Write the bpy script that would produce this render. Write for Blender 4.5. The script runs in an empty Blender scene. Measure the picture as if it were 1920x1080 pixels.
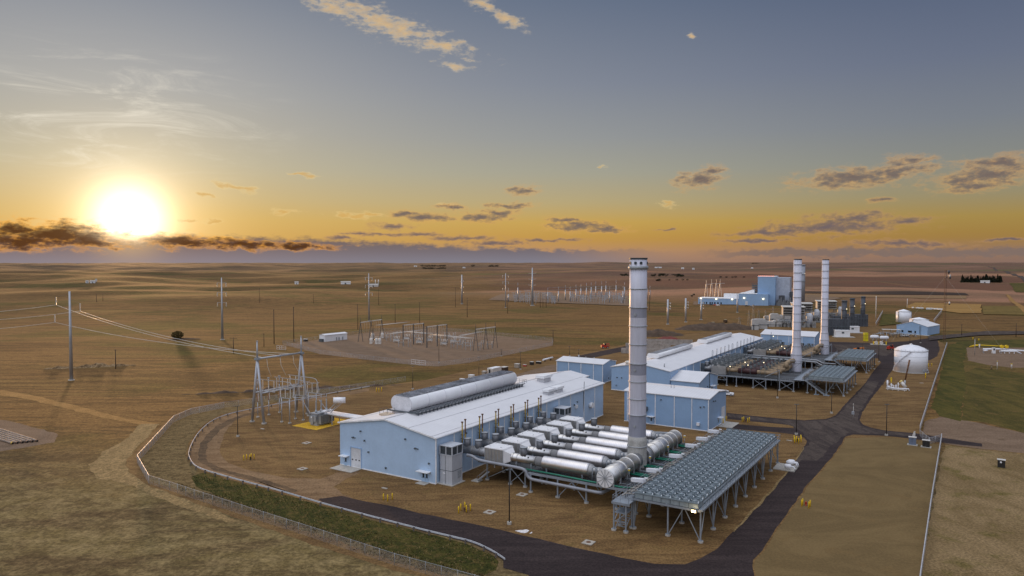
import bpy, bmesh, math, random
import numpy as np
from mathutils import Vector, Matrix, noise as mnoise
random.seed(7)
R = math.radians
scene = bpy.context.scene
COL = scene.collection

# ------------------------------------------------------------------ camera
FPX, PITCH, HC = 1370.0, 0.0366, 52.0           # focal length in 1920-px units, pitch, height in metres
cam_d = bpy.data.cameras.new("camera"); cam = bpy.data.objects.new("camera", cam_d); COL.objects.link(cam)
cam_d.sensor_width = 36.0; cam_d.lens = FPX / 1920 * 36.0
cam_d.clip_start = 1.0; cam_d.clip_end = 60000.0
cam.location = (0, 0, HC); cam.rotation_euler = (math.pi / 2 - PITCH, 0, 0)
scene.camera = cam

# ------------------------------------------------------------------ colour and node helpers
def lin(r, g, b):
    f = lambda v: (v / 255 / 12.92) if v / 255 <= 0.04045 else ((v / 255 + 0.055) / 1.055) ** 2.4
    return (f(r), f(g), f(b), 1.0)

class NT:
    def __init__(s, tree): s.t = tree; s.n = tree.nodes; s.l = tree.links; s.n.clear()
    def put(s, sock, v):
        if v is None: return
        if isinstance(v, bpy.types.NodeSocket): s.l.new(v, sock)
        elif isinstance(v, (tuple, list)) and len(v) == 3 and sock.type == 'RGBA': sock.default_value = (*v, 1)
        else: sock.default_value = v
    def node(s, typ, **kw):
        n = s.n.new(typ)
        for k, v in kw.items(): setattr(n, k, v)
        return n
    def m(s, op, a, b=None, c=None, clamp=False):
        n = s.node('ShaderNodeMath', operation=op, use_clamp=clamp)
        s.put(n.inputs[0], a); s.put(n.inputs[1], b)
        if c is not None: s.put(n.inputs[2], c)
        return n.outputs[0]
    def vm(s, op, a, b=None):
        n = s.node('ShaderNodeVectorMath', operation=op)
        s.put(n.inputs[0], a)
        if b is not None:
            if op == 'SCALE': s.put(n.inputs[3], b)
            else: s.put(n.inputs[1], b)
        return n.outputs[1] if op in ('LENGTH', 'DOT_PRODUCT', 'DISTANCE') else n.outputs[0]
    def xyz(s, x, y, z=0.0):
        n = s.node('ShaderNodeCombineXYZ'); s.put(n.inputs[0], x); s.put(n.inputs[1], y); s.put(n.inputs[2], z); return n.outputs[0]
    def sep(s, v):
        n = s.node('ShaderNodeSeparateXYZ'); s.put(n.inputs[0], v); return n.outputs
    def noise(s, v, scale=1.0, detail=4.0, rough=0.55, dist=0.0, col=False):
        n = s.node('ShaderNodeTexNoise'); s.put(n.inputs['Vector'], v)
        n.inputs['Scale'].default_value = scale; n.inputs['Detail'].default_value = detail
        n.inputs['Roughness'].default_value = rough; n.inputs['Distortion'].default_value = dist
        return n.outputs['Color'] if col else n.outputs['Fac']
    def mapping(s, v, loc=(0, 0, 0), rot=(0, 0, 0), scale=(1, 1, 1), typ='POINT'):
        n = s.node('ShaderNodeMapping', vector_type=typ); s.put(n.inputs[0], v)
        n.inputs[1].default_value = loc; n.inputs[2].default_value = rot; n.inputs[3].default_value = scale
        return n.outputs[0]
    def ss(s, v, a, b, lo=0.0, hi=1.0):
        n = s.node('ShaderNodeMapRange', interpolation_type='SMOOTHSTEP'); s.put(n.inputs[0], v)
        for i, q in enumerate((a, b, lo, hi)): s.put(n.inputs[i + 1], q)
        return n.outputs[0]
    def ramp(s, f, stops, interp='LINEAR'):
        n = s.node('ShaderNodeValToRGB'); e = n.color_ramp.elements; n.color_ramp.interpolation = interp
        while len(e) > 1: e.remove(e[-1])
        e[0].position = stops[0][0]; e[0].color = stops[0][1]
        for p, c in stops[1:]: q = e.new(p); q.color = c
        s.put(n.inputs[0], f); return n.outputs[0]
    def mix(s, f, a, b, mode='MIX'):
        n = s.node('ShaderNodeMix', data_type='RGBA', blend_type=mode); n.clamp_factor = True
        s.put(n.inputs[0], f); s.put(n.inputs[6], a); s.put(n.inputs[7], b); return n.outputs[2]

# ------------------------------------------------------------------ sky
def pix_dir(px, py):
    X = (px - 960) / FPX; U = -(py - 540) / FPX; cp, sp = math.cos(PITCH), math.sin(PITCH)
    return Vector((X, cp + U * sp, -sp + U * cp)).normalized()
def pix_azel(px, py):
    d = pix_dir(px, py); return math.degrees(math.atan2(d.x, d.y)), math.degrees(math.asin(d.z))
SUN_AZ, SUN_EL = pix_azel(243, 442)
SUN_DIR = Vector((math.sin(R(SUN_AZ)) * math.cos(R(SUN_EL)), math.cos(R(SUN_AZ)) * math.cos(R(SUN_EL)), math.sin(R(SUN_EL))))

GLOW_DIR = pix_dir(243, 414)
world = bpy.data.worlds.new("World"); scene.world = world; world.use_nodes = True
w = NT(world.node_tree)
dirv = w.node('ShaderNodeTexCoord').outputs['Generated']
dx, dy, dz = w.sep(dirv)
az = w.m('MULTIPLY', w.m('ARCTAN2', dx, dy), 57.29578)
el = w.m('MULTIPLY', w.m('ARCSINE', dz), 57.29578)
V = w.xyz(az, el, 0.0)
st = lambda e, c: (max(0.0, (e + 2.0) / 92.0), c)
base = w.ramp(w.m('DIVIDE', w.m('ADD', el, 2.0), 92.0), [
    st(-2, lin(140, 115, 108)), st(0.0, lin(162, 128, 108)), st(0.7, lin(180, 138, 104)), st(1.7, lin(190, 146, 74)), st(3.0, lin(196, 160, 84)),
    st(4.6, lin(180, 164, 122)), st(6.8, lin(162, 160, 144)), st(9.5, lin(146, 149, 150)), st(13.5, lin(126, 133, 147)),
    st(19.5, lin(98, 111, 133)), st(26, lin(106, 122, 147)), st(40, lin(205, 212, 228)), st(62, lin(255, 255, 255)), st(90, lin(255, 255, 255))])
# left of the view is hazier and warmer, right is clearer and deeper
base = w.mix(w.m('MULTIPLY', w.m('MULTIPLY', w.ss(az, 8, -34), w.ss(el, 24, 12)), 0.45), base, w.ramp(w.m('DIVIDE', el, 24.0), [(0.0, lin(205, 170, 110)), (0.25, lin(196, 184, 150)), (0.5, lin(178, 174, 162)), (0.75, lin(150, 154, 160)), (1.0, lin(128, 139, 155))]))
base = w.mix(w.ss(az, 0, 36), base, w.vm('MULTIPLY', base, (0.66, 0.70, 0.80)))
sunang = w.m('MULTIPLY', w.m('ARCCOSINE', w.m('MINIMUM', w.vm('DOT_PRODUCT', w.vm('NORMALIZE', dirv), tuple(GLOW_DIR)), 0.999999)), 57.29578)
# the glow is taller than wide: measure it a little above the sun
wide = w.m('POWER', 2.71828, w.m('DIVIDE', sunang, -9.5))
mid = w.m('POWER', 2.71828, w.m('MULTIPLY', w.m('POWER', w.m('DIVIDE', sunang, 5.0), 2.0), -1.0))
corev = w.m('POWER', 2.71828, w.m('MULTIPLY', w.m('POWER', w.m('DIVIDE', sunang, 2.15), 2.0), -1.0))
nd = w.noise(w.mapping(V, scale=(0.9, 2.2, 1)), 1.0, 3.0, 0.5, col=True)
Vd = w.vm('ADD', V, w.vm('MULTIPLY', w.vm('SUBTRACT', nd, (0.5, 0.5, 0.5)), (1.6, 0.55, 0)))
fb = w.noise(w.mapping(V, scale=(0.75, 1.9, 1)), 1.0, 8.0, 0.62)
fine = w.noise(w.mapping(V, loc=(3.3, 1.7, 0), scale=(1.9, 3.4, 1)), 1.0, 6.0, 0.6)
cirrus = w.ss(w.noise(w.mapping(V, rot=(0, 0, R(-7)), scale=(0.12, 0.62, 1)), 1.0, 8.0, 0.68, 1.1), 0.44, 0.86)
cir_m = w.m('MULTIPLY', w.ss(w.vm('LENGTH', w.mapping(V, loc=(-29, 10, 0), scale=(15, 6.0, 1), typ='TEXTURE')), 1.0, 0.15), cirrus)
sky = w.mix(w.m('MULTIPLY', wide, 0.8), base, w.ramp(w.m('DIVIDE', el, 12.0), [(0.0, lin(242, 184, 70)), (0.3, lin(240, 198, 112)), (0.6, lin(226, 208, 170)), (1.0, lin(216, 210, 198))]), 'MIX')
sky = w.mix(w.m('MULTIPLY', cir_m, 0.85), sky, lin(248, 240, 222))
sky = w.mix(1.0, sky, w.vm('SCALE', lin(255, 232, 196)[:3], w.m('MULTIPLY', mid, 0.38)), 'ADD')

def cells(lst):
    out = None
    for (px, py, hw, hh, rot) in lst:
        a0, e0 = pix_azel(px, py)
        k = 57.29578 / FPX
        L = w.vm('LENGTH', w.mapping(Vd, loc=(a0, e0, 0), rot=(0, 0, R(-rot)), scale=(hw * k * 1.38, hh * k * 1.85, 1), typ='TEXTURE'))
        out = L if out is None else w.m('MINIMUM', out, L)
    return out
def density(L, soft=0.45, k=1.5, bias=0.0):
    return w.ss(w.m('ADD', w.m('SUBTRACT', 1.0 + bias, L), w.m('MULTIPLY', w.m('SUBTRACT', fb, 0.5), k)), 0.0, soft)
def lay(sky, lst, edge, core, soft=0.45, k=1.5, alpha=1.0, bias=0.0):
    d = density(cells(lst), soft * 1.9, k, bias)
    d = w.m('MULTIPLY', d, w.ss(w.m('ADD', d, w.m('MULTIPLY', w.m('SUBTRACT', fine, 0.5), 1.4)), 0.0, 0.6))
    body = w.ss(w.m('ADD', d, w.m('MULTIPLY', w.m('SUBTRACT', fine, 0.5), 1.2)), 0.2, 0.95)
    global last_d
    last_d = d
    return w.mix(w.m('MULTIPLY', d, alpha), sky, w.mix(body, edge, core))
# the sun-side bank: dark brown bodies with glowing edges, over a purple veil down to the horizon
veil_n = w.m('ADD', el, w.m('MULTIPLY', w.m('SUBTRACT', fb, 0.5), 1.6))
veil = w.m('MULTIPLY', w.ss(veil_n, w.m('ADD', w.m('MULTIPLY', w.ss(az, -20, 6), -0.95), 2.0), w.m('ADD', w.m('MULTIPLY', w.ss(az, -20, 6), -0.7), 1.35)), w.ss(az, 15, 1))
veil_r = w.m('MULTIPLY', w.ss(w.m('ABSOLUTE', w.m('SUBTRACT', veil_n, 0.62)), 0.42, 0.12), w.m('MULTIPLY', w.ss(az, 13, 19), 0.85))
sky = w.mix(veil_r, sky, lin(124, 108, 102))
sky = lay(sky, [(725, 46, 170, 20, 17), (620, 10, 66, 14, 14), (690, 32, 70, 20, 18), (825, 84, 58, 13, 5), (857, 124, 34, 7, 0), (948, 34, 48, 10, 26), (905, 8, 36, 10, 24), (1298, 66, 8, 5, 0)],
          lin(222, 202, 168), lin(212, 180, 134), 0.7, 2.3, 0.92)
sky = lay(sky, [(440, 352, 46, 6, 9), (380, 364, 22, 4, 8), (535, 396, 30, 5, 2), (650, 403, 42, 5, 3), (585, 332, 16, 4, 3), (350, 415, 34, 4, 1), (400, 416, 20, 4, 2), (1250, 381, 20, 5, 8), (1128, 314, 9, 3, 20), (560, 326, 30, 3, 4), (700, 402, 30, 4, 3), (845, 387, 25, 4, 5)],
          lin(240, 212, 150), lin(214, 170, 98), 0.6, 2.2, 0.75)
sky = lay(sky, [(1312, 335, 56, 17, -8), (1338, 322, 28, 8, -10), (1600, 334, 120, 17, -2), (1680, 322, 80, 12, -4), (1560, 345, 50, 10, 0), (1708, 300, 48, 8, 3), (1845, 330, 95, 18, -7), (1870, 306, 75, 12, -6), (1830, 348, 70, 9, -4), (1652, 374, 26, 6, 0),
          (980, 358, 44, 9, 0), (850, 388, 40, 5, 2), (765, 402, 50, 6, 0), (930, 400, 60, 6, -2), (1130, 430, 60, 7, 2), (800, 408, 78, 9, 3), (905, 408, 72, 11, 0), (955, 386, 62, 6, 0), (1085, 424, 88, 11, 2), (1060, 414, 50, 7, 4)],
          lin(214, 164, 98), lin(116, 102, 96), 0.6, 1.35)
sky = lay(sky, [(1560, 424, 165, 17, -2), (1600, 410, 90, 12, -2), (1440, 436, 110, 7, -2), (1705, 415, 40, 8, 0), (735, 424, 52, 7, 0), (665, 437, 40, 4, 0), (790, 440, 60, 4, 0), (640, 446, 30, 4, 0), (720, 440, 70, 4, 0), (870, 446, 90, 5, 0), (1030, 450, 90, 4, 0), (1420, 452, 100, 4, 0), (1895, 448, 62, 3, -2), (1690, 456, 110, 6, 2), (930, 455, 100, 5, 0), (1250, 432, 25, 3, 0)],
          lin(184, 142, 104), lin(110, 97, 100), 0.6, 1.25, 0.97)
sky = w.mix(w.m('MULTIPLY', w.m('MULTIPLY', veil, 0.96), w.m('SUBTRACT', 1.0, w.m('MULTIPLY', corev, 0.6))), sky, w.ramp(w.m('DIVIDE', el, 2.5), [(0.0, lin(124, 123, 136)), (0.3, lin(112, 107, 116)), (0.7, lin(104, 92, 92)), (1.0, lin(104, 84, 74))]))
sky = lay(sky, [(110, 440, 120, 20, 3), (30, 452, 70, 14, 0), (160, 450, 52, 12, 6), (335, 452, 80, 11, 2), (450, 458, 90, 9, 2), (15, 432, 40, 8, 0), (560, 462, 80, 7, 0)],
          lin(255, 172, 44), lin(72, 46, 30), 0.5, 1.5, 0.99)
core_col = w.vm('SCALE', lin(255, 243, 214)[:3], w.m('MULTIPLY', corev, 2.0))
cut = w.m('MULTIPLY', w.ss(veil_n, 1.0, 2.0), w.m('SUBTRACT', 1.0, w.m('MULTIPLY', last_d, 0.85)))
sky = w.mix(1.0, sky, w.vm('SCALE', core_col, cut), 'ADD')
# sky out of view, behind the camera and overhead, made brighter to light the plant
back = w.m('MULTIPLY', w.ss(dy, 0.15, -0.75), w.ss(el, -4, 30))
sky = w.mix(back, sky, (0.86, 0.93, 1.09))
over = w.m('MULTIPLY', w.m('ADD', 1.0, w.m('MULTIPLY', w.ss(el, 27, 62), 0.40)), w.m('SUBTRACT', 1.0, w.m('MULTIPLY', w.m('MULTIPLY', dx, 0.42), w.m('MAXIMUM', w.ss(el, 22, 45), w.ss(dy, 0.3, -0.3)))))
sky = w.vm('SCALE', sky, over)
nish = w.node('ShaderNodeTexSky', sky_type='NISHITA'); nish.sun_disc = False
nish.sun_elevation = R(SUN_EL); nish.sun_rotation = R(SUN_AZ); nish.altitude = 600; nish.dust_density = 1.5
b1 = w.node('ShaderNodeBackground'); w.put(b1.inputs[0], nish.outputs[0]); b1.inputs[1].default_value = 0.0012
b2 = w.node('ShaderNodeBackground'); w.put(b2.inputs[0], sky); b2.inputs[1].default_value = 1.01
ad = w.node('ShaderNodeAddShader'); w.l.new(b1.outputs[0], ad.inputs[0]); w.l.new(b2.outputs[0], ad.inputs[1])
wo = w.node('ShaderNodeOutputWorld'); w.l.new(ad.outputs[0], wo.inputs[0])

# ------------------------------------------------------------------ sun and exposure
sd = bpy.data.lights.new("sun", 'SUN'); sun = bpy.data.objects.new("sun", sd); COL.objects.link(sun)
sd.energy = 2.8; sd.angle = R(2.2); sd.color = (1.0, 0.56, 0.24)
sun.rotation_euler = (-SUN_DIR).to_track_quat('-Z', 'Y').to_euler()
scene.view_settings.view_transform = 'Standard'; scene.view_settings.look = 'None'
scene.view_settings.exposure = 0.0; scene.view_settings.gamma = 1.0; scene.view_settings.use_curve_mapping = False
scene.cycles.max_bounces = 6; scene.cycles.use_denoising = True

# ------------------------------------------------------------------ materials
MATS = {}
def mat(name, col, rough=0.6, metal=0.0, var=0.08, scale=0.35, bump=0.0, bscale=8.0, dirt=None, stretch=None, emit=None, spec=0.4):
    """plain painted / metal / mineral surface with wear in large and small patches"""
    if name in MATS: return MATS[name]
    M = bpy.data.materials.new(name); M.use_nodes = True; n = NT(M.node_tree)
    o = n.node('ShaderNodeOutputMaterial'); b = n.node('ShaderNodeBsdfPrincipled'); n.l.new(b.outputs[0], o.inputs[0])
    b.inputs['Roughness'].default_value = rough; b.inputs['Metallic'].default_value = metal
    b.inputs['Specular IOR Level'].default_value = spec
    P = n.node('ShaderNodeTexCoord').outputs['Object']
    if stretch: P = n.mapping(P, scale=stretch)
    c = (*col, 1)
    a = n.noise(P, scale, 5, 0.6); a2 = n.noise(P, scale * 7, 3, 0.6)
    f = n.m('ADD', n.m('MULTIPLY', a, 0.65), n.m('MULTIPLY', a2, 0.35))
    lo = tuple(v * (1 - var * 2.2) for v in col); hi = tuple(min(1, v * (1 + var * 2.2)) for v in col)
    C = n.mix(n.ss(f, 0.3, 0.7), lo, hi)
    if dirt:
        C = n.mix(n.m('MULTIPLY', n.ss(n.noise(P, scale * 2.3, 6, 0.7), 0.52, 0.72), dirt[1]), C, dirt[0])
    w_ = n.m('ADD', rough - 0.08, n.m('MULTIPLY', a2, 0.16)); n.put(b.inputs['Roughness'], w_)
    n.put(b.inputs['Base Color'], C)
    if bump:
        bp = n.node('ShaderNodeBump'); bp.inputs['Strength'].default_value = bump; bp.inputs['Distance'].default_value = 0.1
        n.put(bp.inputs['Height'], n.noise(P, bscale, 4, 0.6)); n.put(b.inputs['Normal'], bp.outputs[0])
    if emit:
        b.inputs['Emission Color'].default_value = (*emit[0], 1); b.inputs['Emission Strength'].default_value = emit[1]
    MATS[name] = M; return M

def ribbed(name, col, axis, pitch, rough=0.45, var=0.04, depth=0.04, metal=0.0, line=0.8, seam=0.0, dirt=None):
    """sheet-metal cladding: ribs every `pitch` metres along a local axis ('x','y','xy','z')"""
    if name in MATS: return MATS[name]
    M = mat(name, col, rough, metal, var, 0.22, dirt=dirt); n = NT.__new__(NT); n.t = M.node_tree; n.n = n.t.nodes; n.l = n.t.links
    b = next(q for q in n.n if q.type == 'BSDF_PRINCIPLED')
    P = n.sep(n.node('ShaderNodeTexCoord').outputs['Object'])
    t = {'x': P[0], 'y': P[1], 'z': P[2]}.get(axis) or n.m('ADD', P[0], P[1])
    fr = n.m('FRACT', n.m('DIVIDE', t, pitch)); d = n.m('ABSOLUTE', n.m('SUBTRACT', fr, 0.5))
    rib = n.ss(d, 0.40, 0.5)
    bp = n.node('ShaderNodeBump'); bp.inputs['Strength'].default_value = 0.6; bp.inputs['Distance'].default_value = depth
    n.put(bp.inputs['Height'], rib); n.put(b.inputs['Normal'], bp.outputs[0])
    old = b.inputs['Base Color'].links[0].from_socket
    n.put(b.inputs['Base Color'], n.mix(n.m('MULTIPLY', n.ss(d, 0.44, 0.5), 1 - line), old, tuple(v * 0.45 for v in col)))
    return M

BLUE = ribbed('blue_wall_cladding', (0.42, 0.56, 0.745), 'xy', 0.6, 0.5, 0.03, 0.03, 0, 0.93)
BLUE3 = ribbed('mid_blue_wall_cladding', (0.27, 0.405, 0.60), 'xy', 0.6, 0.5, 0.03, 0.03, 0, 0.93)
BLUE2 = ribbed('pale_blue_wall_cladding', (0.30, 0.44, 0.64), 'xy', 0.6, 0.5, 0.03, 0.03, 0, 0.93)
WHITEROOF = ribbed('white_roof_sheet', (0.70, 0.69, 0.71), 'y', 1.0, 0.42, 0.02, 0.05, 0, 0.62, dirt=((0.6, 0.58, 0.55), 0.25))
WHITEROOFX = ribbed('white_roof_sheet_cross', (0.70, 0.69, 0.71), 'x', 1.0, 0.42, 0.02, 0.05, 0, 0.58, dirt=((0.6, 0.58, 0.55), 0.25))
WHITE = mat('white_paint', (0.78, 0.78, 0.80), 0.45, 0, 0.03, 0.5, dirt=((0.55, 0.52, 0.48), 0.25))
TRIM = mat('white_trim', (0.8, 0.8, 0.82), 0.5)
DOORM = mat('pale_grey_door', (0.6, 0.61, 0.64), 0.5)
GREY = mat('galvanised_steel', (0.36, 0.375, 0.40), 0.55, 0.35, 0.08, 0.6)
STEEL = mat('blue_grey_steelwork', (0.27, 0.30, 0.34), 0.55, 0.3, 0.08, 0.8)
OLDF = mat('old_dark_frame', (0.15, 0.165, 0.175), 0.6, 0.3, 0.15)
POTM = mat('dark_pot_steel', (0.20, 0.20, 0.215), 0.5, 0.5, 0.12, 0.8)
DKSTEEL = mat('dark_steel', (0.10, 0.115, 0.13), 0.6, 0.2, 0.1)
RADM = mat('cooler_casing', (0.29, 0.345, 0.38), 0.5, 0.35, 0.09, 0.7)
FANRING = mat('cooler_fan_ring', (0.34, 0.395, 0.43), 0.42, 0.45, 0.08, 0.9)
BLADE = mat('dark_fan_blade', (0.035, 0.045, 0.05), 0.6)
DARK = mat('dark_louvre', (0.05, 0.06, 0.07), 0.6, 0.1, 0.15, 1.5)
BLACK = mat('black_pole_paint', (0.02, 0.018, 0.018), 0.5)
WOOD = mat('weathered_pole_wood', (0.065, 0.042, 0.03), 0.9, 0, 0.15)
RUSTY = mat('brown_rust', (0.15, 0.075, 0.04), 0.75, 0.1, 0.2, 1.0)
YELLOW = mat('safety_yellow', (0.80, 0.53, 0.02), 0.5, 0, 0.06, 2.0)
OCHRE = mat('ochre_pipe_paint', (0.36, 0.235, 0.03), 0.6, 0, 0.12, 1.0)
RED = mat('red_paint', (0.42, 0.035, 0.02), 0.5)
ORANGE = mat('orange_paint', (0.72, 0.22, 0.02), 0.5)
GREEN = mat('green_pipe_paint', (0.015, 0.165, 0.105), 0.45)
CONC = mat('concrete', (0.42, 0.39, 0.35), 0.9, 0, 0.1, 1.2)
ALU = mat('aluminium_cladding', (0.60, 0.585, 0.575), 0.36, 1.0, 0.05, 0.5, 0.05, 3.0, dirt=((0.45, 0.36, 0.27), 0.5))
ALUX = ribbed('aluminium_jacket', (0.72, 0.69, 0.695), 'x', 0.45, 0.36, 0.04, 0.03, 1.0, 0.86, dirt=((0.5, 0.42, 0.34), 0.3))
DUCTG = mat('dull_duct_steel', (0.33, 0.33, 0.34), 0.5, 0.7, 0.12, 0.8)
SCRM = ribbed('grey_box_cladding', (0.40, 0.38, 0.36), 'xy', 0.35, 0.5, 0.08, 0.05, 0.55, 0.85, dirt=((0.25, 0.2, 0.15), 0.3))
SCRTOP = mat('pale_box_lid', (0.76, 0.75, 0.76), 0.45, 0.0, 0.03, 0.7, dirt=((0.55, 0.5, 0.45), 0.25))
STACKL = mat('stack_pale_sheet', (0.58, 0.575, 0.66), 0.5, 0.15, 0.06, 0.25, stretch=(1, 1, 0.12), dirt=((0.50, 0.475, 0.46), 0.35))
STACKD = mat('stack_grey_sheet', (0.30, 0.305, 0.37), 0.55, 0.1, 0.05, 0.3, stretch=(1, 1, 0.15))
STACKB = mat('stack_weathered_base', (0.46, 0.445, 0.42), 0.6, 0.2, 0.12, 0.5, dirt=((0.22, 0.20, 0.17), 0.5))
PORC = mat('pale_insulator', (0.62, 0.58, 0.54), 0.35)
PORCB = mat('brown_insulator', (0.30, 0.16, 0.10), 0.35)
AHUM = ribbed('pale_grey_panel', (0.47, 0.49, 0.535), 'xy', 1.25, 0.5, 0.03, 0.02, 0.1, 0.75)
WIRE = mat('bare_conductor', (0.62, 0.58, 0.53), 0.45, 0.2)
TANKW = mat('white_tank_paint', (0.76, 0.76, 0.80), 0.42, 0, 0.03, 0.4, dirt=((0.55, 0.5, 0.46), 0.2))
TANP = mat('tan_pipe_lagging', (0.30, 0.215, 0.135), 0.6, 0.3, 0.15, 0.8)
MAROON = mat('maroon_duct', (0.055, 0.022, 0.022), 0.5, 0.2, 0.2)
GLASS = mat('dark_window_glass', (0.02, 0.025, 0.03), 0.12)
LAMPG = mat('lit_warm_lamp', (1, 0.85, 0.6), 0.4, emit=((1.0, 0.70, 0.32), 6.0))
LAMPW = mat('lit_small_lamp', (1, 0.9, 0.7), 0.4, emit=((1.0, 0.82, 0.5), 2.2))
CHARC = mat('charcoal_exhaust', (0.075, 0.08, 0.095), 0.6, 0.25, 0.15, 0.3)
HRSGB = ribbed('blue_plant_wall', (0.28, 0.42, 0.62), 'xy', 1.2, 0.5, 0.03, 0.04, 0, 0.95)
SOILM = mat('loose_dark_soil', (0.075, 0.047, 0.030), 0.95, 0, 0.2, 0.3, 0.6, 1.5)

# ------------------------------------------------------------------ mesh helper
class MB:
    def __init__(s): s.v = []; s.f = []; s.mi = []; s.sm = []; s.cur = 0; s.mats = []
    def use(s, m):
        if m not in s.mats: s.mats.append(m)
        s.cur = s.mats.index(m); return s
    def add(s, vs, fs, smooth=False):
        k = len(s.v); s.v += [tuple(p) for p in vs]
        for f in fs: s.f.append(tuple(i + k for i in f)); s.mi.append(s.cur); s.sm.append(smooth)
        return s
    def box(s, x0, y0, z0, x1, y1, z1):
        v = [(x, y, z) for z in (z0, z1) for y in (y0, y1) for x in (x0, x1)]
        return s.add(v, [(0, 2, 3, 1), (4, 5, 7, 6), (0, 1, 5, 4), (2, 6, 7, 3), (0, 4, 6, 2), (1, 3, 7, 5)])
    def cbox(s, c, d): return s.box(c[0] - d[0] / 2, c[1] - d[1] / 2, c[2] - d[2] / 2, c[0] + d[0] / 2, c[1] + d[1] / 2, c[2] + d[2] / 2)
    def frame(s, d):
        d = Vector(d).normalized(); a = Vector((0, 0, 1)) if abs(d.z) < 0.95 else Vector((1, 0, 0))
        x = d.cross(a).normalized(); return x, d.cross(x).normalized()
    def bar(s, p, q, wd, h=None):
        h = h or wd; p, q = Vector(p), Vector(q); x, y = s.frame(q - p)
        o = [x * i * wd / 2 + y * j * h / 2 for i, j in ((-1, -1), (1, -1), (1, 1), (-1, 1))]
        return s.add([p + k for k in o] + [q + k for k in o], [(3, 2, 1, 0), (4, 5, 6, 7)] + [(i, (i + 1) % 4, (i + 1) % 4 + 4, i + 4) for i in range(4)])
    def tube(s, p, q, r, r2=None, n=10, cap=True, smooth=True):
        r2 = r if r2 is None else r2; p, q = Vector(p), Vector(q); x, y = s.frame(q - p); vs = []
        for c, rr in ((p, r), (q, r2)):
            vs += [c + (x * math.cos(2 * math.pi * i / n) + y * math.sin(2 * math.pi * i / n)) * rr for i in range(n)]
        s.add(vs, [(i, i + n, (i + 1) % n + n, (i + 1) % n) for i in range(n)], smooth)
        if cap: k = len(s.v) - 2 * n; s.f += [tuple(k + i for i in range(n)), tuple(k + n + i for i in reversed(range(n)))]; s.mi += [s.cur] * 2; s.sm += [False] * 2
        return s
    def path(s, pts, r, n=8):
        pts = [Vector(p) for p in pts]; rings = []
        for i, p in enumerate(pts):
            d = (pts[min(i + 1, len(pts) - 1)] - pts[max(i - 1, 0)]); x, y = s.frame(d)
            rr = r if not isinstance(r, (list, tuple)) else r[i]
            rings.append([p + (x * math.cos(2 * math.pi * j / n) + y * math.sin(2 * math.pi * j / n)) * rr for j in range(n)])
        vs = [q for g in rings for q in g]
        fs = [(i * n + j, (i + 1) * n + j, (i + 1) * n + (j + 1) % n, i * n + (j + 1) % n) for i in range(len(pts) - 1) for j in range(n)]
        fs += [tuple(range(n)), tuple((len(pts) - 1) * n + j for j in reversed(range(n)))]
        return s.add(vs, fs, True)
    def lathe(s, prof, c=(0, 0, 0), n=24, axis='z', smooth=True, cap0=True, cap1=True):
        vs = []
        for r, h in prof:
            for i in range(n):
                t = 2 * math.pi * i / n; a, b = r * math.cos(t), r * math.sin(t)
                vs.append((c[0] + a, c[1] + b, c[2] + h) if axis == 'z' else (c[0] + h, c[1] + a, c[2] + b) if axis == 'x' else (c[0] + b, c[1] + h, c[2] + a))
        m = len(prof)
        fs = [(k * n + i, k * n + (i + 1) % n, (k + 1) * n + (i + 1) % n, (k + 1) * n + i) for k in range(m - 1) for i in range(n)]
        s.add(vs, fs, smooth); k0 = len(s.v) - m * n
        if cap0: s.f.append(tuple(k0 + i for i in reversed(range(n)))); s.mi.append(s.cur); s.sm.append(False)
        if cap1: s.f.append(tuple(k0 + (m - 1) * n + i for i in range(n))); s.mi.append(s.cur); s.sm.append(False)
        return s
    def prism(s, poly, y0, y1, plane='xz', smooth=False):
        n = len(poly); f = (lambda a, b, t: (a, t, b)) if plane == 'xz' else (lambda a, b, t: (t, a, b)) if plane == 'yz' else (lambda a, b, t: (a, b, t))
        vs = [f(a, b, y0) for a, b in poly] + [f(a, b, y1) for a, b in poly]
        s.add(vs, [(i, (i + 1) % n, (i + 1) % n + n, i + n) for i in range(n)], smooth)
        k = len(s.v) - 2 * n
        s.f += [tuple(k + i for i in reversed(range(n))), tuple(k + n + i for i in range(n))]; s.mi += [s.cur] * 2; s.sm += [False] * 2
        return s
    def rail(s, pts, h=1.1, step=2.0, t=0.06, close=False):
        pts = [Vector(p) for p in pts]
        for p, q in zip(pts, pts[1:]):
            L = (q - p).length; k = max(1, round(L / step))
            for i in range(k + 1):
                o = p.lerp(q, i / k); s.bar(o, o + Vector((0, 0, h)), t)
            for hh in (h, h * 0.55): s.bar(p + Vector((0, 0, hh)), q + Vector((0, 0, hh)), t)
        return s
    def build(s, name, m=None, parent=None, fixn=True):
        me = bpy.data.meshes.new(name); me.from_pydata(s.v, [], s.f)
        mats = s.mats or [m]
        for q in mats: me.materials.append(q)
        if s.mats: me.polygons.foreach_set('material_index', s.mi)
        me.polygons.foreach_set('use_smooth', s.sm); me.update()
        if fixn:
            bm = bmesh.new(); bm.from_mesh(me); bmesh.ops.recalc_face_normals(bm, faces=bm.faces); bm.to_mesh(me); bm.free()
        o = bpy.data.objects.new(name, me); COL.objects.link(o)
        if parent: o.parent = parent
        return o

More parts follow.
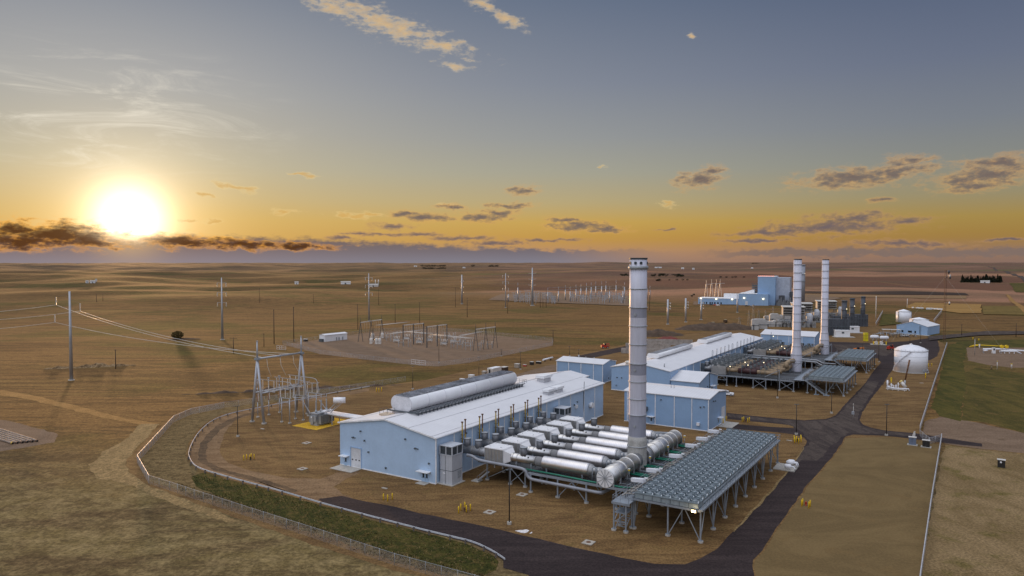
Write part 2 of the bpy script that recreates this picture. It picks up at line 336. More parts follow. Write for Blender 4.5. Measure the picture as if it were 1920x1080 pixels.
def tag(o, label=None, cat=None, group=None, kind=None):
    if label: o['label'] = label
    if cat: o['category'] = cat
    if group: o['group'] = group
    if kind: o['kind'] = kind
    return o
PHI = 0.5658; UX, UY = math.sin(PHI), math.cos(PHI); B0 = (-17.856, 168.613)
def SW(a, c, z=0.0):                        # plant grid: a runs away from the viewer along the halls, c to the right
    return Vector((B0[0] + a * UX + c * UY, B0[1] + a * UY - c * UX, z))
def G(px, py, z=0.0):                       # where a sight line of the survey photo meets the level z
    d = pix_dir(px, py); t = (z - HC) / d.z; return Vector((d.x * t, d.y * t, z))
def GS(px, py, z=0.0):
    p = G(px, py, z); x, y = p.x - B0[0], p.y - B0[1]; return (x * UX + y * UY, x * UY - y * UX)
def thing(name, label, cat, loc=(0, 0, 0), rz=0.0, group=None):
    o = bpy.data.objects.new(name, None); COL.objects.link(o); o.empty_display_size = 0.5
    o.location = loc; o.rotation_euler = (0, 0, rz); return tag(o, label, cat, group)
def sthing(name, label, cat, a=0.0, c=0.0, z=0.0, group=None): return thing(name, label, cat, SW(a, c, z), -PHI, group)   # local x = c, y = a
def dup(o, loc=None, rz=None, label=None, parent=None):
    r = o.copy(); COL.objects.link(r)
    if loc is not None: r.location = loc
    if rz is not None: r.rotation_euler = (0, 0, rz)
    if label: r['label'] = label
    if parent: r.parent = parent
    for ch in list(o.children): dup(ch, parent=r)
    return r
ORD = ['nearest', 'second nearest', 'third nearest', 'fourth nearest', 'fifth nearest', 'sixth nearest', 'seventh nearest', 'eighth nearest', 'ninth nearest', 'tenth nearest', 'eleventh nearest', 'twelfth nearest']
def ordn(i, n): return 'farthest' if i == n - 1 else ORD[i]
LR = ['leftmost', 'second from the left', 'third from the left', 'fourth from the left', 'fifth from the left', 'sixth from the left']
def lr(i, n): return 'rightmost' if i == n - 1 else LR[i]
def sub(pts, step=2.0):
    out = []
    for p, q in zip(pts, pts[1:]):
        k = max(1, int((q - p).length / step))
        out += [p.lerp(q, i / k) for i in range(k)]
    return out + [pts[-1]]
def smooth_line(pts, it=2):
    pts = [Vector(p) for p in pts]
    for _ in range(it):
        q = [pts[0]]
        for a, b in zip(pts, pts[1:]): q += [a.lerp(b, .25), a.lerp(b, .75)]
        pts = q + [pts[-1]]
    return pts

# ------------------------------------------------------------------ ground
def hz(x, y):
    """terrain height: level at the plant, rolling prairie beyond"""
    x = np.asarray(x, float); y = np.asarray(y, float)
    d = np.hypot((x - 60) / 1.15, y - 290); r = np.hypot(x, y)
    f = np.clip((d - 330) / 900, 0, 1); f = f * f * (3 - 2 * f)
    h = np.zeros_like(x)
    rs = np.random.RandomState(11)
    for wl, am in ((420, 2.2), (900, 4.0), (230, 0.9), (1900, 5.5), (3600, 8.0), (640, 2.6), (320, 1.1), (5200, 6.0)):
        for k in range(2):
            t = rs.uniform(0, math.pi); ph = rs.uniform(0, 6.28)
            h += am * 0.62 * np.sin((x * math.cos(t) + y * math.sin(t)) * 6.283 / wl + ph + 1.2 * np.sin((x * math.sin(t) - y * math.cos(t)) * 6.283 / (wl * 1.7) + ph * 2))
    left = np.clip((-x) / (r + 1) + 0.25, 0, 1)
    g = np.clip((r - 2500) / 9000, 0, 1)
    return f * h * (0.75 + 0.5 * left) + g * (-4.0 + 16 * np.clip((x / (r + 1) - 0.02) * 3, 0, 1)) * 1.0 + 22 * np.exp(-(((np.arctan2(x, y) * 57.3 - 7.2) / 1.6) ** 2)) * np.clip((r - 9000) / 3000, 0, 1)
def hz1(x, y): return float(hz(x, y))
def GH(px, py):                              # the same on the rolling ground
    d = pix_dir(px, py); T = 30.0 * 1.004 ** np.arange(1800)
    below = HC + d.z * T <= hz(d.x * T, d.y * T); t = float(T[int(np.argmax(below))]) if below.any() else float(T[-1])
    lo, hi = t / 1.004, t
    for _ in range(20):
        t = (lo + hi) / 2; p = d * t
        if HC + p.z <= hz1(p.x, p.y): hi = t
        else: lo = t
    return Vector((d.x * hi, d.y * hi, hz1(d.x * hi, d.y * hi)))

def ground_material(name, fn, rough=0.95, bump=0.35, bscale=1.1, tint=(1.15, 1.04, 0.75)):
    M = bpy.data.materials.new(name); M.use_nodes = True; n = NT(M.node_tree)
    o = n.node('ShaderNodeOutputMaterial'); b = n.node('ShaderNodeBsdfPrincipled'); n.l.new(b.outputs[0], o.inputs[0])
    b.inputs['Roughness'].default_value = rough; b.inputs['Specular IOR Level'].default_value = 0.15
    P = n.node('ShaderNodeTexCoord').outputs['Object']
    n.put(b.inputs['Base Color'], n.vm('MULTIPLY', fn(n, P), tint))
    bp = n.node('ShaderNodeBump'); bp.inputs['Strength'].default_value = bump; bp.inputs['Distance'].default_value = 0.25
    n.put(bp.inputs['Height'], n.noise(P, bscale, 6, 0.65)); n.put(b.inputs['Normal'], bp.outputs[0])
    return M

def f_prairie(n, P):
    x, y, z = n.sep(P)
    dist = n.vm('LENGTH', P)
    big = n.noise(P, 0.006, 4, 0.6, 0.4)
    streak = n.noise(n.mapping(P, rot=(0, 0, R(14)), scale=(0.004, 0.022, 1)), 1, 6, 0.62, 1.0)
    finest = n.noise(P, 0.17, 8, 0.78); clump = n.noise(n.mapping(P, rot=(0, 0, R(25)), scale=(0.025, 0.06, 1)), 1, 6, 0.68, 0.8)
    st2 = n.noise(n.mapping(P, rot=(0, 0, R(17)), scale=(0.011, 0.085, 1)), 1, 7, 0.66, 1.4)
    dry = n.ramp(n.m('ADD', n.m('MULTIPLY', streak, 0.6), n.m('MULTIPLY', st2, 0.4)), [(0.34, (0.055, 0.028, 0.010, 1)), (0.43, (0.125, 0.066, 0.021, 1)), (0.49, (0.195, 0.104, 0.034, 1)), (0.53, (0.095, 0.052, 0.017, 1)), (0.58, (0.178, 0.099, 0.031, 1)), (0.66, (0.220, 0.124, 0.040, 1))])
    grass = n.ramp(n.m('ADD', n.m('MULTIPLY', finest, 0.4), n.m('MULTIPLY', st2, 0.6)), [(0.36, (0.043, 0.034, 0.006, 1)), (0.48, (0.074, 0.054, 0.011, 1)), (0.56, (0.113, 0.081, 0.019, 1)), (0.66, (0.068, 0.052, 0.010, 1))])
    near = n.mix(n.ss(clump, 0.40, 0.60), n.mix(n.ss(finest, 0.42, 0.62), (0.074, 0.048, 0.021), (0.150, 0.101, 0.045)), n.mix(n.ss(finest, 0.38, 0.64), (0.122, 0.087, 0.032), (0.228, 0.165, 0.073)))
    C = n.mix(n.ss(n.m('ADD', n.m('MULTIPLY', big, 0.75), n.m('MULTIPLY', streak, 0.25)), 0.48, 0.59), dry, grass)
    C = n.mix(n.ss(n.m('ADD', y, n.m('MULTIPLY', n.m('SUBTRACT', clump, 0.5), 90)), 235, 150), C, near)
    # ploughed and sown fields far out: rectangular, each of one tone
    br = n.node('ShaderNodeTexBrick'); n.put(br.inputs['Vector'], n.mapping(P, rot=(0, 0, R(-9))))
    br.inputs['Scale'].default_value = 1.0; br.inputs['Mortar Size'].default_value = 7.0; br.inputs['Brick Width'].default_value = 1150; br.inputs['Row Height'].default_value = 430
    br.inputs['Color1'].default_value = (0, 0, 0, 1); br.inputs['Color2'].default_value = (1, 1, 1, 1); br.inputs['Mortar'].default_value = (0.5, 0.5, 0.5, 1)
    br.offset = 0.37; br.inputs['Bias'].default_value = 0.0
    fld = n.ramp(br.outputs['Color'], [(0.0, (0.160, 0.072, 0.044, 1)), (0.22, (0.302, 0.149, 0.087, 1)), (0.36, (0.135, 0.070, 0.051, 1)), (0.5, (0.235, 0.129, 0.060, 1)), (0.63, (0.377, 0.190, 0.113, 1)), (0.74, (0.117, 0.102, 0.032, 1)), (0.86, (0.198, 0.094, 0.060, 1))], 'CONSTANT')
    fld = n.mix(n.m('MULTIPLY', n.ss(n.noise(P, 0.004, 5, 0.6), 0.45, 0.65), 0.55), fld, (0.105, 0.075, 0.045))
    farm = n.m('MULTIPLY', n.ss(dist, 900, 1300), n.ss(n.m('ADD', n.m('DIVIDE', x, n.m('ADD', y, 1)), n.m('MULTIPLY', n.m('SUBTRACT', big, 0.5), 0.5)), -0.16, 0.10))
    C = n.mix(n.m('MULTIPLY', farm, 0.85), C, fld)
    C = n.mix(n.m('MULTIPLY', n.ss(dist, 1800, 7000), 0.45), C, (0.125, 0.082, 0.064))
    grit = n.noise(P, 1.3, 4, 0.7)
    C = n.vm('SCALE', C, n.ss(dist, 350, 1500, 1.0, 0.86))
    return n.mix(0.8, C, n.vm('MULTIPLY', C, n.vm('SCALE', (1, 1, 1), n.ss(n.m('ADD', n.m('MULTIPLY', grit, 0.6), n.m('MULTIPLY', n.noise(P, 0.42, 5, 0.7), 0.4)), 0.40, 0.60, 0.55, 1.42))))

# the ground sheet: a polar net, fine in front of the viewpoint and reaching past the horizon
def build_ground():
    azs = np.radians(np.concatenate([np.arange(-180, -50, 5), np.arange(-50, 50.01, 0.25), np.arange(55, 180, 5)]))
    rad = np.concatenate([np.linspace(0.5, 300, 14), np.geomspace(330, 24000, 150)])
    A, Rr = np.meshgrid(azs, rad); X = Rr * np.sin(A); Y = Rr * np.cos(A); Z = hz(X, Y)
    n_a, n_r = len(azs), len(rad); vs = np.stack([X.ravel(), Y.ravel(), Z.ravel()], 1)
    i = np.arange(n_r - 1)[:, None] * n_a; j = np.arange(n_a)[None, :]; j2 = (j + 1) % n_a
    F = np.stack([i + j, i + j2, i + n_a + j2, i + n_a + j], -1).reshape(-1, 4)
    me = bpy.data.meshes.new('ground'); me.from_pydata(vs.tolist(), [], F[:, ::-1].tolist())
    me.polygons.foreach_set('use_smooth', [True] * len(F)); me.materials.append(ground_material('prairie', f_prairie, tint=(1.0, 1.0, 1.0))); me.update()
    o = bpy.data.objects.new('ground', me); COL.objects.link(o); tag(o, 'rolling dry prairie and farm fields round the plant', None, None, 'structure')
build_ground()

def sheet(name, label, pts, m, z, jit=0.35, step=3.0, kind='structure', drape=False):
    P = [Vector((p.x, p.y, 0)) for p in pts]; P = sub(P + [P[0]], step)[:-1]
    Q = []
    for p in P:
        d = max(40, p.length); s = jit
        Q.append((p.x + s * mnoise.noise(Vector((p.x * 0.23, p.y * 0.23, 1.0))) + 0.5 * s * mnoise.noise(Vector((p.x * 0.9, p.y * 0.9, 5))), p.y + s * 1.3 * mnoise.noise(Vector((p.x * 0.23, p.y * 0.23, 9.0)))))
    bm = bmesh.new(); vs = [bm.verts.new((x, y, 0)) for x, y in Q]; f = bm.faces.new(vs)
    bmesh.ops.triangulate(bm, faces=[f])
    if drape:
        for _ in range(3):
            es = [e for e in bm.edges if e.calc_length() > 34]
            if es: bmesh.ops.subdivide_edges(bm, edges=es, cuts=1); bmesh.ops.triangulate(bm, faces=bm.faces[:])
        for v in bm.verts: v.co.z = hz1(v.co.x, v.co.y)
    for v in bm.verts: v.co.z += z
    bmesh.ops.recalc_face_normals(bm, faces=bm.faces)
    for f in bm.faces:
        if f.normal.z < 0: f.normal_flip()
    me = bpy.data.meshes.new(name); bm.to_mesh(me); bm.free(); me.materials.append(m)
    o = bpy.data.objects.new(name, me); COL.objects.link(o); return tag(o, label, None, None, kind)
PX = lambda *p: [G(*q) for q in p]

def two(c1, c2, c3=None, s=0.12, stretch=(1, 1, 1), rot=0, k=(0.36, 0.64), ga=0.26, t3=(0.54, 0.68)):
    def f(n, P):
        Q = n.mapping(P, rot=(0, 0, R(rot)), scale=stretch)
        a = n.noise(Q, s, 7, 0.68, 1.6); g = n.noise(P, 2.2, 4, 0.7); mm = n.noise(P, s * 4, 5, 0.65)
        C = n.mix(n.ss(a, *k), c1, c2)
        if c3: C = n.mix(n.ss(mm, *t3), C, c3)
        return n.vm('MULTIPLY', C, n.vm('SCALE', (1, 1, 1), n.ss(g, 0.36, 0.64, 1 - ga, 1 + ga)))
    return f
M_YARD = ground_material('brown_pit_run', two((0.098, 0.061, 0.036), (0.166, 0.109, 0.064), (0.128, 0.088, 0.048), 0.06, (1, 3.4, 1), 32, ga=.3), 0.95, 0.3, 1.6, tint=(1.2, 1.07, 0.72))
M_YARD2 = ground_material('smooth_brown_fines', two((0.150, 0.104, 0.058), (0.195, 0.136, 0.077), (0.175, 0.118, 0.064), 0.04, (1, 1.6, 1), 60, ga=.10), 0.95, 0.05, 2.0, tint=(0.92, 0.87, 0.66))
M_ROAD = ground_material('dark_gravel_asphalt', two((0.028, 0.023, 0.025), (0.043, 0.036, 0.038), (0.024, 0.020, 0.022), 0.09, (0.35, 2.6, 1), -58), 0.9, 0.12, 3.0, tint=(1.05, 0.88, 0.80))
M_ROADW = ground_material('worn_grey_asphalt', two((0.042, 0.037, 0.037), (0.080, 0.072, 0.067), (0.036, 0.031, 0.031), 0.10, (2.2, 0.4, 1), 32), 0.9, 0.12, 3.0, tint=(1.08, 0.9, 0.8))
M_DIRT = ground_material('worn_dirt_track', two((0.135, 0.088, 0.062), (0.205, 0.142, 0.106), (0.105, 0.070, 0.052), 0.10, (0.5, 2.0, 1), 40), 0.95, 0.25, 1.6)
M_VERGE = ground_material('dark_green_grass', two((0.036, 0.042, 0.011), (0.076, 0.070, 0.022), (0.120, 0.088, 0.043), 0.14, ga=.4, t3=(.48, .64)), 0.95, 0.8, 1.8, tint=(0.74, 0.72, 0.40))
M_BANK = ground_material('scraped_bank', two((0.098, 0.074, 0.043), (0.150, 0.115, 0.070), (0.070, 0.052, 0.028), 0.14, (1, 3.0, 1), 30, ga=.35, t3=(.48, .62)), 0.95, 0.8, 0.9)
M_STRAW = ground_material('straw_erosion_mat', two((0.165, 0.122, 0.074), (0.25, 0.185, 0.115), (0.125, 0.098, 0.058), 0.16, (2.5, 1, 1), 40, ga=.32, t3=(.50, .62)), 0.95, 0.5, 1.5)
M_TAN = ground_material('tan_clay_track', two((0.20, 0.118, 0.052), (0.27, 0.165, 0.078), None, 0.15), 0.95, 0.3, 1.5)
M_SUBST = ground_material('grey_brown_gravel', two((0.135, 0.098, 0.076), (0.175, 0.130, 0.104), (0.115, 0.083, 0.062), 0.05, (1, 3, 1), 0), 0.95, 0.2, 2.0, tint=(1.15, 1.03, 0.85))
M_GRASSR = ground_material('olive_grass_strip', two((0.046, 0.051, 0.015), (0.090, 0.083, 0.027), (0.12, 0.092, 0.040), 0.055, (2.2, 0.6, 1), 32), 0.95, 0.5, 1.2, tint=(1.0, 0.85, 0.5))
M_PATCHY = ground_material('patchy_dry_grass', two((0.120, 0.088, 0.048), (0.180, 0.136, 0.084), (0.088, 0.074, 0.026), 0.035, (1.6, 0.7, 1), 28, ga=.34, t3=(.50, .72)), 0.95, 0.5, 1.3, tint=(1.35, 1.2, 0.95))
M_DRYG = ground_material('dry_grass', two((0.10, 0.075, 0.027), (0.15, 0.11, 0.042), (0.055, 0.05, 0.015), 0.03, (0.5, 2.4, 1), 10), 0.95, 0.4, 0.9)
M_STUB = ground_material('golden_stubble', two((0.20, 0.125, 0.052), (0.265, 0.168, 0.072), None, 0.02, (0.4, 2, 1), 8), 0.95, 0.2, 0.5)
M_PLOW = ground_material('ploughed_field', two((0.035, 0.024, 0.024), (0.05, 0.035, 0.034), None, 0.012, (0.3, 3, 1), 8), 0.95, 0.2, 0.5)
M_FIELDP = ground_material('pale_brown_field', two((0.165, 0.108, 0.072), (0.205, 0.138, 0.094), None, 0.012, (0.3, 3, 1), 8), 0.95, 0.2, 0.5)

GUARD_PX = [(947, 1048), (923, 1031.7), (887, 1015), (853, 1007), (800, 994.5), (740, 979), (673, 961.7), (593, 940), (520, 918), (480, 908), (420, 891.7), (380, 880), (363, 871.7), (355, 858), (353, 848), (360, 830), (370, 813), (390, 793), (413, 780.5), (447, 771), (480, 765), (552, 751), (577, 745.5), (602, 740), (650, 731.5), (693, 724)]
yard = PX((947, 1050), (887, 1018), (800, 998), (700, 973), (593, 944), (480, 912), (420, 896), (380, 884), (360, 872), (352, 852), (360, 832), (388, 796), (415, 783), (480, 768), (577, 748), (693, 726), (800, 712), (900, 690), (1040, 672), (1130, 655), (1200, 640), (1300, 625), (1400, 610), (1440, 590), (1560, 580), (1660, 600), (1762, 640), (1775, 648), (1751, 724), (1726, 807), (1766, 820), (1745, 950), (1720, 1110), (1012, 1112), (988, 1079))
sheet('gravel_yard', 'brown gravel yard the power plant stands on', yard, M_YARD, 0.012, 0.3)
asph = PX((596, 936), (640, 930), (690, 941), (740, 951), (790, 963), (840, 973), (875, 980), (920, 990), (981, 1004), (1071, 1025), (1162, 1045), (1228, 1057), (1283, 1057), (1313, 1048), (1343, 1030), (1374, 996), (1394, 974), (1419, 947), (1449, 915), (1475, 883), (1495, 856), (1506, 840), (1514, 828), (1508, 821), (1490, 815), (1458, 811), (1364, 803), (1366, 794),
          (1440, 800), (1490, 803), (1500, 799), (1440, 793), (1364, 786), (1363, 774), (1440, 783), (1507, 788), (1548, 786), (1567, 779), (1578, 766), (1590, 752), (1607, 735), (1622, 719), (1637, 697), (1652, 680), (1646, 672), (1560, 668), (1500, 660), (1500, 645), (1560, 641), (1640, 643), (1700, 640), (1726, 636), (1757, 633), (1762, 655), (1757, 668), (1745, 675), (1728, 678), (1690, 681), (1676, 692), (1666, 703), (1657, 719), (1632, 750), (1617, 773), (1611, 788), (1619, 797), (1634, 802), (1657, 807), (1713, 812), (1775, 822), (1842, 832), (1842, 838), (1775, 831), (1720, 824), (1657, 817), (1600, 815), (1585, 819), (1580, 828), (1567, 847), (1555, 862), (1540, 880), (1514, 908), (1492, 941), (1455, 991), (1428, 1033), (1412, 1050), (1411, 1063), (1420, 1112), (1012, 1112), (988, 1078), (946, 1064), (944, 1051), (923, 1037), (887, 1019), (853, 1011), (800, 998), (740, 982), (673, 965), (640, 956), (610, 945))
sheet('asphalt_road', 'dark asphalt ring road and junction through the plant yard', asph, M_ROAD, 0.03, 0.35)
sheet('worn_road', 'worn grey wheel-tracked asphalt at the road junction', PX((1366, 776), (1440, 785), (1507, 790), (1550, 788), (1570, 780), (1581, 768), (1593, 754), (1612, 733), (1628, 715), (1650, 716), (1630, 745), (1612, 772), (1606, 788), (1616, 799), (1640, 806), (1713, 814), (1700, 818), (1640, 813), (1590, 813), (1560, 835), (1535, 864), (1505, 862), (1480, 880), (1470, 884), (1500, 850), (1520, 828), (1500, 808), (1480, 797), (1440, 790), (1366, 782)), M_ROADW, 0.036, 0.8, 2.0)
sheet('road_edge', 'pale sandy edge line along the inner side of the road', PX((1374, 996), (1394, 973.5), (1419, 946.5), (1449, 914.5), (1475, 882.5), (1495, 856), (1507, 839), (1508.5, 839.5), (1497, 857), (1477.5, 884), (1455, 913.5), (1423.5, 948), (1398, 975.5), (1376, 997.5)), M_STRAW, 0.04, 0.25, 2.0)
sheet('worn_apron', 'grey paved apron beside the fuel tank', PX((1562, 646), (1640, 647), (1674, 645), (1674, 660), (1660, 668), (1640, 664), (1570, 656)), M_ROADW, 0.037, 0.8, 3.0)
dirt = PX((575, 936), (593, 941), (520, 920), (480, 911), (420, 894), (380, 882.5), (362, 872), (357, 858), (357, 848), (364, 830), (374, 813), (394, 794), (416, 782), (450, 773), (520, 760), (577, 748), (650, 735), (692, 727), (692, 733), (640, 744), (560, 757), (500, 769), (467, 779), (440, 789), (428, 801), (419, 818), (413, 838), (413, 850), (427, 867), (473, 884), (540, 896), (600, 898), (640, 884), (668, 884), (640, 898), (618, 913), (640, 928), (600, 940))
sheet('dirt_track', 'worn brown dirt stretch of the ring road beside the guard rail', dirt, M_DIRT, 0.021, 0.4)
sheet('wheel_track', 'dark wheel track round the left bend of the ring road', PX((375, 868), (369, 850), (375, 832), (387, 815), (405, 800), (426, 788), (452, 778), (500, 766), (500, 769), (454, 783), (431, 794), (413, 806), (397, 821), (388, 836), (385, 852), (391, 866), (410, 878), (480, 896), (560, 918), (556, 922), (478, 902), (402, 882)), ground_material('packed_dark_track', two((0.066, 0.048, 0.040), (0.115, 0.08, 0.062), (0.135, 0.095, 0.07), .12, (.5, 2, 1), 40), .95, .1, 2), .03, .7, 2.0)
sheet('drive_track', 'worn dirt drive up to the roller door', PX((560, 905), (600, 899), (632, 886), (668, 882), (676, 886), (650, 897), (628, 912), (640, 926), (660, 934), (620, 938), (580, 925)), M_DIRT, .027, .7, 2.0)
sheet('dirt_verge', 'smooth brown fines between the front road and the fence', PX((1585, 822), (1657, 819), (1720, 827), (1762, 833), (1745, 950), (1722, 1110), (1422, 1110), (1414, 1062), (1416, 1050), (1432, 1034), (1459, 991), (1496, 941), (1518, 908), (1544, 880), (1570, 848), (1582, 830)), M_YARD2, 0.022, 0.25)
sheet('grass_verge', 'dark green weedy grass bank between guard rail and fence', PX((362, 893), (380, 887), (420, 897), (480, 913), (520, 923), (593, 946), (673, 968), (740, 986), (800, 1001), (853, 1014), (887, 1023), (915, 1036), (938, 1053), (936, 1066), (905, 1079), (890, 1081), (820, 1062), (740, 1040), (673, 1017), (607, 996), (540, 974), (473, 952), (410, 930), (366, 912)), M_VERGE, 0.026, 0.7, 2.0)
sheet('scraped_bank', 'pale scraped soil bank inside the fence bend', PX((262, 858), (285, 834), (330, 786), (362, 770), (420, 756), (475, 748), (560, 735), (660, 722), (690, 720), (650, 729), (552, 748), (480, 762), (413, 778), (388, 791), (366, 812), (354, 832), (348, 850), (352, 866), (372, 880), (362, 894), (366, 914), (400, 926), (330, 908), (283, 898)), M_BANK, 0.018, 0.6)
sheet('straw_mat', 'pale straw erosion matting along the outside of the fence', PX((264, 794), (299, 795), (276, 822), (253, 843), (236, 864), (242, 888), (272, 906), (317, 926), (387, 950), (450, 977), (422, 980), (352, 955), (299, 934), (246, 912), (211, 900), (179, 899), (169, 871), (197, 846), (229, 829)), M_STRAW, 0.016, 0.9, 2.0)
sheet('clay_track', 'narrow tan clay track crossing the left pasture', PX((0, 731), (60, 741), (150, 762), (240, 786), (298, 794), (264, 796), (200, 785), (120, 765), (50, 748), (0, 741)), M_TAN, 0.014, 0.8, 2.0)
sheet('fence_strip', 'bare dark soil strip along the foot of the fence', PX((236, 862), (262, 838), (285, 812), (325, 785), (330, 789), (284, 838), (260, 868), (283, 903), (330, 916), (410, 940), (473, 962), (607, 1006), (740, 1052), (890, 1096), (840, 1094), (700, 1058), (560, 1012), (430, 966), (330, 930), (272, 908), (244, 888)), M_YARD, 0.013, 0.7, 2.0)
sheet('pipe_laydown', 'grey gravel laydown patch under the stacked pipes', PX((-40, 780), (30, 792), (108, 814), (104, 829), (40, 840), (-40, 852)), M_SUBST, 0.014, 0.7, 2.0)
sub_px = [(530, 646), (575, 640), (700, 622), (800, 618), (880, 624), (960, 632), (1037, 640), (1036, 648), (960, 664), (880, 680), (823, 687), (790, 686), (700, 676), (600, 664)]
sheet('substation_pad', 'wide grey gravel pad under the substation', PX(*sub_px), M_SUBST, 0.02, 0.4)
sheet('rear_road', 'grey gravel road behind the engine hall', PX((855, 722), (955, 706), (1032, 684), (1046, 684), (1046, 694), (1000, 702), (950, 716), (880, 732)), M_SUBST, 0.03, 0.4)
sheet('rear_asphalt', 'dark asphalt road behind the blue buildings', PX((1060, 674), (1085, 667), (1178, 648), (1250, 634), (1255, 640), (1178, 657), (1100, 673), (1062, 680)), M_ROAD, 0.03, 0.3)
sheet('grass_strip', 'green grass strip outside the long fence on the right', PX((1778, 648), (1800, 640), (1900, 637), (2000, 640), (2000, 652), (1870, 652), (1815, 650), (1806, 680), (1812, 720), (1800, 790), (1762, 780), (1748, 764), (1757, 725)), M_GRASSR, 0.02, 0.9)
sheet('pasture', 'olive pasture right of the long fence', PX((1806, 700), (1830, 690), (1920, 700), (2010, 712), (2030, 860), (1920, 812), (1850, 792), (1802, 788), (1812, 720)), ground_material('pasture_turf', two((0.062, 0.060, 0.020), (0.112, 0.096, 0.036), (0.135, 0.10, 0.052), 0.06, (2.0, .6, 1), 32), .95, .5, 1.2, tint=(.92,.77,.46)), 0.018, 1.2)
sheet('valve_pad', 'brown gravel pad of the valve station', PX((1812, 652), (1870, 652), (2000, 652), (2010, 686), (1900, 690), (1850, 684), (1815, 676)), M_SUBST, 0.022, 0.6)
sheet('access_strip', 'bare gravel strip running to the gate', PX((1735, 790), (1762, 781), (1830, 792), (1920, 812), (2040, 862), (2040, 900), (1920, 850), (1840, 842), (1772, 832), (1730, 810)), M_SUBST, 0.016, 0.6)
sheet('patchy_field', 'patchy dry grass right of the front fence', PX((1772, 834), (1840, 843), (1920, 852), (2040, 900), (2100, 1200), (1715, 1200), (1727, 1080), (1745, 960)), M_PATCHY, 0.015, 0.8)
for nm, lb, pts, m in [
    ('purple_road', 'grey road running off right beyond the fuel tank', [(1740, 632), (1785, 628), (1850, 622), (1920, 622), (2000, 628), (2000, 634), (1920, 628), (1850, 629), (1785, 634), (1745, 640)], M_ROADW),
    ('stubble_field', 'golden stubble field behind the small blue building', [(1700, 574), (1716, 568), (1840, 571), (1840, 588), (1800, 588), (1740, 580), (1700, 579)], M_STUB),
    ('pond_strip', 'dark ploughed strip across the far fields', [(1500, 546), (1600, 547.5), (1810, 550), (1816, 554), (1600, 552), (1500, 550)], M_PLOW),
    ('fallow_field', 'pale brown field along the dark strip', [(1500, 551), (1600, 553), (1812, 555), (1812, 561), (1600, 559), (1500, 557)], M_FIELDP),
    ('green_field', 'green field on the far right', [(1893, 531), (1960, 531), (1990, 548), (1905, 548)], M_GRASSR),
    ('olive_field', 'olive field right of the stubble', [(1842, 574), (1910, 575), (1940, 592), (1843, 590)], M_DRYG),
    ('tank_lawn', 'green grass beside the far white tank', [(1654, 590), (1690, 590), (1690, 608), (1648, 612)], M_GRASSR),
    ('farm_road', 'straight pale farm road running to the horizon', [(1885, 553), (1891, 553), (1960, 605), (1940, 605)], M_TAN),
    ('section_road', 'grey section road leading to the far right horizon', [(1851, 499), (1853.5, 499), (1940, 535), (1926, 535)], M_ROADW),
    ('plant_apron', 'grey gravel ground round the far turbine plant', [(1300, 572), (1480, 572), (1580, 560), (1540, 553), (1400, 556), (1300, 566)], M_SUBST),
    ('switchyard_gravel', 'grey gravel of the far switchyard', [(915, 563), (1185, 574), (1190, 556), (1020, 549), (940, 552)], M_SUBST),
]:
    sheet(nm, lb, [GH(*p) for p in pts], m, 0.55, 1.5, 12.0, drape=True)

# ------------------------------------------------------------------ buildings
def gable_walls(L, W, ev, rg, ridge_along='a', m=None):
    """closed wall shell; local x = c in 0..W, y = a in 0..L"""
    mb = MB()
    if ridge_along == 'a': mb.prism([(0, 0), (W, 0), (W, ev), (W / 2, rg), (0, ev)], 0, L, 'xz')
    else: mb.prism([(0, 0), (L, 0), (L, ev), (L / 2, rg), (0, ev)], 0, W, 'yz')
    return mb
def gable_roof(L, W, ev, rg, ridge_along='a', o=0.35, t=0.22):
    mb = MB(); up = 0.03
    H = W if ridge_along == 'a' else L; K = L if ridge_along == 'a' else W
    s = (rg - ev) / (H / 2)
    poly = [(-o, ev - o * s + up), (H / 2, rg + up), (H + o, ev - o * s + up), (H + o, ev - o * s + up + t), (H / 2, rg + up + t), (-o, ev - o * s + up + t)]
    mb.prism(poly, -o, K + o, 'xz' if ridge_along == 'a' else 'yz'); return mb
def building(name, label, a, c, L, W, ev, rg, along='a', wall=BLUE, group=None, roof=None):
    """a, c is the near left corner on the plant grid"""
    t = sthing(name, label, 'building', a, c, 0, group)
    gable_walls(L, W, ev, rg, along).build('wall', wall, t)
    r = gable_roof(L, W, ev, rg, along).build('roof', roof or (WHITEROOF if along == 'a' else WHITEROOFX), t)
    f = MB(); f.box(-0.06, -0.06, 0.0, W + 0.06, L + 0.06, 0.28); f.build('base_flashing', TRIM, t)
    return t, r
def downspouts(t, places, ev):
    for (x, y, dx, dy) in places:
        m = MB(); m.box(x - 0.11 + dx * 0.12, y - 0.11 + dy * 0.12, 0.1, x + 0.11 + dx * 0.12, y + 0.11 + dy * 0.12, ev - 0.1); m.build('downspout', TRIM, t)
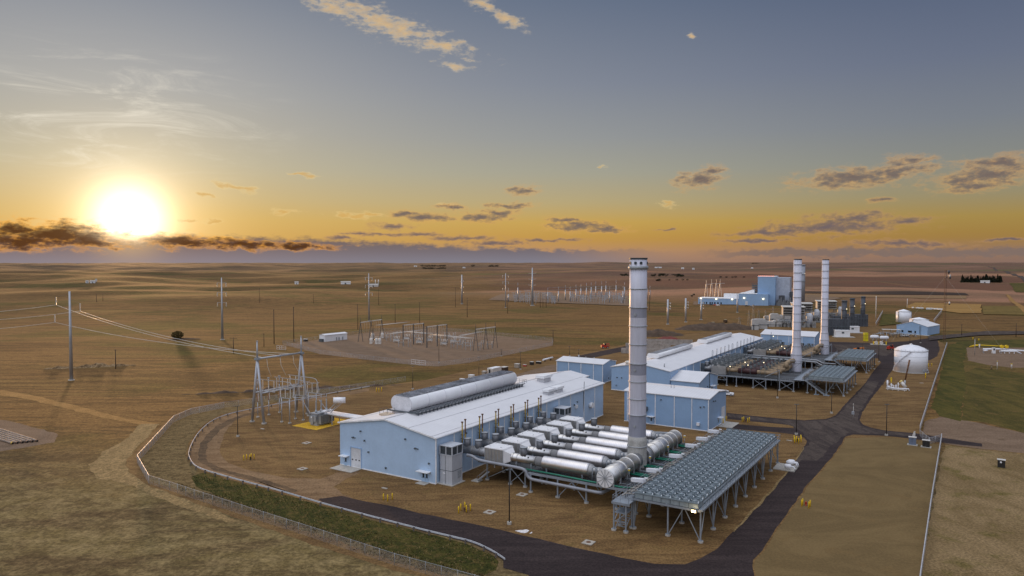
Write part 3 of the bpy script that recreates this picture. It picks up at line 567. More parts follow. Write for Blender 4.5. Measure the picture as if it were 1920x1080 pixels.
def man_door(t, x, y, face='a', n=1, side=-1, canopy=True, z0=0.1):
    """steel door with a small window in a facade looking down -y ('a') or +x ('c')"""
    for k in range(n):
        m = MB()
        def bx(mb, u0, w0, z0_, u1, w1, z1):
            if face == 'a': mb.box(u0, y - w1, z0_, u1, y - w0, z1)
            else: mb.box(x + w0, u0, z0_, x + w1, u1, z1)
        u = (x if face == 'a' else y) + k * 1.05
        bx(m, u, 0.0, z0, u + 0.98, 0.07, z0 + 2.15); d = m.build('door', mat('blue_door_paint', (0.36, 0.50, 0.68), 0.5), t)
        g = MB(); bx(g, u + 0.34, 0.07, z0 + 0.95, u + 0.80, 0.10, z0 + 1.95); g.build('window', GLASS, d)
        h = MB(); bx(h, u + 0.12, 0.07, z0 + 0.9, u + 0.2, 0.14, z0 + 1.1); h.build('handle', DKSTEEL, d)
    if canopy:
        m = MB(); u = (x if face == 'a' else y); bx(m, u - 0.7, 0.0, z0 + 2.55, u + n * 1.05 + 0.7, 1.5, z0 + 2.68)
        for uu in (u - 0.5, u + n * 1.05 + 0.5):
            p, q = ((uu, y - 0.02, z0 + 2.0), (uu, y - 1.2, z0 + 2.55)) if face == 'a' else ((x + 0.02, uu, z0 + 2.0), (x + 1.2, uu, z0 + 2.55))
            m.bar(p, q, 0.06)
        m.build('door_canopy', WHITE, t)
def wall_lamp(t, x, y, z, face='a', lit=False, s=1.0):
    m = MB()
    if face == 'a': m.box(x - .2 * s, y - .32 * s, z, x + .2 * s, y, z + .25 * s); m.box(x - .08, y - .45 * s, z - .12, x + .08, y - .1, z)
    else: m.box(x, y - .2 * s, z, x + .32 * s, y + .2 * s, z + .25 * s); m.box(x + .1, y - .08, z - .12, x + .45 * s, y + .08, z)
    m.build('wall_lamp', DKSTEEL if not lit else LAMPW, t)

# --- main engine hall (root at its near right corner; x runs -30.9..0, y 0..90.7)
HL, HW, HE, HR = 90.7, 30.9, 10.84, 13.4
hall, hroof = building('engine_hall', 'long pale blue engine hall with a white roof and a huge rounded ridge vent', 0, -HW, HL, HW, HE, HR, 'a')
downspouts(hall, [(HW, y, 1, 0) for y in (0.1, 7.1, 14.6, 22.1, 29.3, 37.0, 44.6, 52.1, 59.5, 67.0, 76.2, 84.0)], HE)
m = MB()                                       # rake and eave trim
m.bar((-0.40, -0.40, HE + 0.06), (HW / 2, -0.40, HR + 0.10), 0.10, 0.36); m.bar((HW / 2, -0.40, HR + 0.10), (HW + 0.40, -0.40, HE + 0.06), 0.10, 0.36)
m.bar((HW + 0.42, -0.4, HE + 0.02), (HW + 0.42, HL + 0.4, HE + 0.02), 0.14, 0.22)
m.build('eave_trim', TRIM, hall)
man_door(hall, 26.8, 0, 'a', 2); man_door(hall, 1.5, 0, 'a', 1)
m = MB(); m.box(3.9, -0.05, 0.1, 7.3, 0.02, 5.0); d = m.build('roller_door', DOORM, hall)
m = MB()
for u in (4.4, 5.6, 6.7): m.box(u - .22, -0.075, 1.9, u + .22, -0.05, 2.2)
m.build('window', GLASS, d)
m = MB(); m.box(3.62, -0.14, 0.05, 3.88, 0.02, 5.24); m.box(7.32, -0.14, 0.05, 7.5, 0.02, 5.24); m.box(3.88, -0.14, 5.02, 7.32, 0.02, 5.24); m.build('door_frame', BLUE2, hall)
for x, z in ((7.3, 9.5), (4.8, 7.6), (8.6, 7.3), (9.9, 4.6), (21.9, 9.4), (25.0, 7.6), (29.1, 4.6), (15.6, 1.5)): wall_lamp(hall, x, -0.01, z)
m = MB()
for x in (4.2, 4.55, 5.3, 24.6, 25.4, 25.7): m.box(x, -0.25, 7.5, x + .16, -0.01, 7.72)
m.build('bird_screen_vents', DKSTEEL, hall)
for y, z in ((12.0, 9.6), (60.2, 7.2), (69.5, 7.0), (71.5, 7.6)): wall_lamp(hall, HW, y, z, 'c')
m = MB(); m.lathe([(0.9, 0), (0.9, 1.2)], (HW + 0.05, 80.5, 5.2), 14, 'x'); m.build('wall_vent_hood', WHITE, hall)
m = MB(); m.cbox((HW + 0.35, 70.5, 6.4), (0.7, 1.0, 1.0)); m.build('wall_fan_box', WHITE, hall)
m = MB(); m.box(0.4, -4.0, 0.02, 7.7, -0.1, 0.14); m.build('door_slab', CONC, hall)
m = MB(); m.box(26.5, -2.1, 0.02, 29.3, -0.1, 0.14); m.build('door_slab', CONC, hall)
# lines across the roof: lightning conductor, ridge cap
m = MB()
sl = (HR - HE) / (HW / 2)
for x in (2.0, HW / 2 + 7.7, HW - 0.8): m.box(x - .05, -0.3, HE + min(x, HW - x) * sl + 0.25, x + .05, HL + .3, HE + min(x, HW - x) * sl + 0.31)
m.box(HW / 2 - .25, -0.36, HR + .24, HW / 2 + .25, HL + .36, HR + .30); m.build('ridge_cap', mat('grey_seam', (0.5, 0.5, 0.52), 0.5), hroof)
# the rounded ridge ventilator, x 9.6..16.4 of the roof, y 8.5..58.8
rv = MB(); x0, x1, zc, rr = 9.7, 16.5, 15.65, 2.1
prof = [(x1 - rr + rr * math.cos(R(t)), zc + rr * math.sin(R(t))) for t in range(-90, 63, 9)] + [(x0 + rr - rr * math.cos(R(t)), zc + rr * math.sin(R(t))) for t in range(62, -91, -9)]
rv.prism(prof, 8.6, 58.8, 'xz', True); ro = rv.build('ridge_ventilator', mat('bright_white_sheet', (.84, .84, .87), .42, 0, .02, .4), hall)
m = MB()
for k in range(8):
    y = 8.62 + k * 7.16
    pr_ = [((x0 + x1) / 2 + (p[0] - (x0 + x1) / 2) * 1.012, zc + (p[1] - zc) * 1.012) for p in prof]
    m.prism(pr_, y - .07, y + .07, 'xz', True)
m.build('band', mat('pale_band', (0.66, 0.66, 0.70), 0.5), ro)
m = MB(); m.box(x0 + 1.1, 8.75, zc + 1.81, x1 - 1.1, 58.65, zc + 1.95)
for k in range(50): m.box(x0 + 1.1, 9.2 + k, zc + 1.95, x1 - 1.1, 9.3 + k, zc + 2.11)
m.build('vent_louvre', mat('smoky_vent_mesh', (0.22, 0.23, 0.26), 0.5, 0.2, 0.3, 0.25, dirt=((0.5, 0.5, 0.52), 0.7)), ro)
m = MB()
for k in range(33):
    y = 8.8 + k * 1.56; m.bar((18.5, y, 12.95), (18.5, y, 13.95), 0.26); m.bar((15.6, y, 13.85), (18.6, y, 13.85), 0.12)
m.box(18.35, 8.6, 13.9, 18.65, 60.3, 14.05); m.bar((8.7, 8.2, 13.75), (18.6, 8.2, 13.75), .3); m.box(16.7, 8.9, 13.3, 16.9, 60, 13.75)
m.rail([(18.6, 58.5, 14.0), (18.6, 61.2, 14.0), (12, 61.2, 14.0)], 1.1, 1.4, .05); m.rail([(8.6, 5.4, 13.2), (8.6, 8.2, 13.2)], 1.1, 1.3, .05); m.rail([(11.2, 5.4, 13.3), (11.2, 8.2, 13.3)], 1.1, 1.3, .05)
m.build('ridge_walkway', DKSTEEL, hall)
m = MB(); m.box(16.95, 8.8, 13.62, 18.3, 60.0, 13.70); m.build('walkway_grating', mat('pale_grating', (.42, .42, .45), .6, .2), hall)
m = MB(); m.box(8.4, 5.4, 12.75, 11.4, 8.1, 13.12); m.build('walkway_boards', mat('pale_planks', (0.5, 0.40, 0.30), 0.8), hall)
m = MB(); m.box(9.9, 8.7, 12.4, 16.3, 58.7, 13.62); m.build('vent_curb', mat('curb_grey', (0.5, 0.5, 0.53), 0.6), hall)
for y, x, s in ((72.0, 18.6, 1.0), (59.8, 27.2, .78), (65.0, 27.4, .8)):
    zt = HE + (HW - x) * sl
    m = MB(); m.box(x - 1.3 * s, y - 2.2 * s, zt - .3, x + 1.3 * s, y + 2.2 * s, zt + 1.25 * s); o = m.build('roof_unit', mat('grey_unit_curb', (0.5, 0.5, 0.53), 0.5), hall)
    m = MB(); m.box(x - 1.55 * s, y - 2.7 * s, zt + 1.45 * s, x + 1.6 * s, y + 2.8 * s, zt + 2.3 * s); m.build('unit_hood', WHITE, o)
m = MB(); m.tube((HW - .2, 76.0, 0.3), (HW + .3, 76.0, 13.5), .09, n=6); m.build('conduit', DKSTEEL, hall)
# vent pipe pairs standing along the long wall, one pair per engine
PITCHA = 7.35; EA = [10.0 + PITCHA * k for k in range(6)]
for k in range(6):
    y0 = 9.35 + PITCHA * k
    for dy, mm, h in ((0, OCHRE, 12.9), (1.25, RUSTY, 13.3)):
        m = MB(); m.use(mm).tube((HW + .9, y0 + dy, 7.0), (HW + .9, y0 + dy, h), .16, n=8); m.use(RUSTY).tube((HW + .9, y0 + dy, h - .05), (HW + .9, y0 + dy, h + .2), .3, n=8)
        if dy: m.use(OCHRE).tube((HW + .9, y0 + dy, 7.0), (HW + .9, y0 + dy, 9.9), .18, n=8)
        m.build('vent_pipe', None, hall)
    m = MB(); m.bar((HW, y0 + .6, 9.7), (HW + .9, y0 + .6, 9.7), .12); m.bar((HW + .9, y0 - .3, 9.7), (HW + .9, y0 + 1.5, 9.7), .1); m.bar((HW, y0 + .6, 8.7), (HW + .9, y0 + .6, 8.7), .12); m.build('pipe_bracket', DKSTEEL, hall)
# low wing at the far end of the hall
m = gable_walls(19, 15, 9.4, 10.7); o = m.build('rear_wing', BLUE, hall); o.location = (0.8, HL + .05, 0)
m = gable_roof(19, 15, 9.4, 10.7).build('roof', WHITEROOF, o)

# tall air handler by the near corner and the second one by the far end of the duct row
def air_handler(label, a, c, L, W, h):
    t = sthing('air_handler', label, 'air handler', a, c)
    m = MB(); m.box(0, 0, .15, W, L, h * .755); m.build('casing', AHUM, t)
    m = MB(); m.box(-.12, -.12, h * .755, W + .12, L + .12, h * .775); m.box(-.12, -.12, h - .18, W + .12, L + .12, h)
    for x in (0, W / 2, W): m.box(x - .12, -.1, h * .775, x + .12, .14, h - .18)
    for y in (0, L / 2, L): m.box(W - .14, y - .12 + (.0 if y else .12), h * .775, W + .1, y + .12, h - .18)
    m.build('intake_frame', AHUM, t)
    m = MB(); m.box(.08, .06, h * .775, W - .06, L - .06, h - .18); m.build('intake_louvre', DARK, t)
    m = MB(); m.box(-.5, -.6, .02, W + .5, L + .5, .16); m.build('base_slab', CONC, t)
    m = MB(); m.box(W, L * .55, 1.3, W + .08, L * .85, 3.0); m.build('grille', mat('grille_grey', (0.3, 0.32, 0.35), 0.5), t)
    m = MB(); m.box(W * .45, -.06, .2, W * .47, 0, h * .74); m.box(0, -.05, h * .36, W, 0, h * .37); m.box(W, 0, h * .36, W + .05, L, h * .37); m.build('panel_joint', DKSTEEL, t)
    m = MB(); m.box(W * .26, -.045, 2.5, W * .44, 0, 2.75); m.build('plate', WHITE, t)
    m = MB(); m.box(-.9, L * .2, 5.0 * h / 9, 0, L * .5, 7.0 * h / 9); m.build('side_duct', GREY, t)
    return t
air_handler('tall pale grey air handler tower at the near corner of the engine hall', 1.2, 0.45, 4.0, 3.5, 9.1)
air_handler('shorter pale grey air handler with dark louvres at the far end of the duct row', 56.0, 0.45, 3.8, 3.6, 8.6)

# --- the other blue buildings
b5, r5 = building('blue_storehouse', 'blue storehouse with ribbed white roof right behind the tall near stack', 86.3, 9.7, 18, 27.8, 9.85, 10.9, 'c', BLUE3)
downspouts(b5, [(x, 0, 0, -1) for x in (1.1, 10.6, 16.9, 22.5, 27.7)], 9.8)
man_door(b5, 8.7, 0, 'a', 1); wall_lamp(b5, 12.5, -.01, 8.2); wall_lamp(b5, 25.2, -.01, 7.2); wall_lamp(b5, 26.3, -.01, 7.4)
m = MB(); m.cbox((24.6, -.35, 2.0), (.9, .7, .9)); m.build('wall_fan_box', WHITE, b5)
m = MB(); m.box(6.9, -1.5, 4.2, 8.1, -.01, 5.6); m.build('wall_unit', DKSTEEL, b5)
m = MB(); m.box(27.8, 13.0, .1, 27.86, 16.8, 5.2); m.build('roller_door', DOORM, b5)
man_door(b5, 27.8, 9.2, 'c', 1); wall_lamp(b5, 27.8, 6, 8.4, 'c'); wall_lamp(b5, 27.8, 4, 8.6, 'c')
m = MB(); m.box(28.0, 8.2, .02, 32.5, 16.8, .13); m.build('door_slab', CONC, b5)
m = MB(); m.tube((13, 7.5, 10.6), (13, 7.5, 12.0), .1, n=6); m.tube((14, 7.5, 10.6), (14, 7.5, 12.0), .1, n=6); m.build('roof_pipe', GREY, r5)

b4, r4 = building('blue_shed', 'blue shed with two-pitch white roof behind the far end of the engine hall', 149.3, -50.2, 13.2, 22.4, 8.0, 9.2, 'c', BLUE3)
downspouts(b4, [(x, 0, 0, -1) for x in (0.1, 6, 12, 18, 22.3)], 7.9)
for x in (7.5, 11, 15): m = MB(); m.tube((x, 6.6, 9.0), (x, 6.6, 10.4 if x < 8 else 9.9), .3 if x < 8 else .18, n=8); m.build('roof_pipe', GREY, r4)
wall_lamp(b4, 16, -.01, 2.4); wall_lamp(b4, 13.5, -.01, 2.2); man_door(b4, 22.4, 5, 'c', 1, canopy=False)

h2, hr2 = building('far_engine_hall', 'longer blue engine hall with two low ridge vents beyond the near stack', 137.2, -18.3, 146, 24.5, 9.3, 11.4, 'a', BLUE2)
downspouts(h2, [(24.5, y, 1, 0) for y in range(10, 146, 9)], 9.2)
for yv in (17, 82):
    m = MB(); x0, x1, zc, rr = 8.4, 13.6, 12.7, 1.0
    prof = [(x1 - rr + rr * math.cos(R(t)), zc + rr * math.sin(R(t))) for t in range(-90, 71, 20)] + [(x0 + rr - rr * math.cos(R(t)), zc + rr * math.sin(R(t))) for t in range(70, -91, -20)]
    m.prism(prof, yv, yv + 43, 'xz', True); o = m.build('ridge_ventilator', WHITE, h2)
    m = MB(); m.box(x0 + 1, yv + .2, zc + .9, x1 - 1, yv + 42.8, zc + 1.05); m.build('vent_louvre', MATS['smoky_vent_mesh'], o)
for g in (52, 92):
    for k in range(6):
        y = g + k * 6.3; m = MB()
        m.path([(25.1, y, 8.0), (25.1, y, 11.9), (25.1, y + .5, 12.3), (25.1, y + 1.2, 12.0)], .14, 6); m.bar((25.1, y + 1.9, 8.5), (25.1, y + 1.9, 11.8), .1); m.build('vent_pipe', GREY, h2)
for a, x in ((1.5, 6.6), (3.2, 7.4), (6, 9.0)):
    m = MB(); zt = 9.3 + x * (2.1 / 12.25); m.lathe([(1.0, 0), (1.0, .8), (1.3, .85), (1.3, 1.4), (.4, 1.7)], (x, a, zt), 14); m.build('roof_fan', mat('bone_paint', (0.6, 0.57, 0.52), 0.5), h2)
m = MB(); m.tube((20.5, 5, 9.8), (20.5, 5, 11.6), .25, n=8); m.build('roof_pipe', GREY, hr2)
wall_lamp(h2, 2.5, -.01, 5.2); wall_lamp(h2, 4.5, -.01, 5.2); wall_lamp(h2, 2.2, -.01, 2.0)
an, ra = building('blue_annex', 'low blue annex with white roof against the side of the far engine hall', 137.9, 6.4, 23, 11.2, 5.9, 8.3, 'c', BLUE2)
man_door(an, 11.2, 14.5, 'c', 2); wall_lamp(an, 11.2, 10, 3.0, 'c')
m = MB(); m.tube((11.4, 12.5, 0), (11.4, 12.5, 8.6), .12, n=6); m.build('downspout', DKSTEEL, an)

b7, r7 = building('blue_workshop', 'blue workshop with dark square windows between the two far stacks', 326, -5.2, 24, 31, 7.3, 9.2, 'c', BLUE2)
downspouts(b7, [(x, 0, 0, -1) for x in (0.1, 10, 16.5, 24, 30.8)], 7.2)
for x in (13.0, 21.5, 24.3, 27.8):
    m = MB(); m.box(x - .8, -.08, 1.8, x + .8, .02, 3.3); m.build('window', GLASS, b7)
wall_lamp(b7, 7.5, -.01, 6.3, lit=True); m = MB(); m.tube((6.2, -.2, 0), (6.2, -.2, 9), .12, n=6); m.build('downspout', DKSTEEL, b7)

def wbuilding(name, label, px_l, px_r, depth, ev, rg, wall=BLUE2, along='d', roof=None, group=None, cat='building'):
    """a far building: its front foot runs between two surveyed ground points, ridge along the depth ('d') or the front ('f')"""
    p, q = GH(*px_l), GH(*px_r); W = (q - p).length; rz = math.atan2(q.y - p.y, q.x - p.x)
    t = thing(name, label, cat, p, rz, group); t.location.z = min(p.z, q.z)
    gable_walls(depth, W, ev, rg, 'a' if along == 'd' else 'c').build('wall', wall, t)
    gable_roof(depth, W, ev, rg, 'a' if along == 'd' else 'c', .3, .2).build('roof', roof or (WHITEROOF if along == 'd' else WHITEROOFX), t)
    return t, W
b8, W8 = wbuilding('blue_pump_house', 'small blue gabled building in front of two white tanks on the right', (1681, 625), (1739, 629), 24, 6.0, 9.0)
for x, wd in ((4, 1.2), (9, 2.6), (12.5, 1.0)): m = MB(); m.box(x - wd / 2, -.08, 1.2, x + wd / 2, .02, 2.6); m.build('window', GLASS, b8)
m = MB(); m.tube((15.5, -.3, 0), (15.5, -.3, 6.5), .14, n=6); m.build('downspout', DKSTEEL, b8)
m = MB(); m.box(-1, -3.4, .02, W8 + 2, -.1, .14); m.build('apron_slab', CONC, b8)
ch, Wc = wbuilding('control_house', 'white control house at the left end of the substation gravel', (609, 641), (651, 636.5), 5.5, 4.1, 4.7, WHITE, 'f')
for x in (9.5, 11.5, 14.5): m = MB(); m.box(x - .5, -.06, .1, x + .5, .02, 2.2); m.build('door', GREY, ch)
m = MB(); m.box(-1.6, 1, 0, -.05, 4, 1.8); m.build('outdoor_unit', DKSTEEL, ch)

# ------------------------------------------------------------------ exhaust lines of the near hall
def pot(m, x, y, z, r=.78, h=1.75):
    m.use(POTM).lathe([(r * .75, -.35), (r * .95, -.05), (r, 0), (r, h)], (x, y, z), 14)
    m.use(DKSTEEL)
    for i in range(14):
        t = i * 2 * math.pi / 14; m.bar((x + r * 1.02 * math.cos(t), y + r * 1.02 * math.sin(t), z + .1), (x + r * 1.02 * math.cos(t), y + r * 1.02 * math.sin(t), z + h), .05)
    m.use(GREY).lathe([(r * 1.08, 0), (r * 1.08, .12)], (x, y, z + h), 14)
def exhaust_line(label, group):
    Z = 6.35; t = sthing('exhaust_line', label, 'exhaust duct', EA[0], 0, 0, group)
    m = MB(); m.lathe([(1.08, .1), (1.08, 7.2), (1.3, 8.5)], (0, 0, Z), 20, 'x')
    for x in (.3, 3.9, 5.9): m.lathe([(1.2, 0), (1.2, .12)], (x, 0, Z), 20, 'x')
    m.build('duct', DUCTG, t)
    m = MB(); m.use(SCRM).box(8.5, -2.15, 4.9, 13.7, 2.15, 8.15)
    m.use(SCRTOP).add([(13.71, -2.1, 5.0), (13.71, 2.1, 5.0), (13.71, 2.1, 8.15), (13.71, -2.1, 8.15), (15.0, -.95, 5.5), (15.0, .95, 5.5), (15.0, .95, 7.25), (15.0, -.95, 7.25)], [(0, 1, 5, 4), (1, 2, 6, 5), (2, 3, 7, 6), (3, 0, 4, 7), (4, 5, 6, 7)])
    s = m.build('catalyst_box', None, t)
    m = MB(); m.add([(8.45, -2.22, 8.15), (13.8, -2.22, 8.15), (13.8, 2.22, 8.15), (8.45, 2.22, 8.15), (8.5, -2.15, 8.38), (13.6, -2.15, 8.38), (13.6, 2.15, 8.38), (8.5, 2.15, 8.38)], [(3, 2, 1, 0), (4, 5, 6, 7), (0, 1, 5, 4), (1, 2, 6, 5), (2, 3, 7, 6), (3, 0, 4, 7)])
    for x in (9.4, 12.6):
        for y in (-1.3, 1.3): m.box(x - .1, y - .1, 8.38, x + .1, y + .1, 8.72)
    m.build('box_lid', SCRTOP, s)
    m = MB()
    for x in np.arange(8.6, 13.7, .9): m.box(x - .05, -2.25, 4.95, x + .05, -2.15, 8.14)
    for x in (9.0, 11.0, 13.2): m.bar((x, -1.6, 4.9), (x, -1.6, 3.6), .2); m.bar((x, 1.6, 4.9), (x, 1.6, 3.6), .2)
    m.box(8.5, -2.26, 4.72, 13.7, 1.8, 4.88)
    for x in (8.6, 13.6): m.box(x - .06, -2.25, 4.8, x + .06, -2.15, 8.14)
    m.box(8.5, -2.26, 4.86, 13.7, -2.16, 5.0)
    m.build('box_stiffener', GREY, s)
    m = MB(); m.lathe([(1.0, 14.9), (1.08, 15.1), (1.0, 15.4), (1.0, 21.4)], (0, 0, Z), 22, 'x')
    for x in (15.4, 16.6, 21.2): m.lathe([(1.12, 0), (1.12, .14)], (x, 0, Z), 22, 'x')
    m.build('connecting_duct', ALU, t)
    m = MB(); m.use(BLACK).box(18.6, -.72, Z + .72, 18.9, -.4, Z + 1.0); m.box(19.6, -.9, Z + .6, 19.85, -.6, Z + .85); m.use(RUSTY).tube((18.05, 0, Z + .8), (18.05, 0, Z + 1.06), .72, .78, n=14); m.build('port', None, t)
    m = MB(); m.lathe([(1.04, 21.5), (1.1, 21.8), (1.06, 22.1), (1.1, 22.4), (1.06, 22.8), (1.08, 23.2)], (0, 0, Z), 22, 'x'); m.build('expansion_joint', mat('grey_fabric_joint', (0.21, 0.205, 0.21), 0.85), t)
    m = MB(); m.lathe([(1.08, 23.2), (1.44, 23.45), (1.47, 23.6), (1.47, 34.6), (1.40, 35.0)], (0, 0, Z), 28, 'x'); si = m.build('silencer', ALUX, t)
    m = MB(); m.use(BLACK).box(25.2, -.55, Z + 1.2, 25.5, -.3, Z + 1.36); m.box(32.4, -.55, Z + 1.2, 32.7, -.3, Z + 1.36); m.build('lifting_lug', None, si)
    m = MB(); m.lathe([(1.40, 35.0), (1.28, 35.5), (.85, 36.1), (.85, 36.9), (.98, 37.0), (.98, 37.6), (.8, 37.8), (.8, 39.0)], (0, 0, Z), 22, 'x'); m.build('outlet_cone', DUCTG, t)
    m = MB()
    for x in (24.6, 33.6, 16.6, 20.6): m.bar((x, -.9, 4.5), (x, -.9, Z - .6), .22); m.bar((x, .9, 4.5), (x, .9, Z - .6), .22); m.box(x - .15, -1.1, Z - 1.25, x + .15, 1.1, Z - .9)
    m.path([(36.2, -1.3, 4.6), (36.2, -1.3, 7.2), (36.5, -1.3, 7.5), (36.9, -1.3, 7.5), (37.1, -1.3, 7.2), (37.1, -1.3, 4.6)], .12, 6)
    m.build('saddle', STEEL, t)
    for x in (2.0, 18.05):
        m = MB(); pot(m, x, 0, 7.22); m.build('relief_pot', None, t)
    m = MB(); pot(m, 5.3, 0, 7.22, .82); m.build('relief_pot', None, t)
    return t
e0 = exhaust_line('', 'exhaust lines of the near hall')
EL = ['nearest of the shiny exhaust lines, ending behind the spoked disc cap', 'second shiny exhaust line from the near end of the hall', 'third shiny exhaust line, its silencer ending at the foot of the tall stack',
      'fourth shiny exhaust line, its silencer passing behind the tall stack', 'fifth shiny exhaust line, second from the far end of the hall', 'farthest of the shiny exhaust lines, beside the second air handler']
for k in range(6):
    o = e0 if k == 0 else dup(e0)
    o['label'] = EL[k]; o.location = SW(EA[k], 0, 0)

# ------------------------------------------------------------------ stack and manifold
SA, SC = 26.6, 40.2
def manifold(label, y0, y1, capped):
    t = sthing('exhaust_manifold', label, 'exhaust duct', SA, SC); Z = 6.2; r = 1.85
    m = MB(); m.lathe([(r, y0), (r, y1)], (0, 0, Z), 36, 'y'); sh = m.build('shell', ALU, t)
    n = int(abs(y1 - y0) / 3.1); m = MB()
    for k in range(n + 1):
        y = y0 + (y1 - y0) * (k / n); m.lathe([(r + .02, y - .12), (r + .2, y - .1), (r + .2, y + .1), (r + .02, y + .12)], (0, 0, Z), 36, 'y')
    m.build('stiffening_ring', ALU, t)
    m = MB()
    for k in range(n + 1):
        y = y0 + (y1 - y0) * (k / n)
        m.box(-r - .18, y - .07, 4.4, -r + .15, y + .07, Z); m.box(r - .15, y - .07, 4.4, r + .18, y + .07, Z)
    m.build('saddle', GREY, t)
    ye, s = (y0, -1) if capped < 0 else (y1, 1)
    m = MB(); m.use(SCRTOP).lathe([(r + .12, ye), (r + .12, ye + s * .18)], (0, 0, Z), 36, 'y')
    m.use(GREY)
    for i in range(12):
        a = i * math.pi / 6; m.bar((0, ye + s * .22, Z), (math.cos(a) * r, ye + s * .22, Z + math.sin(a) * r), .12)
    m.build('end_cap', None, t)
    yi, si = (y1, 1) if capped < 0 else (y0, -1)
    m = MB(); m.lathe([(r, yi), (r - .1, yi + si * .4), (r + .03, yi + si * .7), (r - .1, yi + si * 1.1), (r - .12, yi + si * 2.2)], (0, 0, Z), 36, 'y'); m.build('expansion_joint', DUCTG, t)
    return t
manifold('near half of the big ringed manifold, closed by a spoked disc', -19.8, -5.4, -1)
manifold('far half of the big ringed manifold beyond the tall stack', 3.2, 22.3, 1)

def stack(label, a, c, H, prof, bands, flanges, dark, n=40):
    t = sthing('chimney_stack', label, 'chimney', a, c)
    def rad(z):
        for (r0, z0), (r1, z1) in zip(prof, prof[1:]):
            if z0 <= z <= z1: return r0 + (r1 - r0) * (z - z0) / (z1 - z0)
        return prof[-1][0]
    zs = sorted(set([z for _, z in prof] + [z for b in bands for z in b[:2]]))
    for z0, z1 in zip(zs, zs[1:]):
        mm = next((b[2] for b in bands if b[0] <= z0 and z1 <= b[1]), STACKL)
        m = MB(); m.lathe([(rad(z0), z0), (rad(z1), z1)], (0, 0, 0), n, cap0=False, cap1=(z1 == zs[-1])); m.build('shell_section', mm, t)
    for z in flanges:
        m = MB(); m.lathe([(rad(z) + .01, z - .1), (rad(z) + .17, z - .08), (rad(z) + .17, z + .08), (rad(z) + .01, z + .1)], (0, 0, 0), n, cap0=False, cap1=False); m.build('flange', GREY, t)
    m = MB(); r = rad(H); m.lathe([(r + .08, H - .35), (r + .12, H - .1), (r + .12, H), (r - .25, H), (r - .3, H - 1.2)], (0, 0, 0), n, cap0=False); m.build('rim', DARK, t)
    return t
zy = lambda y: 3.6 + (882 - y) * .1226
t = stack('tall pale banded chimney stack rising from the shiny exhaust lines', SA - 1.35, SC - .55, 52.8,
      [(2.22, 0), (2.22, 10.6), (2.0, 11.6), (2.0, 52.8)],
      [(zy(593), zy(574), STACKD), (zy(701), zy(680), STACKD), (zy(818), zy(777), STACKD), (0, 11.6, STACKB)],
      [zy(y) for y in (539, 574, 609, 644, 680, 714, 747, 777)] + [9.2], 0)
m = MB(); m.lathe([(2.25, zy(502)), (2.3, zy(502)), (2.3, zy(496)), (2.02, zy(496))], (0, 0, 0), 40, cap0=False, cap1=False); m.use(GREY).box(-2.6, -.3, zy(500), -2.1, .5, zy(497)); m.build('top_ring', GREY, t)
m = MB()
for ang in (-118, -82, -160, -20): x, y = 2.0 * math.cos(R(ang) + PHI), 2.0 * math.sin(R(ang) + PHI); m.tube((x * .98, y * .98, 51.6), (x * 1.06, y * 1.06, 51.6), .34, n=10)
m.build('sampling_port', DARK, t)
m = MB()
for z in (zy(587), zy(691), zy(797)): a_ = R(-118) + PHI; x, y = 2.0 * math.cos(a_), 2.0 * math.sin(a_); m.tube((x * .98, y * .98, z), (x * 1.1, y * 1.1, z), .3, n=10)
m.build('access_hatch', GREY, t)
m = MB()
a0 = R(75) + PHI
for s in (-.22, .22):
    a_ = a0 + s / 2.1; m.bar((2.25 * math.cos(a_), 2.25 * math.sin(a_), 6), (2.25 * math.cos(a_), 2.25 * math.sin(a_), 51), .06)
for k in range(110):
    z = 6.2 + k * .4; m.bar((2.25 * math.cos(a0 - .1), 2.25 * math.sin(a0 - .1), z), (2.25 * math.cos(a0 + .1), 2.25 * math.sin(a0 + .1), z), .04)
m.build('ladder', GREY, t)

# ------------------------------------------------------------------ steel deck that carries the exhaust lines
def footing(m, x, y): m.use(CONC).tube((x, y, .0), (x, y, .34), .52, n=14, smooth=False)
def leg(t, x, y, h, s=.3, ft=True):
    m = MB(); m.use(STEEL).bar((x, y, .2), (x, y, h), s); m.box(x - .35, y - .35, .32, x + .35, y + .35, .40)
    if ft: footing(m, x, y)
    m.build('leg', None, t)
dk = sthing('exhaust_platform', 'grey steel deck on braced legs under the shiny exhaust lines', 'platform')
for y in [6.9 + PITCHA * k for k in range(7)]:
    for x in (21.8, 28.7, 35.7, 42.7): leg(dk, x, y, 4.1)
for y in [9.4 + PITCHA * k for k in range(6)]:
    for x in (8.2, 14.7, 18.8): leg(dk, x, y, 3.9, .24)
m = MB()
for x in (21.6, 28.7, 35.7, 42.7, 46.8): m.box(x - .15, 6.8, 3.75, x + .15, 51.2, 4.25)
for k in range(7): y = 6.9 + PITCHA * k; m.box(21.2, y - .15, 4.05, 46.9, y + .15, 4.55)
for y in (9.4,): m.bar((7, y, 4.2), (20, y, 4.2), .25, .3)
m.build('beam', STEEL, dk)
def brace(t, *segs):
    m = MB()
    for p, q, w_ in segs: m.bar(p, q, w_)
    m.build('brace', STEEL, t)
for k in range(7):
    y = 6.9 + PITCHA * k; brace(dk, ((29.0, y, .5), (32.2, y, 4.0), .16), ((35.4, y, .5), (32.2, y, 4.0), .16))
    if k < 6: yy = 9.4 + PITCHA * k; brace(dk, ((14.9, yy, .6), (18.6, yy, 3.8), .14), ((18.6, yy, .6), (14.9, yy, 3.8), .14)); brace(dk, ((8.4, yy, .6), (14.5, yy, 3.8), .14))
m = MB()
for k in range(64): x = 21.6 + k * .395; m.box(x, 7.1, 4.40, x + .20, 50.9, 4.46)
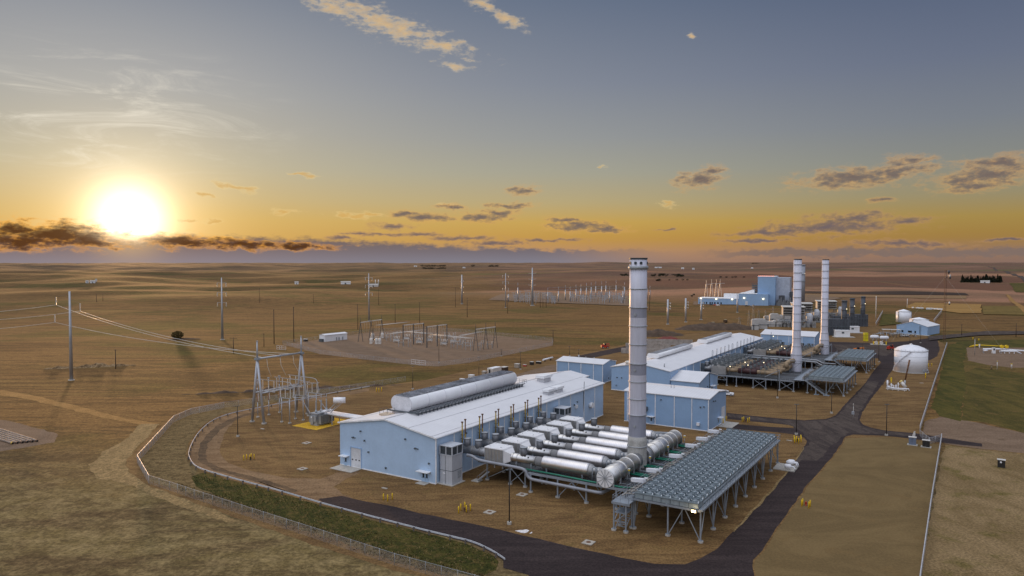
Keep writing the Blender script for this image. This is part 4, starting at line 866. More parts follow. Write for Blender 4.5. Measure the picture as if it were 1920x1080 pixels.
for k in range(22): y = 7.3 + k * 2.0; m.box(21.4, y, 4.3, 46.8, y + .1, 4.40)
m.box(5.6, 9.2, 3.92, 21.4, 48.5, 4.0)  # solid plate, not grating: added to shade the space under the ducts
m.build('deck_grating', mat('deck_grating_steel', (.05, .052, .056), .7), dk)
m = MB(); m.rail([(43.4, 7.0, 4.56), (46.7, 7.0, 4.56)], 1.1, 1.5, .05); m.build('railing', STEEL, dk)
# walkway stairs by the hall
st_ = sthing('access_stair', 'short steel stair on a concrete pad under the near exhaust line', 'stair', 7.4, 7.0)
m = MB()
for s in (-.5, .5): m.bar((0, s, .2), (2.8, s, 2.6), .16, .3); m.bar((0, s, 1.2), (2.8, s, 3.6), .05); m.bar((0, s, .2), (0, s, 1.2), .05)
for k in range(8): m.box(.1 + k * .34, -.5, .3 + k * .3, .4 + k * .34, .5, .35 + k * .3)
m.build('flight', GREY, st_); m = MB(); m.box(-1.4, -1, .02, .6, 1, .2); m.build('base_slab', CONC, st_)

pg = sthing('grey_pipe', 'fat grey pipe bending down along the front of the exhaust deck', 'pipe')
m = MB(); pts = [(4.6, 6.2, 6.15), (6.2, 6.2, 6.15), (7.2, 6.3, 5.6), (8.4, 6.4, 5.35), (15, 6.5, 5.25), (19.2, 6.5, 5.2), (20.4, 6.5, 5.0), (20.9, 6.5, 4.4), (21.1, 6.5, 3.8), (21.8, 6.5, 3.25), (23, 6.5, 3.1), (29, 6.5, 3.05), (36.5, 6.5, 2.95), (38.6, 6.6, 2.9), (39.4, 7.4, 2.8), (39.6, 12, 2.8)]
m.path(smooth_line(pts, 2), .36, 12); m.build('pipe_run', mat('pale_grey_pipe', (0.27, 0.28, 0.315), 0.5, 0.2), pg)
for x, z in ((10, 4.9), (17, 4.8), (25, 2.7), (33, 2.6)): m = MB(); m.bar((x, 6.5, z), (x, 7.4, z), .14); m.bar((x, 6.5, z - .1), (x, 6.5, z + .2), .3); m.build('bracket', STEEL, pg)
gp = sthing('green_pipe', 'long green pipe along the front edge of the exhaust deck', 'pipe')
m = MB(); m.path([(20.4, 7.0, 5.05), (29, 7.0, 5.0), (35, 7.0, 4.85), (44, 7.0, 4.85), (45.6, 7.6, 4.85), (47.3, 7.6, 5.2)], .17, 8); m.path([(20.4, 7.6, 4.85), (34, 7.6, 4.8), (34.6, 7.6, 4.6), (44, 7.6, 4.6)], .12, 8); m.build('pipe_run', GREEN, gp)
for k, y in enumerate((17, 24.5, 32, 39.5, 46.5)):
    g2 = sthing('green_pipe', ['nearest', 'second', 'middle', 'fourth', 'farthest'][k] + ' short green pipe crossing from the manifold to the cooler walkway', 'pipe', y, 0, 0, 'short green cross pipes')
    m = MB(); m.path([(36, 0, 4.8), (46, 0, 4.8), (47.6, 0, 5.6), (48.4, 0, 6.4)], .2, 8); m.path([(37, 1.1, 4.8), (46, 1.1, 4.8), (47.6, 1.1, 5.6)], .2, 8); m.build('pipe_run', GREEN, g2)
cr = sthing('cable_rack', 'long low cable and pipe rack from the far exhaust line towards the storehouse', 'pipe rack')
m = MB()
for x, y in ((14, 57), (22, 60), (30, 63)): m.bar((x, y, 0), (x, y, 3.2), .22); m.bar((x + 1.4, y + .5, 0), (x + 1.4, y + .5, 3.2), .22); m.bar((x, y, .2), (x + 1.4, y + .5, 3.0), .1)
m.build('trestle', STEEL, cr)
m = MB()
for d in (0, .5, 1.0): m.path([(9, 55 + d, 3.4), (18, 58.5 + d, 3.4), (36, 65 + d, 3.4)], .16, 6)
m.bar((9, 54.7, 3.1), (36, 64.7, 3.1), .2, .4); m.bar((9, 56.4, 3.1), (36, 66.4, 3.1), .2, .4); m.build('pipe_run', GREY, cr)
for k, y in enumerate((9.1, 13.1, 25.1, 36.8, 48.7)):
    lp = sthing('platform_lamp', ordn(k, 5) + ' of the small yellow-headed lamps along the manifold', 'lamp', y, 42.9 if k else 41.6, 4.5, 'lamps along the manifold')
    m = MB(); m.tube((0, 0, 0), (0, 0, 2.2), .06, n=6); m.build('post', GREY, lp)
    m = MB(); m.use(YELLOW).box(-.16, -.16, 2.15, .16, .16, 2.5); m.use(WHITE).box(-.2, -.2, 2.5, .2, .2, 2.62); m.build('head', None, lp)

# ------------------------------------------------------------------ fan coolers
RA0, RP, RC0, CP = -2.4, 2.6, 50.7, 1.785        # first row, row pitch, first column, column pitch
def fan_mesh():
    m = MB(); x, y = 0, 0
    m.use(FANRING).lathe([(.84, 0), (.80, .10), (.76, .34), (.84, .52), (.80, .53)], (0, 0, 0), 16, cap0=False, cap1=False)
    m.use(mat('cooler_fan_guard', (0.15, 0.18, 0.20), .5, .3)).lathe([(.79, .03), (.79, .06)], (0, 0, 0), 16)
    m.use(mat('grey_fan_blade', (0.20, 0.235, 0.255), .5, .3))
    for i in range(5):
        t = i * 2 * math.pi / 5; c, s = math.cos(t), math.sin(t)
        m.add([(.14 * c, .14 * s, .26), (.72 * c - .16 * s, .72 * s + .16 * c, .24), (.72 * c + .16 * s, .72 * s - .16 * c, .34), (.16 * c + .1 * s, .16 * s - .1 * c, .32)], [(0, 1, 2, 3)])
    m.use(STEEL).lathe([(.17, .18), (.17, .42), (.1, .46)], (0, 0, 0), 8)
    m.use(mat('pale_bracket', (0.38, 0.41, 0.45), 0.45, 0.3)); m.add([(.58, -.95, .02), (.86, -.95, .02), (.86, -.62, .40), (.70, -.62, .40)], [(0, 1, 2, 3)])
    m.use(BLADE).add([(.87, -.95, .02), (.88, -.55, .02), (.88, -.62, .40)], [(0, 1, 2)])
    m.use(mat('pale_bracket', (0.38, 0.41, 0.45), 0.45, 0.3)).box(-.62, -.78, .5, -.4, -.62, .58)
    return m
FANM = fan_mesh().build('fan', None)
fan_me = FANM.data; bpy.data.objects.remove(FANM)
def radiator(label, group, a, c0, rows, cols, z, rp=RP, cp=CP, maxfans=100):
    t = sthing('fan_cooler', label, 'cooler', a, c0, z, group); W, L = cols * cp, rows * rp
    m = MB(); m.box(0, .03, 0, W, L - .03, .92)
    m.build('casing', RADM, t)
    m = MB()
    for k in range(cols + 1): m.box(k * cp - .05, -.05, 0, k * cp + .05, .03, 1.0)
    for k in range(rows + 1): m.box(W, k * rp - .05 if k else .03, 0, W + .05, k * rp + .05, 1.0)
    m.box(-.02, -.07, .86, W + .05, .029, .98); m.box(W + .001, .03, .86, W + .06, L, .98)
    m.build('casing_frame', mat('casing_frame_steel', (.14, .165, .185), .5, .3), t)
    m = MB()                                  # divider sheets between the columns and rows of fans
    for k in range(1, cols): m.box(k * cp - .015, .1, .92, k * cp + .015, L - .1, 1.14)
    for r_ in range(rows):
        y = r_ * rp + .06; m.box(.05, y, .92, W - .05, y + .03, 1.2)
    m.build('divider', RADM, t)
    n = 0
    for r_ in range(rows):
        for k in range(cols):
            f = bpy.data.objects.new('fan', fan_me); COL.objects.link(f); f.parent = t; f.location = ((k + .5) * cp, (r_ + .54) * rp, .92); f.scale = (1.02, 1.32, 1.0)
    return t
RZ = 6.42
rl = ['nearest fan cooler section, at the lit corner of the raised platform', 'second fan cooler section from the lit near corner', 'third fan cooler section from the lit near corner', 'fourth fan cooler section from the lit near corner', 'fifth fan cooler section, next to the far railing section', 'farthest fan cooler section of the near platform, by the far railing']
for k in range(6):
    radiator(rl[k], 'fan cooler sections of the near platform', RA0 + k * 4 * RP, RC0, 4, 7, RZ)
def cooler_platform(label, a0, L, legs_a, h, c0=50.2, c1=63.4, stair=True):
    t = sthing('cooler_platform', label, 'platform')
    for i, y in enumerate(legs_a):
        for x in (c0, (c0 + c1) / 2 + .3, c1): leg(t, x, y, h - .35, .26)
    m = MB()
    for x in (c0, (c0 + c1) / 2 + .3, c1): m.box(x - .13, a0, h - .36, x + .13, a0 + L, h)
    m.box(c1 + .15, a0 - .15, h - .30, c1 + .75, a0 + L, h + .02)
    for y in legs_a + [a0 + .05, a0 + L - .2]: m.box(c0 - .2, y - .1, h - .5, c1 + .3, y + .1, h - .1)
    m.build('beam', STEEL, t)
    for i, (y0, y1) in enumerate(zip(legs_a, legs_a[1:])):
        for x in (c0, c1): brace(t, ((x, y0, .5), (x, y0 + 2.6, h - .4), .15)); brace(t, ((x, y1, .5), (x, y1 - (3.4 if i % 2 == 0 else 2.6), h - .4), .15))
    for y in legs_a[::2]:
        xm = (c0 + c1) / 2 + .3; brace(t, ((xm + .2, y, .5), ((xm + c1) / 2, y, h - .4), .15), ((c1 - .2, y, .5), ((xm + c1) / 2, y, h - .4), .15))
    return t
LA = [-1.5 + 7.78 * k for k in range(9)]
cpn = cooler_platform('raised steel platform on slanted braces carrying the near field of fan coolers', RA0, 62.4, LA, RZ)
m = MB(); m.rail([(64.1, RA0, RZ + .02), (64.1, RA0 + 62.4, RZ + .02), (50.5, RA0 + 62.4, RZ + .02)], 1.35, 1.95, .07); m.build('railing', STEEL, cpn)
m = MB(); m.box(46.9, -4.6, 5.6, 50.5, 62, 5.72)
for k in range(9): m.box(46.9, LA[k] - .1, 5.2, 50.6, LA[k] + .1, 5.6)
m.box(46.85, -4.6, 5.3, 47.05, 62, 5.7); m.box(46.9, -4.7, 5.25, 50.6, -4.5, 5.7)
m.build('walkway', STEEL, cpn)
m = MB(); m.rail([(47.0, 62, 5.72), (47.0, -4.5, 5.72), (50.4, -4.5, 5.72), (50.4, -2.6, 5.72)], 1.15, 1.8, .06); m.build('railing', STEEL, cpn)
for y in LA[1:]: leg(cpn, 47.3, y, 5.3, .22)
for x in (47.3, 49.8):
    for y in (-1.5, -4.4): leg(cpn, x, y, 5.3, .26)
m = MB()
for k in range(14): m.box(47.6, 2.0 - k * .42, 4.9 - k * .33, 49.4, 2.3 - k * .42, 4.96 - k * .33)
for x in (47.5, 49.5): m.bar((x, 2.2, 5.2), (x, -4.2, .3), .1, .25)
for z in (1.9, 3.6): m.bar((47.3, -1.5, z), (49.8, -1.5, z), .2); m.bar((47.3, -4.4, z), (49.8, -4.4, z), .14)
m.bar((47.3, -4.4, 1.6), (49.8, -4.4, 3.7), .12); m.bar((47.3, -1.5, 3.7), (47.3, -4.4, 1.8), .12); m.box(47.3, -4.4, 3.5, 49.8, -1.5, 3.6)
m.build('stair_flight', STEEL, cpn)
m = MB(); rn = random.Random(3)                # header pipework on the walkway
for k in range(6):
    y = RA0 + k * 10.4
    for d in (0.6, 1.5, 2.4, 3.3):
        z = 6.4 + rn.random() * 1.1; m.path([(48.5, y + d, 5.9), (48.5, y + d, z), (49.3, y + d, z + .2), (50.7, y + d, z + .2)], .13, 6)
    for d in (5.0, 6.2, 7.4, 8.6):
        z = 6.2 + rn.random() * 1.2; m.path([(49.4, y + d, 5.8), (49.4, y + d, z), (50.7, y + d, z)], .11, 6); m.box(49.2, y + d - .2, z - .1, 49.6, y + d + .2, z + .35)
    m.path([(48.0, y + .2, 6.3), (48.0, y + 9.8, 6.3)], .16, 6); m.path([(49.9, y + .2, 7.3), (49.9, y + 9.8, 7.3)], .14, 6)
m.build('header_pipes', mat('dull_header_pipe', (0.27, 0.25, 0.23), 0.5, 0.4, 0.2, 1.5), cpn)
cl = sthing('platform_floodlight', 'lit floodlight under the near right corner of the cooler platform', 'lamp', RA0 - .2, 62.5, RZ - .35)
m = MB(); m.box(-.45, -.25, -.25, .45, .1, .25); m.build('housing', DKSTEEL, cl)
m = MB(); m.box(-.40, -.29, -.22, .40, -.25, .22); m.build('lens', LAMPG, cl)
lm = bpy.data.lights.new('flood_bulb', 'POINT'); lm.energy = 70; lm.color = (1, .72, .35); lm.shadow_soft_size = .25; lo = bpy.data.objects.new('flood_bulb', lm); COL.objects.link(lo); lo.parent = cl; lo.location = (0, -.8, -.1)
for k, y in enumerate((6.8, 15.0, 28.7, 39.8, 48.0, 57.4)):
    v = sthing('expansion_tank', ['nearest', 'second', 'third', 'fourth', 'fifth', 'farthest'][k] + ' white lozenge tank along the walkway beside the coolers', 'tank', y - 1.2, 48.1, 7.2, 'white tanks along the cooler walkway')
    m = MB(); m.prism([(-1.5, 0), (-.95, -.38), (.95, -.38), (1.5, 0), (.95, .38), (-.95, .38)], -.2, .55, 'xy'); o = m.build('vessel', TANKW, v); o.rotation_euler = (0, 0, R(16))
    m = MB()
    for x in (-.7, .7): m.bar((x, 0, -1.5), (x, 0, -.2), .12)
    m.build('stand', STEEL, v)
    lamp = sthing('walkway_lamp', ['nearest', 'second', 'third', 'fourth', 'fifth', 'farthest'][k] + ' slim white-topped lamp post between tanks and coolers', 'lamp', y - 2.2, 50.2, 5.7, 'lamp posts on the cooler walkway')
    m = MB(); m.tube((0, 0, 0), (0, 0, 2.6), .07, n=6); m.build('post', GREY, lamp); m = MB(); m.box(-.35, -.2, 2.55, .35, .2, 2.75); m.build('head', WHITE, lamp)
pk = sthing('pump_skid', 'white pump and valve skid on a slab past the far end of the coolers', 'pump skid', 57.5, 66.0)
m = MB(); m.box(-2.5, -2.5, .02, 2.6, 3.4, .3); m.build('base_slab', CONC, pk)
for y, z, r in ((-1.6, 1.1, .55), (0.8, 1.5, .5), (2.6, 1.2, .6)):
    m = MB(); m.lathe([(r * .4, -.9), (r, -.6), (r, .6), (r * .4, .9)], (.9, y, z), 12, 'x'); m.path([(1.5, y, z), (2.3, y, z), (2.5, y, z - .4), (2.5, y, .4)], .18, 8); m.build('pump', TANKW, pk)

# ------------------------------------------------------------------ the same plant at the far hall, older and browner
def old_line(label, group, a):
    Z = 6.3; t = sthing('exhaust_line', label, 'exhaust duct', a, 0, 0, group)
    m = MB(); m.lathe([(1.0, 6.5), (1.0, 11.5)], (0, 0, Z), 14, 'x'); m.build('duct', DUCTG, t)
    m = MB(); m.box(11.5, -2.2, 4.4, 17.6, 2.2, 7.7); s = m.build('catalyst_box', SCRM, t)
    m = MB()
    for x in (11.6, 13.6, 15.6, 17.4):
        for y in (-2.1, 2.1): m.bar((x, y, 7.7), (x, y, 9.4), .16)
        m.bar((x, -2.1, 9.4), (x, 2.1, 9.4), .16); m.bar((x, -2.1, 7.8), (x, 2.1, 9.3), .1)
    for y in (-2.1, 0, 2.1): m.bar((11.6, y, 9.4), (17.4, y, 9.4), .16); m.bar((11.6, y, 8.5), (17.4, y, 8.5), .1)
    m.box(12.2, -1.2, 7.7, 13.0, -.4, 8.8); m.box(14.5, .2, 7.7, 16.5, 1.2, 8.5)
    m.build('box_frame', OLDF, s)
    m = MB(); m.lathe([(1.1, 17.6), (.8, 18.6), (.8, 22.4)], (0, 0, Z), 14, 'x'); m.build('connecting_duct', TANP, t)
    m = MB(); m.lathe([(1.15, 22.4), (1.15, 29.4), (.8, 30.0)], (0, 0, Z), 16, 'x'); m.build('silencer', MAROON, t)
    m = MB(); m.lathe([(.8, 30.0), (.85, 30.2), (.85, 38.4)], (0, 0, Z), 14, 'x'); m.build('outlet_pipe', TANP, t)
    m = MB()
    for x in (19, 24, 27.5, 31.5, 33.5): y = rn.uniform(-.4, .4); m.bar((x, -1.5, 4.4), (x, -1.5, 7.9), .12); m.bar((x, 1.5, 4.4), (x, 1.5, 7.9), .12); m.bar((x, -1.5, 7.9), (x, 1.5, 7.9), .14); m.box(x - .4, y - .4, 7.5, x + .4, y + .4, 8.6)
    m.rail([(18.5, 2.6, 7.0), (36, 2.6, 7.0)], 1.1, 2.5, .07)
    m.build('frame', OLDF, t)
    m = MB(); pot(m, 9.0, 0, 7.1, .8, 1.9); m.build('relief_pot', None, t)
    m = MB(); m.box(6.6, -1.0, 4.2, 8.2, 1.0, 8.2); m.build('inlet_box', DKSTEEL, t)
    return t
for s, (a0, wh) in enumerate(((175.0, 'near'), (244.0, 'far'))):
    o0 = None
    for k in range(6):
        lab = f"{ordn(k, 6)} tan and maroon exhaust line of the {'nearer' if s == 0 else 'farther'} set by the far hall"
        if o0 is None: o0 = old_line(lab, f'exhaust lines of the {wh}er set', a0); 
        else: o = dup(o0, SW(a0 + k * 6.3, 0, 0), label=lab)
    sa = 200.6 if s == 0 else 269.8
    stack(f"{'nearer' if s == 0 else 'farther'} of the two slim pale stacks with a flared base", sa, 40.2, 53.0, [(2.35, 0), (2.3, 11.6), (1.72, 16.4), (1.68, 53.0)], [], [z for z in np.arange(8.0, 52, 3.55)] , 0, 28)
    pt = sthing('exhaust_platform', f"dark steel deck on X-braced legs under the {'nearer' if s == 0 else 'farther'} tan exhaust lines", 'platform', a0 - 3.2, 0)
    for y in (0, 9.5, 19, 28.5, 38):
        for x in (14.5, 18.4, 22.4, 29.2, 34.2, 39.6, 45): leg(pt, x, y, 4.0, .3, y == 0)
    m = MB()
    for y in (0, 9.5, 19, 28.5, 38): m.bar((9, y, 4.1), (45.4, y, 4.1), .25, .5)
    for x in (10, 18.4, 29.2, 39.6, 45): m.bar((x, 0, 3.8), (x, 38, 3.8), .25, .4)
    m.build('beam', STEEL, pt)
    for y in (0, 19, 38):
        for xa, xb in ((29.4, 34), (39.8, 44.8)): brace(pt, ((xa, y, .5), (xb, y, 3.7), .16), ((xb, y, .5), (xa, y, 3.7), .16))
        brace(pt, ((14.6, y, 2.4), (18.3, y, 2.4), .2), ((14.6, y, 2.4), (16.4, y, 3.9), .12), ((18.3, y, 2.4), (16.4, y, 3.9), .12))
    m = MB(); m.box(10, .2, 4.2, 45, 37.8, 4.3); m.build('deck_grating', MATS['deck_grating_steel'], pt)
    m = MB(); m.use(STEEL)
    for y in (23, 31): m.bar((38.8, y, 4.3), (38.8, y, 9.4), .2); m.bar((43.5, y, 4.3), (43.5, y, 9.4), .2); m.bar((38.8, y, 9.4), (43.5, y, 9.4), .2); m.bar((38.8, y, 4.6), (43.5, y, 9.2), .12)
    m.bar((43.5, 23, 9.4), (43.5, 31, 9.4), .2); m.bar((34, -.2, 5.2), (39.5, -.2, 8.2), .25); m.bar((39.5, -.2, 4.2), (39.5, -.2, 8.2), .25)
    m.rail([(40, .1, 4.3), (45.2, .1, 4.3), (45.2, 38, 4.3)], 1.1, 2, .07)
    m.build('stack_frame', None, pt)
    m = MB(); m.lathe([(1.35, -7.5), (1.35, 7.5)], (40.2 - 2.6, 28.8, 6.5), 20, 'y'); m.path([(37.6, 20.8, 6.5), (37.6, 22, 8.2), (38.8, 24.5, 9.0), (39.5, 27, 9.0)], 1.0, 12); m.build('manifold', TANP, pt)
    for k, (x, y, z) in enumerate(((20, -1.0, 8.2), (26, 4, 8.6), (23.5, 9, 9.0), (30, 14, 8.8))):
        m = MB(); m.box(x - .16, y - .16, z, x + .16, y + .16, z + .3); m.build('deck_lamp', LAMPW, pt)
    ct = cooler_platform(f"{'nearer' if s == 0 else 'farther'} small steel platform of fan coolers beside the far stacks", a0 - 4.5, 33.8, [a0 - 3.4 + 8.1 * k for k in range(5)], 6.0, 50.2, 63.4)
    m = MB()
    for k in range(13): m.box(49.6 + k * .55, a0 - 5.6, 5.2 - k * .38, 50.2 + k * .55, a0 - 4.4, 5.26 - k * .38)
    for y in (a0 - 5.7, a0 - 4.3): m.bar((49.5, y, 5.4), (56.8, y, .3), .12, .3); m.bar((49.5, y, 6.4), (56.8, y, 1.3), .06)
    m.box(53, a0 - 6, .02, 54.8, a0 - 4, .2); m.box(56.4, a0 - 6, .02, 58.6, a0 - 4, .2); m.bar((53.6, a0 - 5, 0), (53.6, a0 - 5, 2.6), .4)
    m.box(45, a0 - 4.5, 4.9, 50.2, a0 + 29, 5.0)
    m.build('stair_flight', STEEL, ct)
    m = MB()
    for k in range(22): y = a0 - 3 + k * 1.5; z = 6.3 + rn.random(); m.path([(49, y, 5), (49, y, z), (50.6, y, z)], .12, 5); m.box(48.2, y, 5.2, 48.7, y + .5, 5.4 + rn.random())
    m.build('header_pipes', MATS['dull_header_pipe'], ct)
    radiator(f"{'nearer' if s == 0 else 'farther'} small field of fan coolers beside the far stacks", 'fan coolers by the far stacks', a0 - 4.4, RC0, 13, 7, 6.02)
hp = sthing('pipe_run', 'pair of pale pipes running from the far hall past the slim stacks', 'pipe')
m = MB()
for d in (0, 1.4): m.path([(7, 226 + d, 5.6 + d * .6), (36, 226 + d, 5.6 + d * .6), (44, 226 + d, 5.4 + d * .6), (46.5, 226 + d, 4.2 + d * .6), (52, 226 + d, 4.2 + d * .6)], .26, 8)
m.build('pipe', GREY, hp)
for x in (14, 24, 34, 42): m = MB(); m.bar((x, 226, 0), (x, 226, 5.6), .25); m.bar((x, 227.4, 0), (x, 227.4, 6.2), .25); m.build('support', STEEL, hp)

# ------------------------------------------------------------------ guard rail and fences
def at_root(name, label, cat, pts, **k):
    p = pts[0]; return thing(name, label, cat, (p.x, p.y, 0), 0, **k), Vector((p.x, p.y, 0))
gl = smooth_line([G(x, y, .72) for x, y in GUARD_PX], 2)
gr, o0 = at_root('guard_rail', 'long galvanised guard rail curving round the outside of the ring road', 'guard rail', gl)
m = MB(); q = [Vector((p.x, p.y, 0)) - o0 for p in gl]
for a_, b_ in zip(q, q[1:]):
    m.bar(a_ + Vector((0, 0, .72)), b_ + Vector((0, 0, .72)), .08, .30)
m.build('rail_beam', mat('bright_galvanised', (0.62, 0.635, 0.69), 0.45, 0.2, 0.04, 0.3), gr)
acc = 0; last = q[0]
for a_, b_ in zip(q, q[1:]):
    acc += (b_ - a_).length
    if acc > 3.8:
        acc = 0; m = MB(); d = (b_ - a_).normalized(); n_ = Vector((d.y, -d.x, 0)); n_ = n_ if (a_ + o0 + n_).length < (a_ + o0 - n_).length else -n_
        c_ = a_ + n_ * .26; m.box(c_.x - .13, c_.y - .13, 0, c_.x + .13, c_.y + .13, .86); m.bar(a_ + Vector((0, 0, .71)), c_ + Vector((0, 0, .71)), .14, .2); m.build('post', mat('post_timber', (0.13, 0.11, 0.10), 0.8), gr)

LINK = bpy.data.materials.new('chain_link_fabric'); LINK.use_nodes = True; n = NT(LINK.node_tree)
o_ = n.node('ShaderNodeOutputMaterial'); bs = n.node('ShaderNodeBsdfPrincipled'); bs.inputs['Base Color'].default_value = (.46, .45, .46, 1); bs.inputs['Metallic'].default_value = .4; bs.inputs['Roughness'].default_value = .5
tr = n.node('ShaderNodeBsdfTransparent'); mx = n.node('ShaderNodeMixShader'); n.l.new(tr.outputs[0], mx.inputs[1]); n.l.new(bs.outputs[0], mx.inputs[2])
Pc = n.node('ShaderNodeTexCoord').outputs['Object']; px_, py_, pz_ = n.sep(Pc)
d1 = n.m('ABSOLUTE', n.m('SUBTRACT', n.m('FRACT', n.m('DIVIDE', n.m('ADD', n.m('ADD', px_, py_), pz_), .09)), .5)); d2 = n.m('ABSOLUTE', n.m('SUBTRACT', n.m('FRACT', n.m('DIVIDE', n.m('SUBTRACT', n.m('ADD', px_, py_), pz_), .09)), .5))
n.put(mx.inputs[0], n.m('MAXIMUM', n.m('GREATER_THAN', d1, .45), n.m('GREATER_THAN', d2, .45))); n.l.new(mx.outputs[0], o_.inputs[0])
LINK2 = LINK.copy(); LINK2.name = 'dense_chain_link'
for q_ in LINK2.node_tree.nodes:
    if q_.type == 'MATH' and q_.operation == 'GREATER_THAN': q_.inputs[1].default_value = .36
def fence(name, label, pts, h=2.1, step=3.2, post=.09, rail=.06, top=True, pm=None):
    t, o = at_root(name, label, 'fence', pts); P = [Vector((p.x, p.y, 0)) - o for p in pts]; pm = pm or GREY
    m = MB()
    for a_, b_ in zip(P, P[1:]): m.add([a_ + Vector((0, 0, .05)), b_ + Vector((0, 0, .05)), b_ + Vector((0, 0, h)), a_ + Vector((0, 0, h))], [(0, 1, 2, 3)])
    m.build('mesh_fabric', LINK2 if pm is BR else LINK, t)
    if top:
        m = MB()
        for a_, b_ in zip(P, P[1:]): m.bar(a_ + Vector((0, 0, h)), b_ + Vector((0, 0, h)), rail)
        m.build('top_rail', pm, t)
    L = 0; S = sub(P, step)
    for s in S[:100]: m = MB(); m.tube(s, s + Vector((0, 0, h + .1)), post / 2 + .01, n=6); m.build('post', pm, t)
    return t
BR = mat('bright_galvanised_post', (0.50, 0.49, 0.51), 0.45, 0.3)
FL = [G(890, 1078, 2.1), G(740, 1038, 2.1), G(607, 995, 2.1), G(473, 953, 2.1), G(364, 918, 2.1), G(318, 903, 2.1), G(279, 891, 2.1)]
fence('chain_link_fence', 'chain-link fence along the front foot of the grass bank', [G(985, 1104, 2.1)] + FL, rail=.05, post=.06)
fence('chain_link_fence', 'bright bent chain-link fence at the left end of the plant', [G(279, 891, 2.1), G(257, 853, 2.1), G(325.5, 780, 2.1), G(358, 766, 2.1), G(420, 754, 2.1)], pm=BR, rail=.10, post=.08)
fence('chain_link_fence', 'chain-link fence running back behind the ring road', [G(420, 754, 2.1), G(473, 747, 2.1), G(560, 734, 2.1), G(655, 722, 2.1), G(760, 706, 2.1)], step=4)
fence('chain_link_fence', 'straight chain-link fence down the right front of the plant', [SW(-10, 99), SW(44, 98.4), SW(111, 98)], pm=BR, rail=.16, post=.14, step=3.4)
fence('chain_link_fence', 'long chain-link fence beside the green grass strip', [SW(120, 92), SW(217, 91.6), SW(300, 91.4), SW(390, 91.2)], pm=BR, rail=.14, post=.12, step=3.4)
fence('chain_link_fence', 'short chain-link fence closing the gap beside the gate boxes', [SW(111, 98), SW(104.5, 95.2), SW(114, 92.3)], h=1.9, step=2.5, pm=BR)
sp = [G(*p) for p in sub_px]
fence('chain_link_fence', 'chain-link fence enclosing the substation gravel', sp + [sp[0]], h=2.3, step=7.5, rail=.04, post=.09)
for lb, (x0, y0), (x1, y1) in (('open white-framed gate at the near corner of the substation', (771, 682), (798, 685)), ('white-framed gate with a sign at the left end of the substation', (519, 655), (536, 656))):
    p, q_ = G(x0, y0), G(x1, y1); t = thing('yard_gate', lb, 'gate', p); d = q_ - p; m = MB()
    for z in (.1, 1.1, 2.2): m.bar((0, 0, z), d + Vector((0, 0, z)), .11)
    for f in (0, .3, .55, 1): m.bar(d * f, d * f + Vector((0, 0, 2.3)), .12)
    m.build('gate_frame', WHITE, t)
fence('chain_link_fence', 'far chain-link fence left of the green grass by the white tank', [G(1642, 612), G(1655, 588)], h=3.0, rail=.3, pm=BR, step=9)
fence('chain_link_fence', 'far chain-link fence right of the small blue building', [G(1751, 606), G(1766, 586)], h=3.0, rail=.3, pm=BR, step=9)

# ------------------------------------------------------------------ switch gantry and transformer
gt = sthing('line_gantry', 'tall grey two-legged gantry where the power line comes in', 'gantry')
GM = mat('pale_zinc_steel', (0.42, 0.43, 0.46), 0.45, 0.4, 0.06, 0.4)
for y, nm in ((20.5, 0), (38.6, 1)):
    for x in (-91.6, -85.8):
        m = MB(); m.use(GM).tube((x, y, .3), (-88.7, y, 20.7), .42, .36, n=12); m.use(CONC).tube((x, y, 0), (x, y, .35), .8, n=14, smooth=False); m.build('leg', None, gt)
    m = MB(); m.tube((-88.7, y, 20.4), (-88.7, y, 26.3), .30, .22, n=10); m.tube((-88.7, y, 26.3), (-88.7, y, 26.5), .34, n=10); m.build('mast', GM, gt)
    m = MB(); m.box(-89.6, y - .5, 20.3, -87.8, y + .5, 21.0); m.build('node_plate', STEEL, gt)
m = MB(); m.tube((-88.7, 20.5, 20.7), (-88.7, 38.6, 20.7), .32, n=12); m.tube((-88.7, 29.4, 20.7), (-88.7, 29.8, 20.7), .42, n=12); m.build('crossbeam', GM, gt)
for x in (-90.0, -87.2): m = MB(); m.tube((x, 20.5, 9.7), (x, 38.6, 9.7), .28, n=10); m.build('lower_beam', GM, gt)
m = MB()
for y, x2 in ((24.2, -87.5), (29.6, -87.0), (35, -86.5)): m.path([(-88.7, y, 20.4), (-88.6, y + .3, 17.5), (x2, y + .9, 14.2)], .07, 5)
m.build('dropper', WIRE, gt)
def insul(m, x, y, z0, z1, r=.16, mm=None):
    m.use(mm or PORC); k = max(3, int((z1 - z0) / .28)); pr = []
    for i in range(k):
        z = z0 + (z1 - z0) * i / k; h = (z1 - z0) / k; pr += [(r * .55, z), (r * 1.25, z + h * .45), (r * .55, z + h * .9)]
    m.lathe(pr, (x, y, 0), 8)
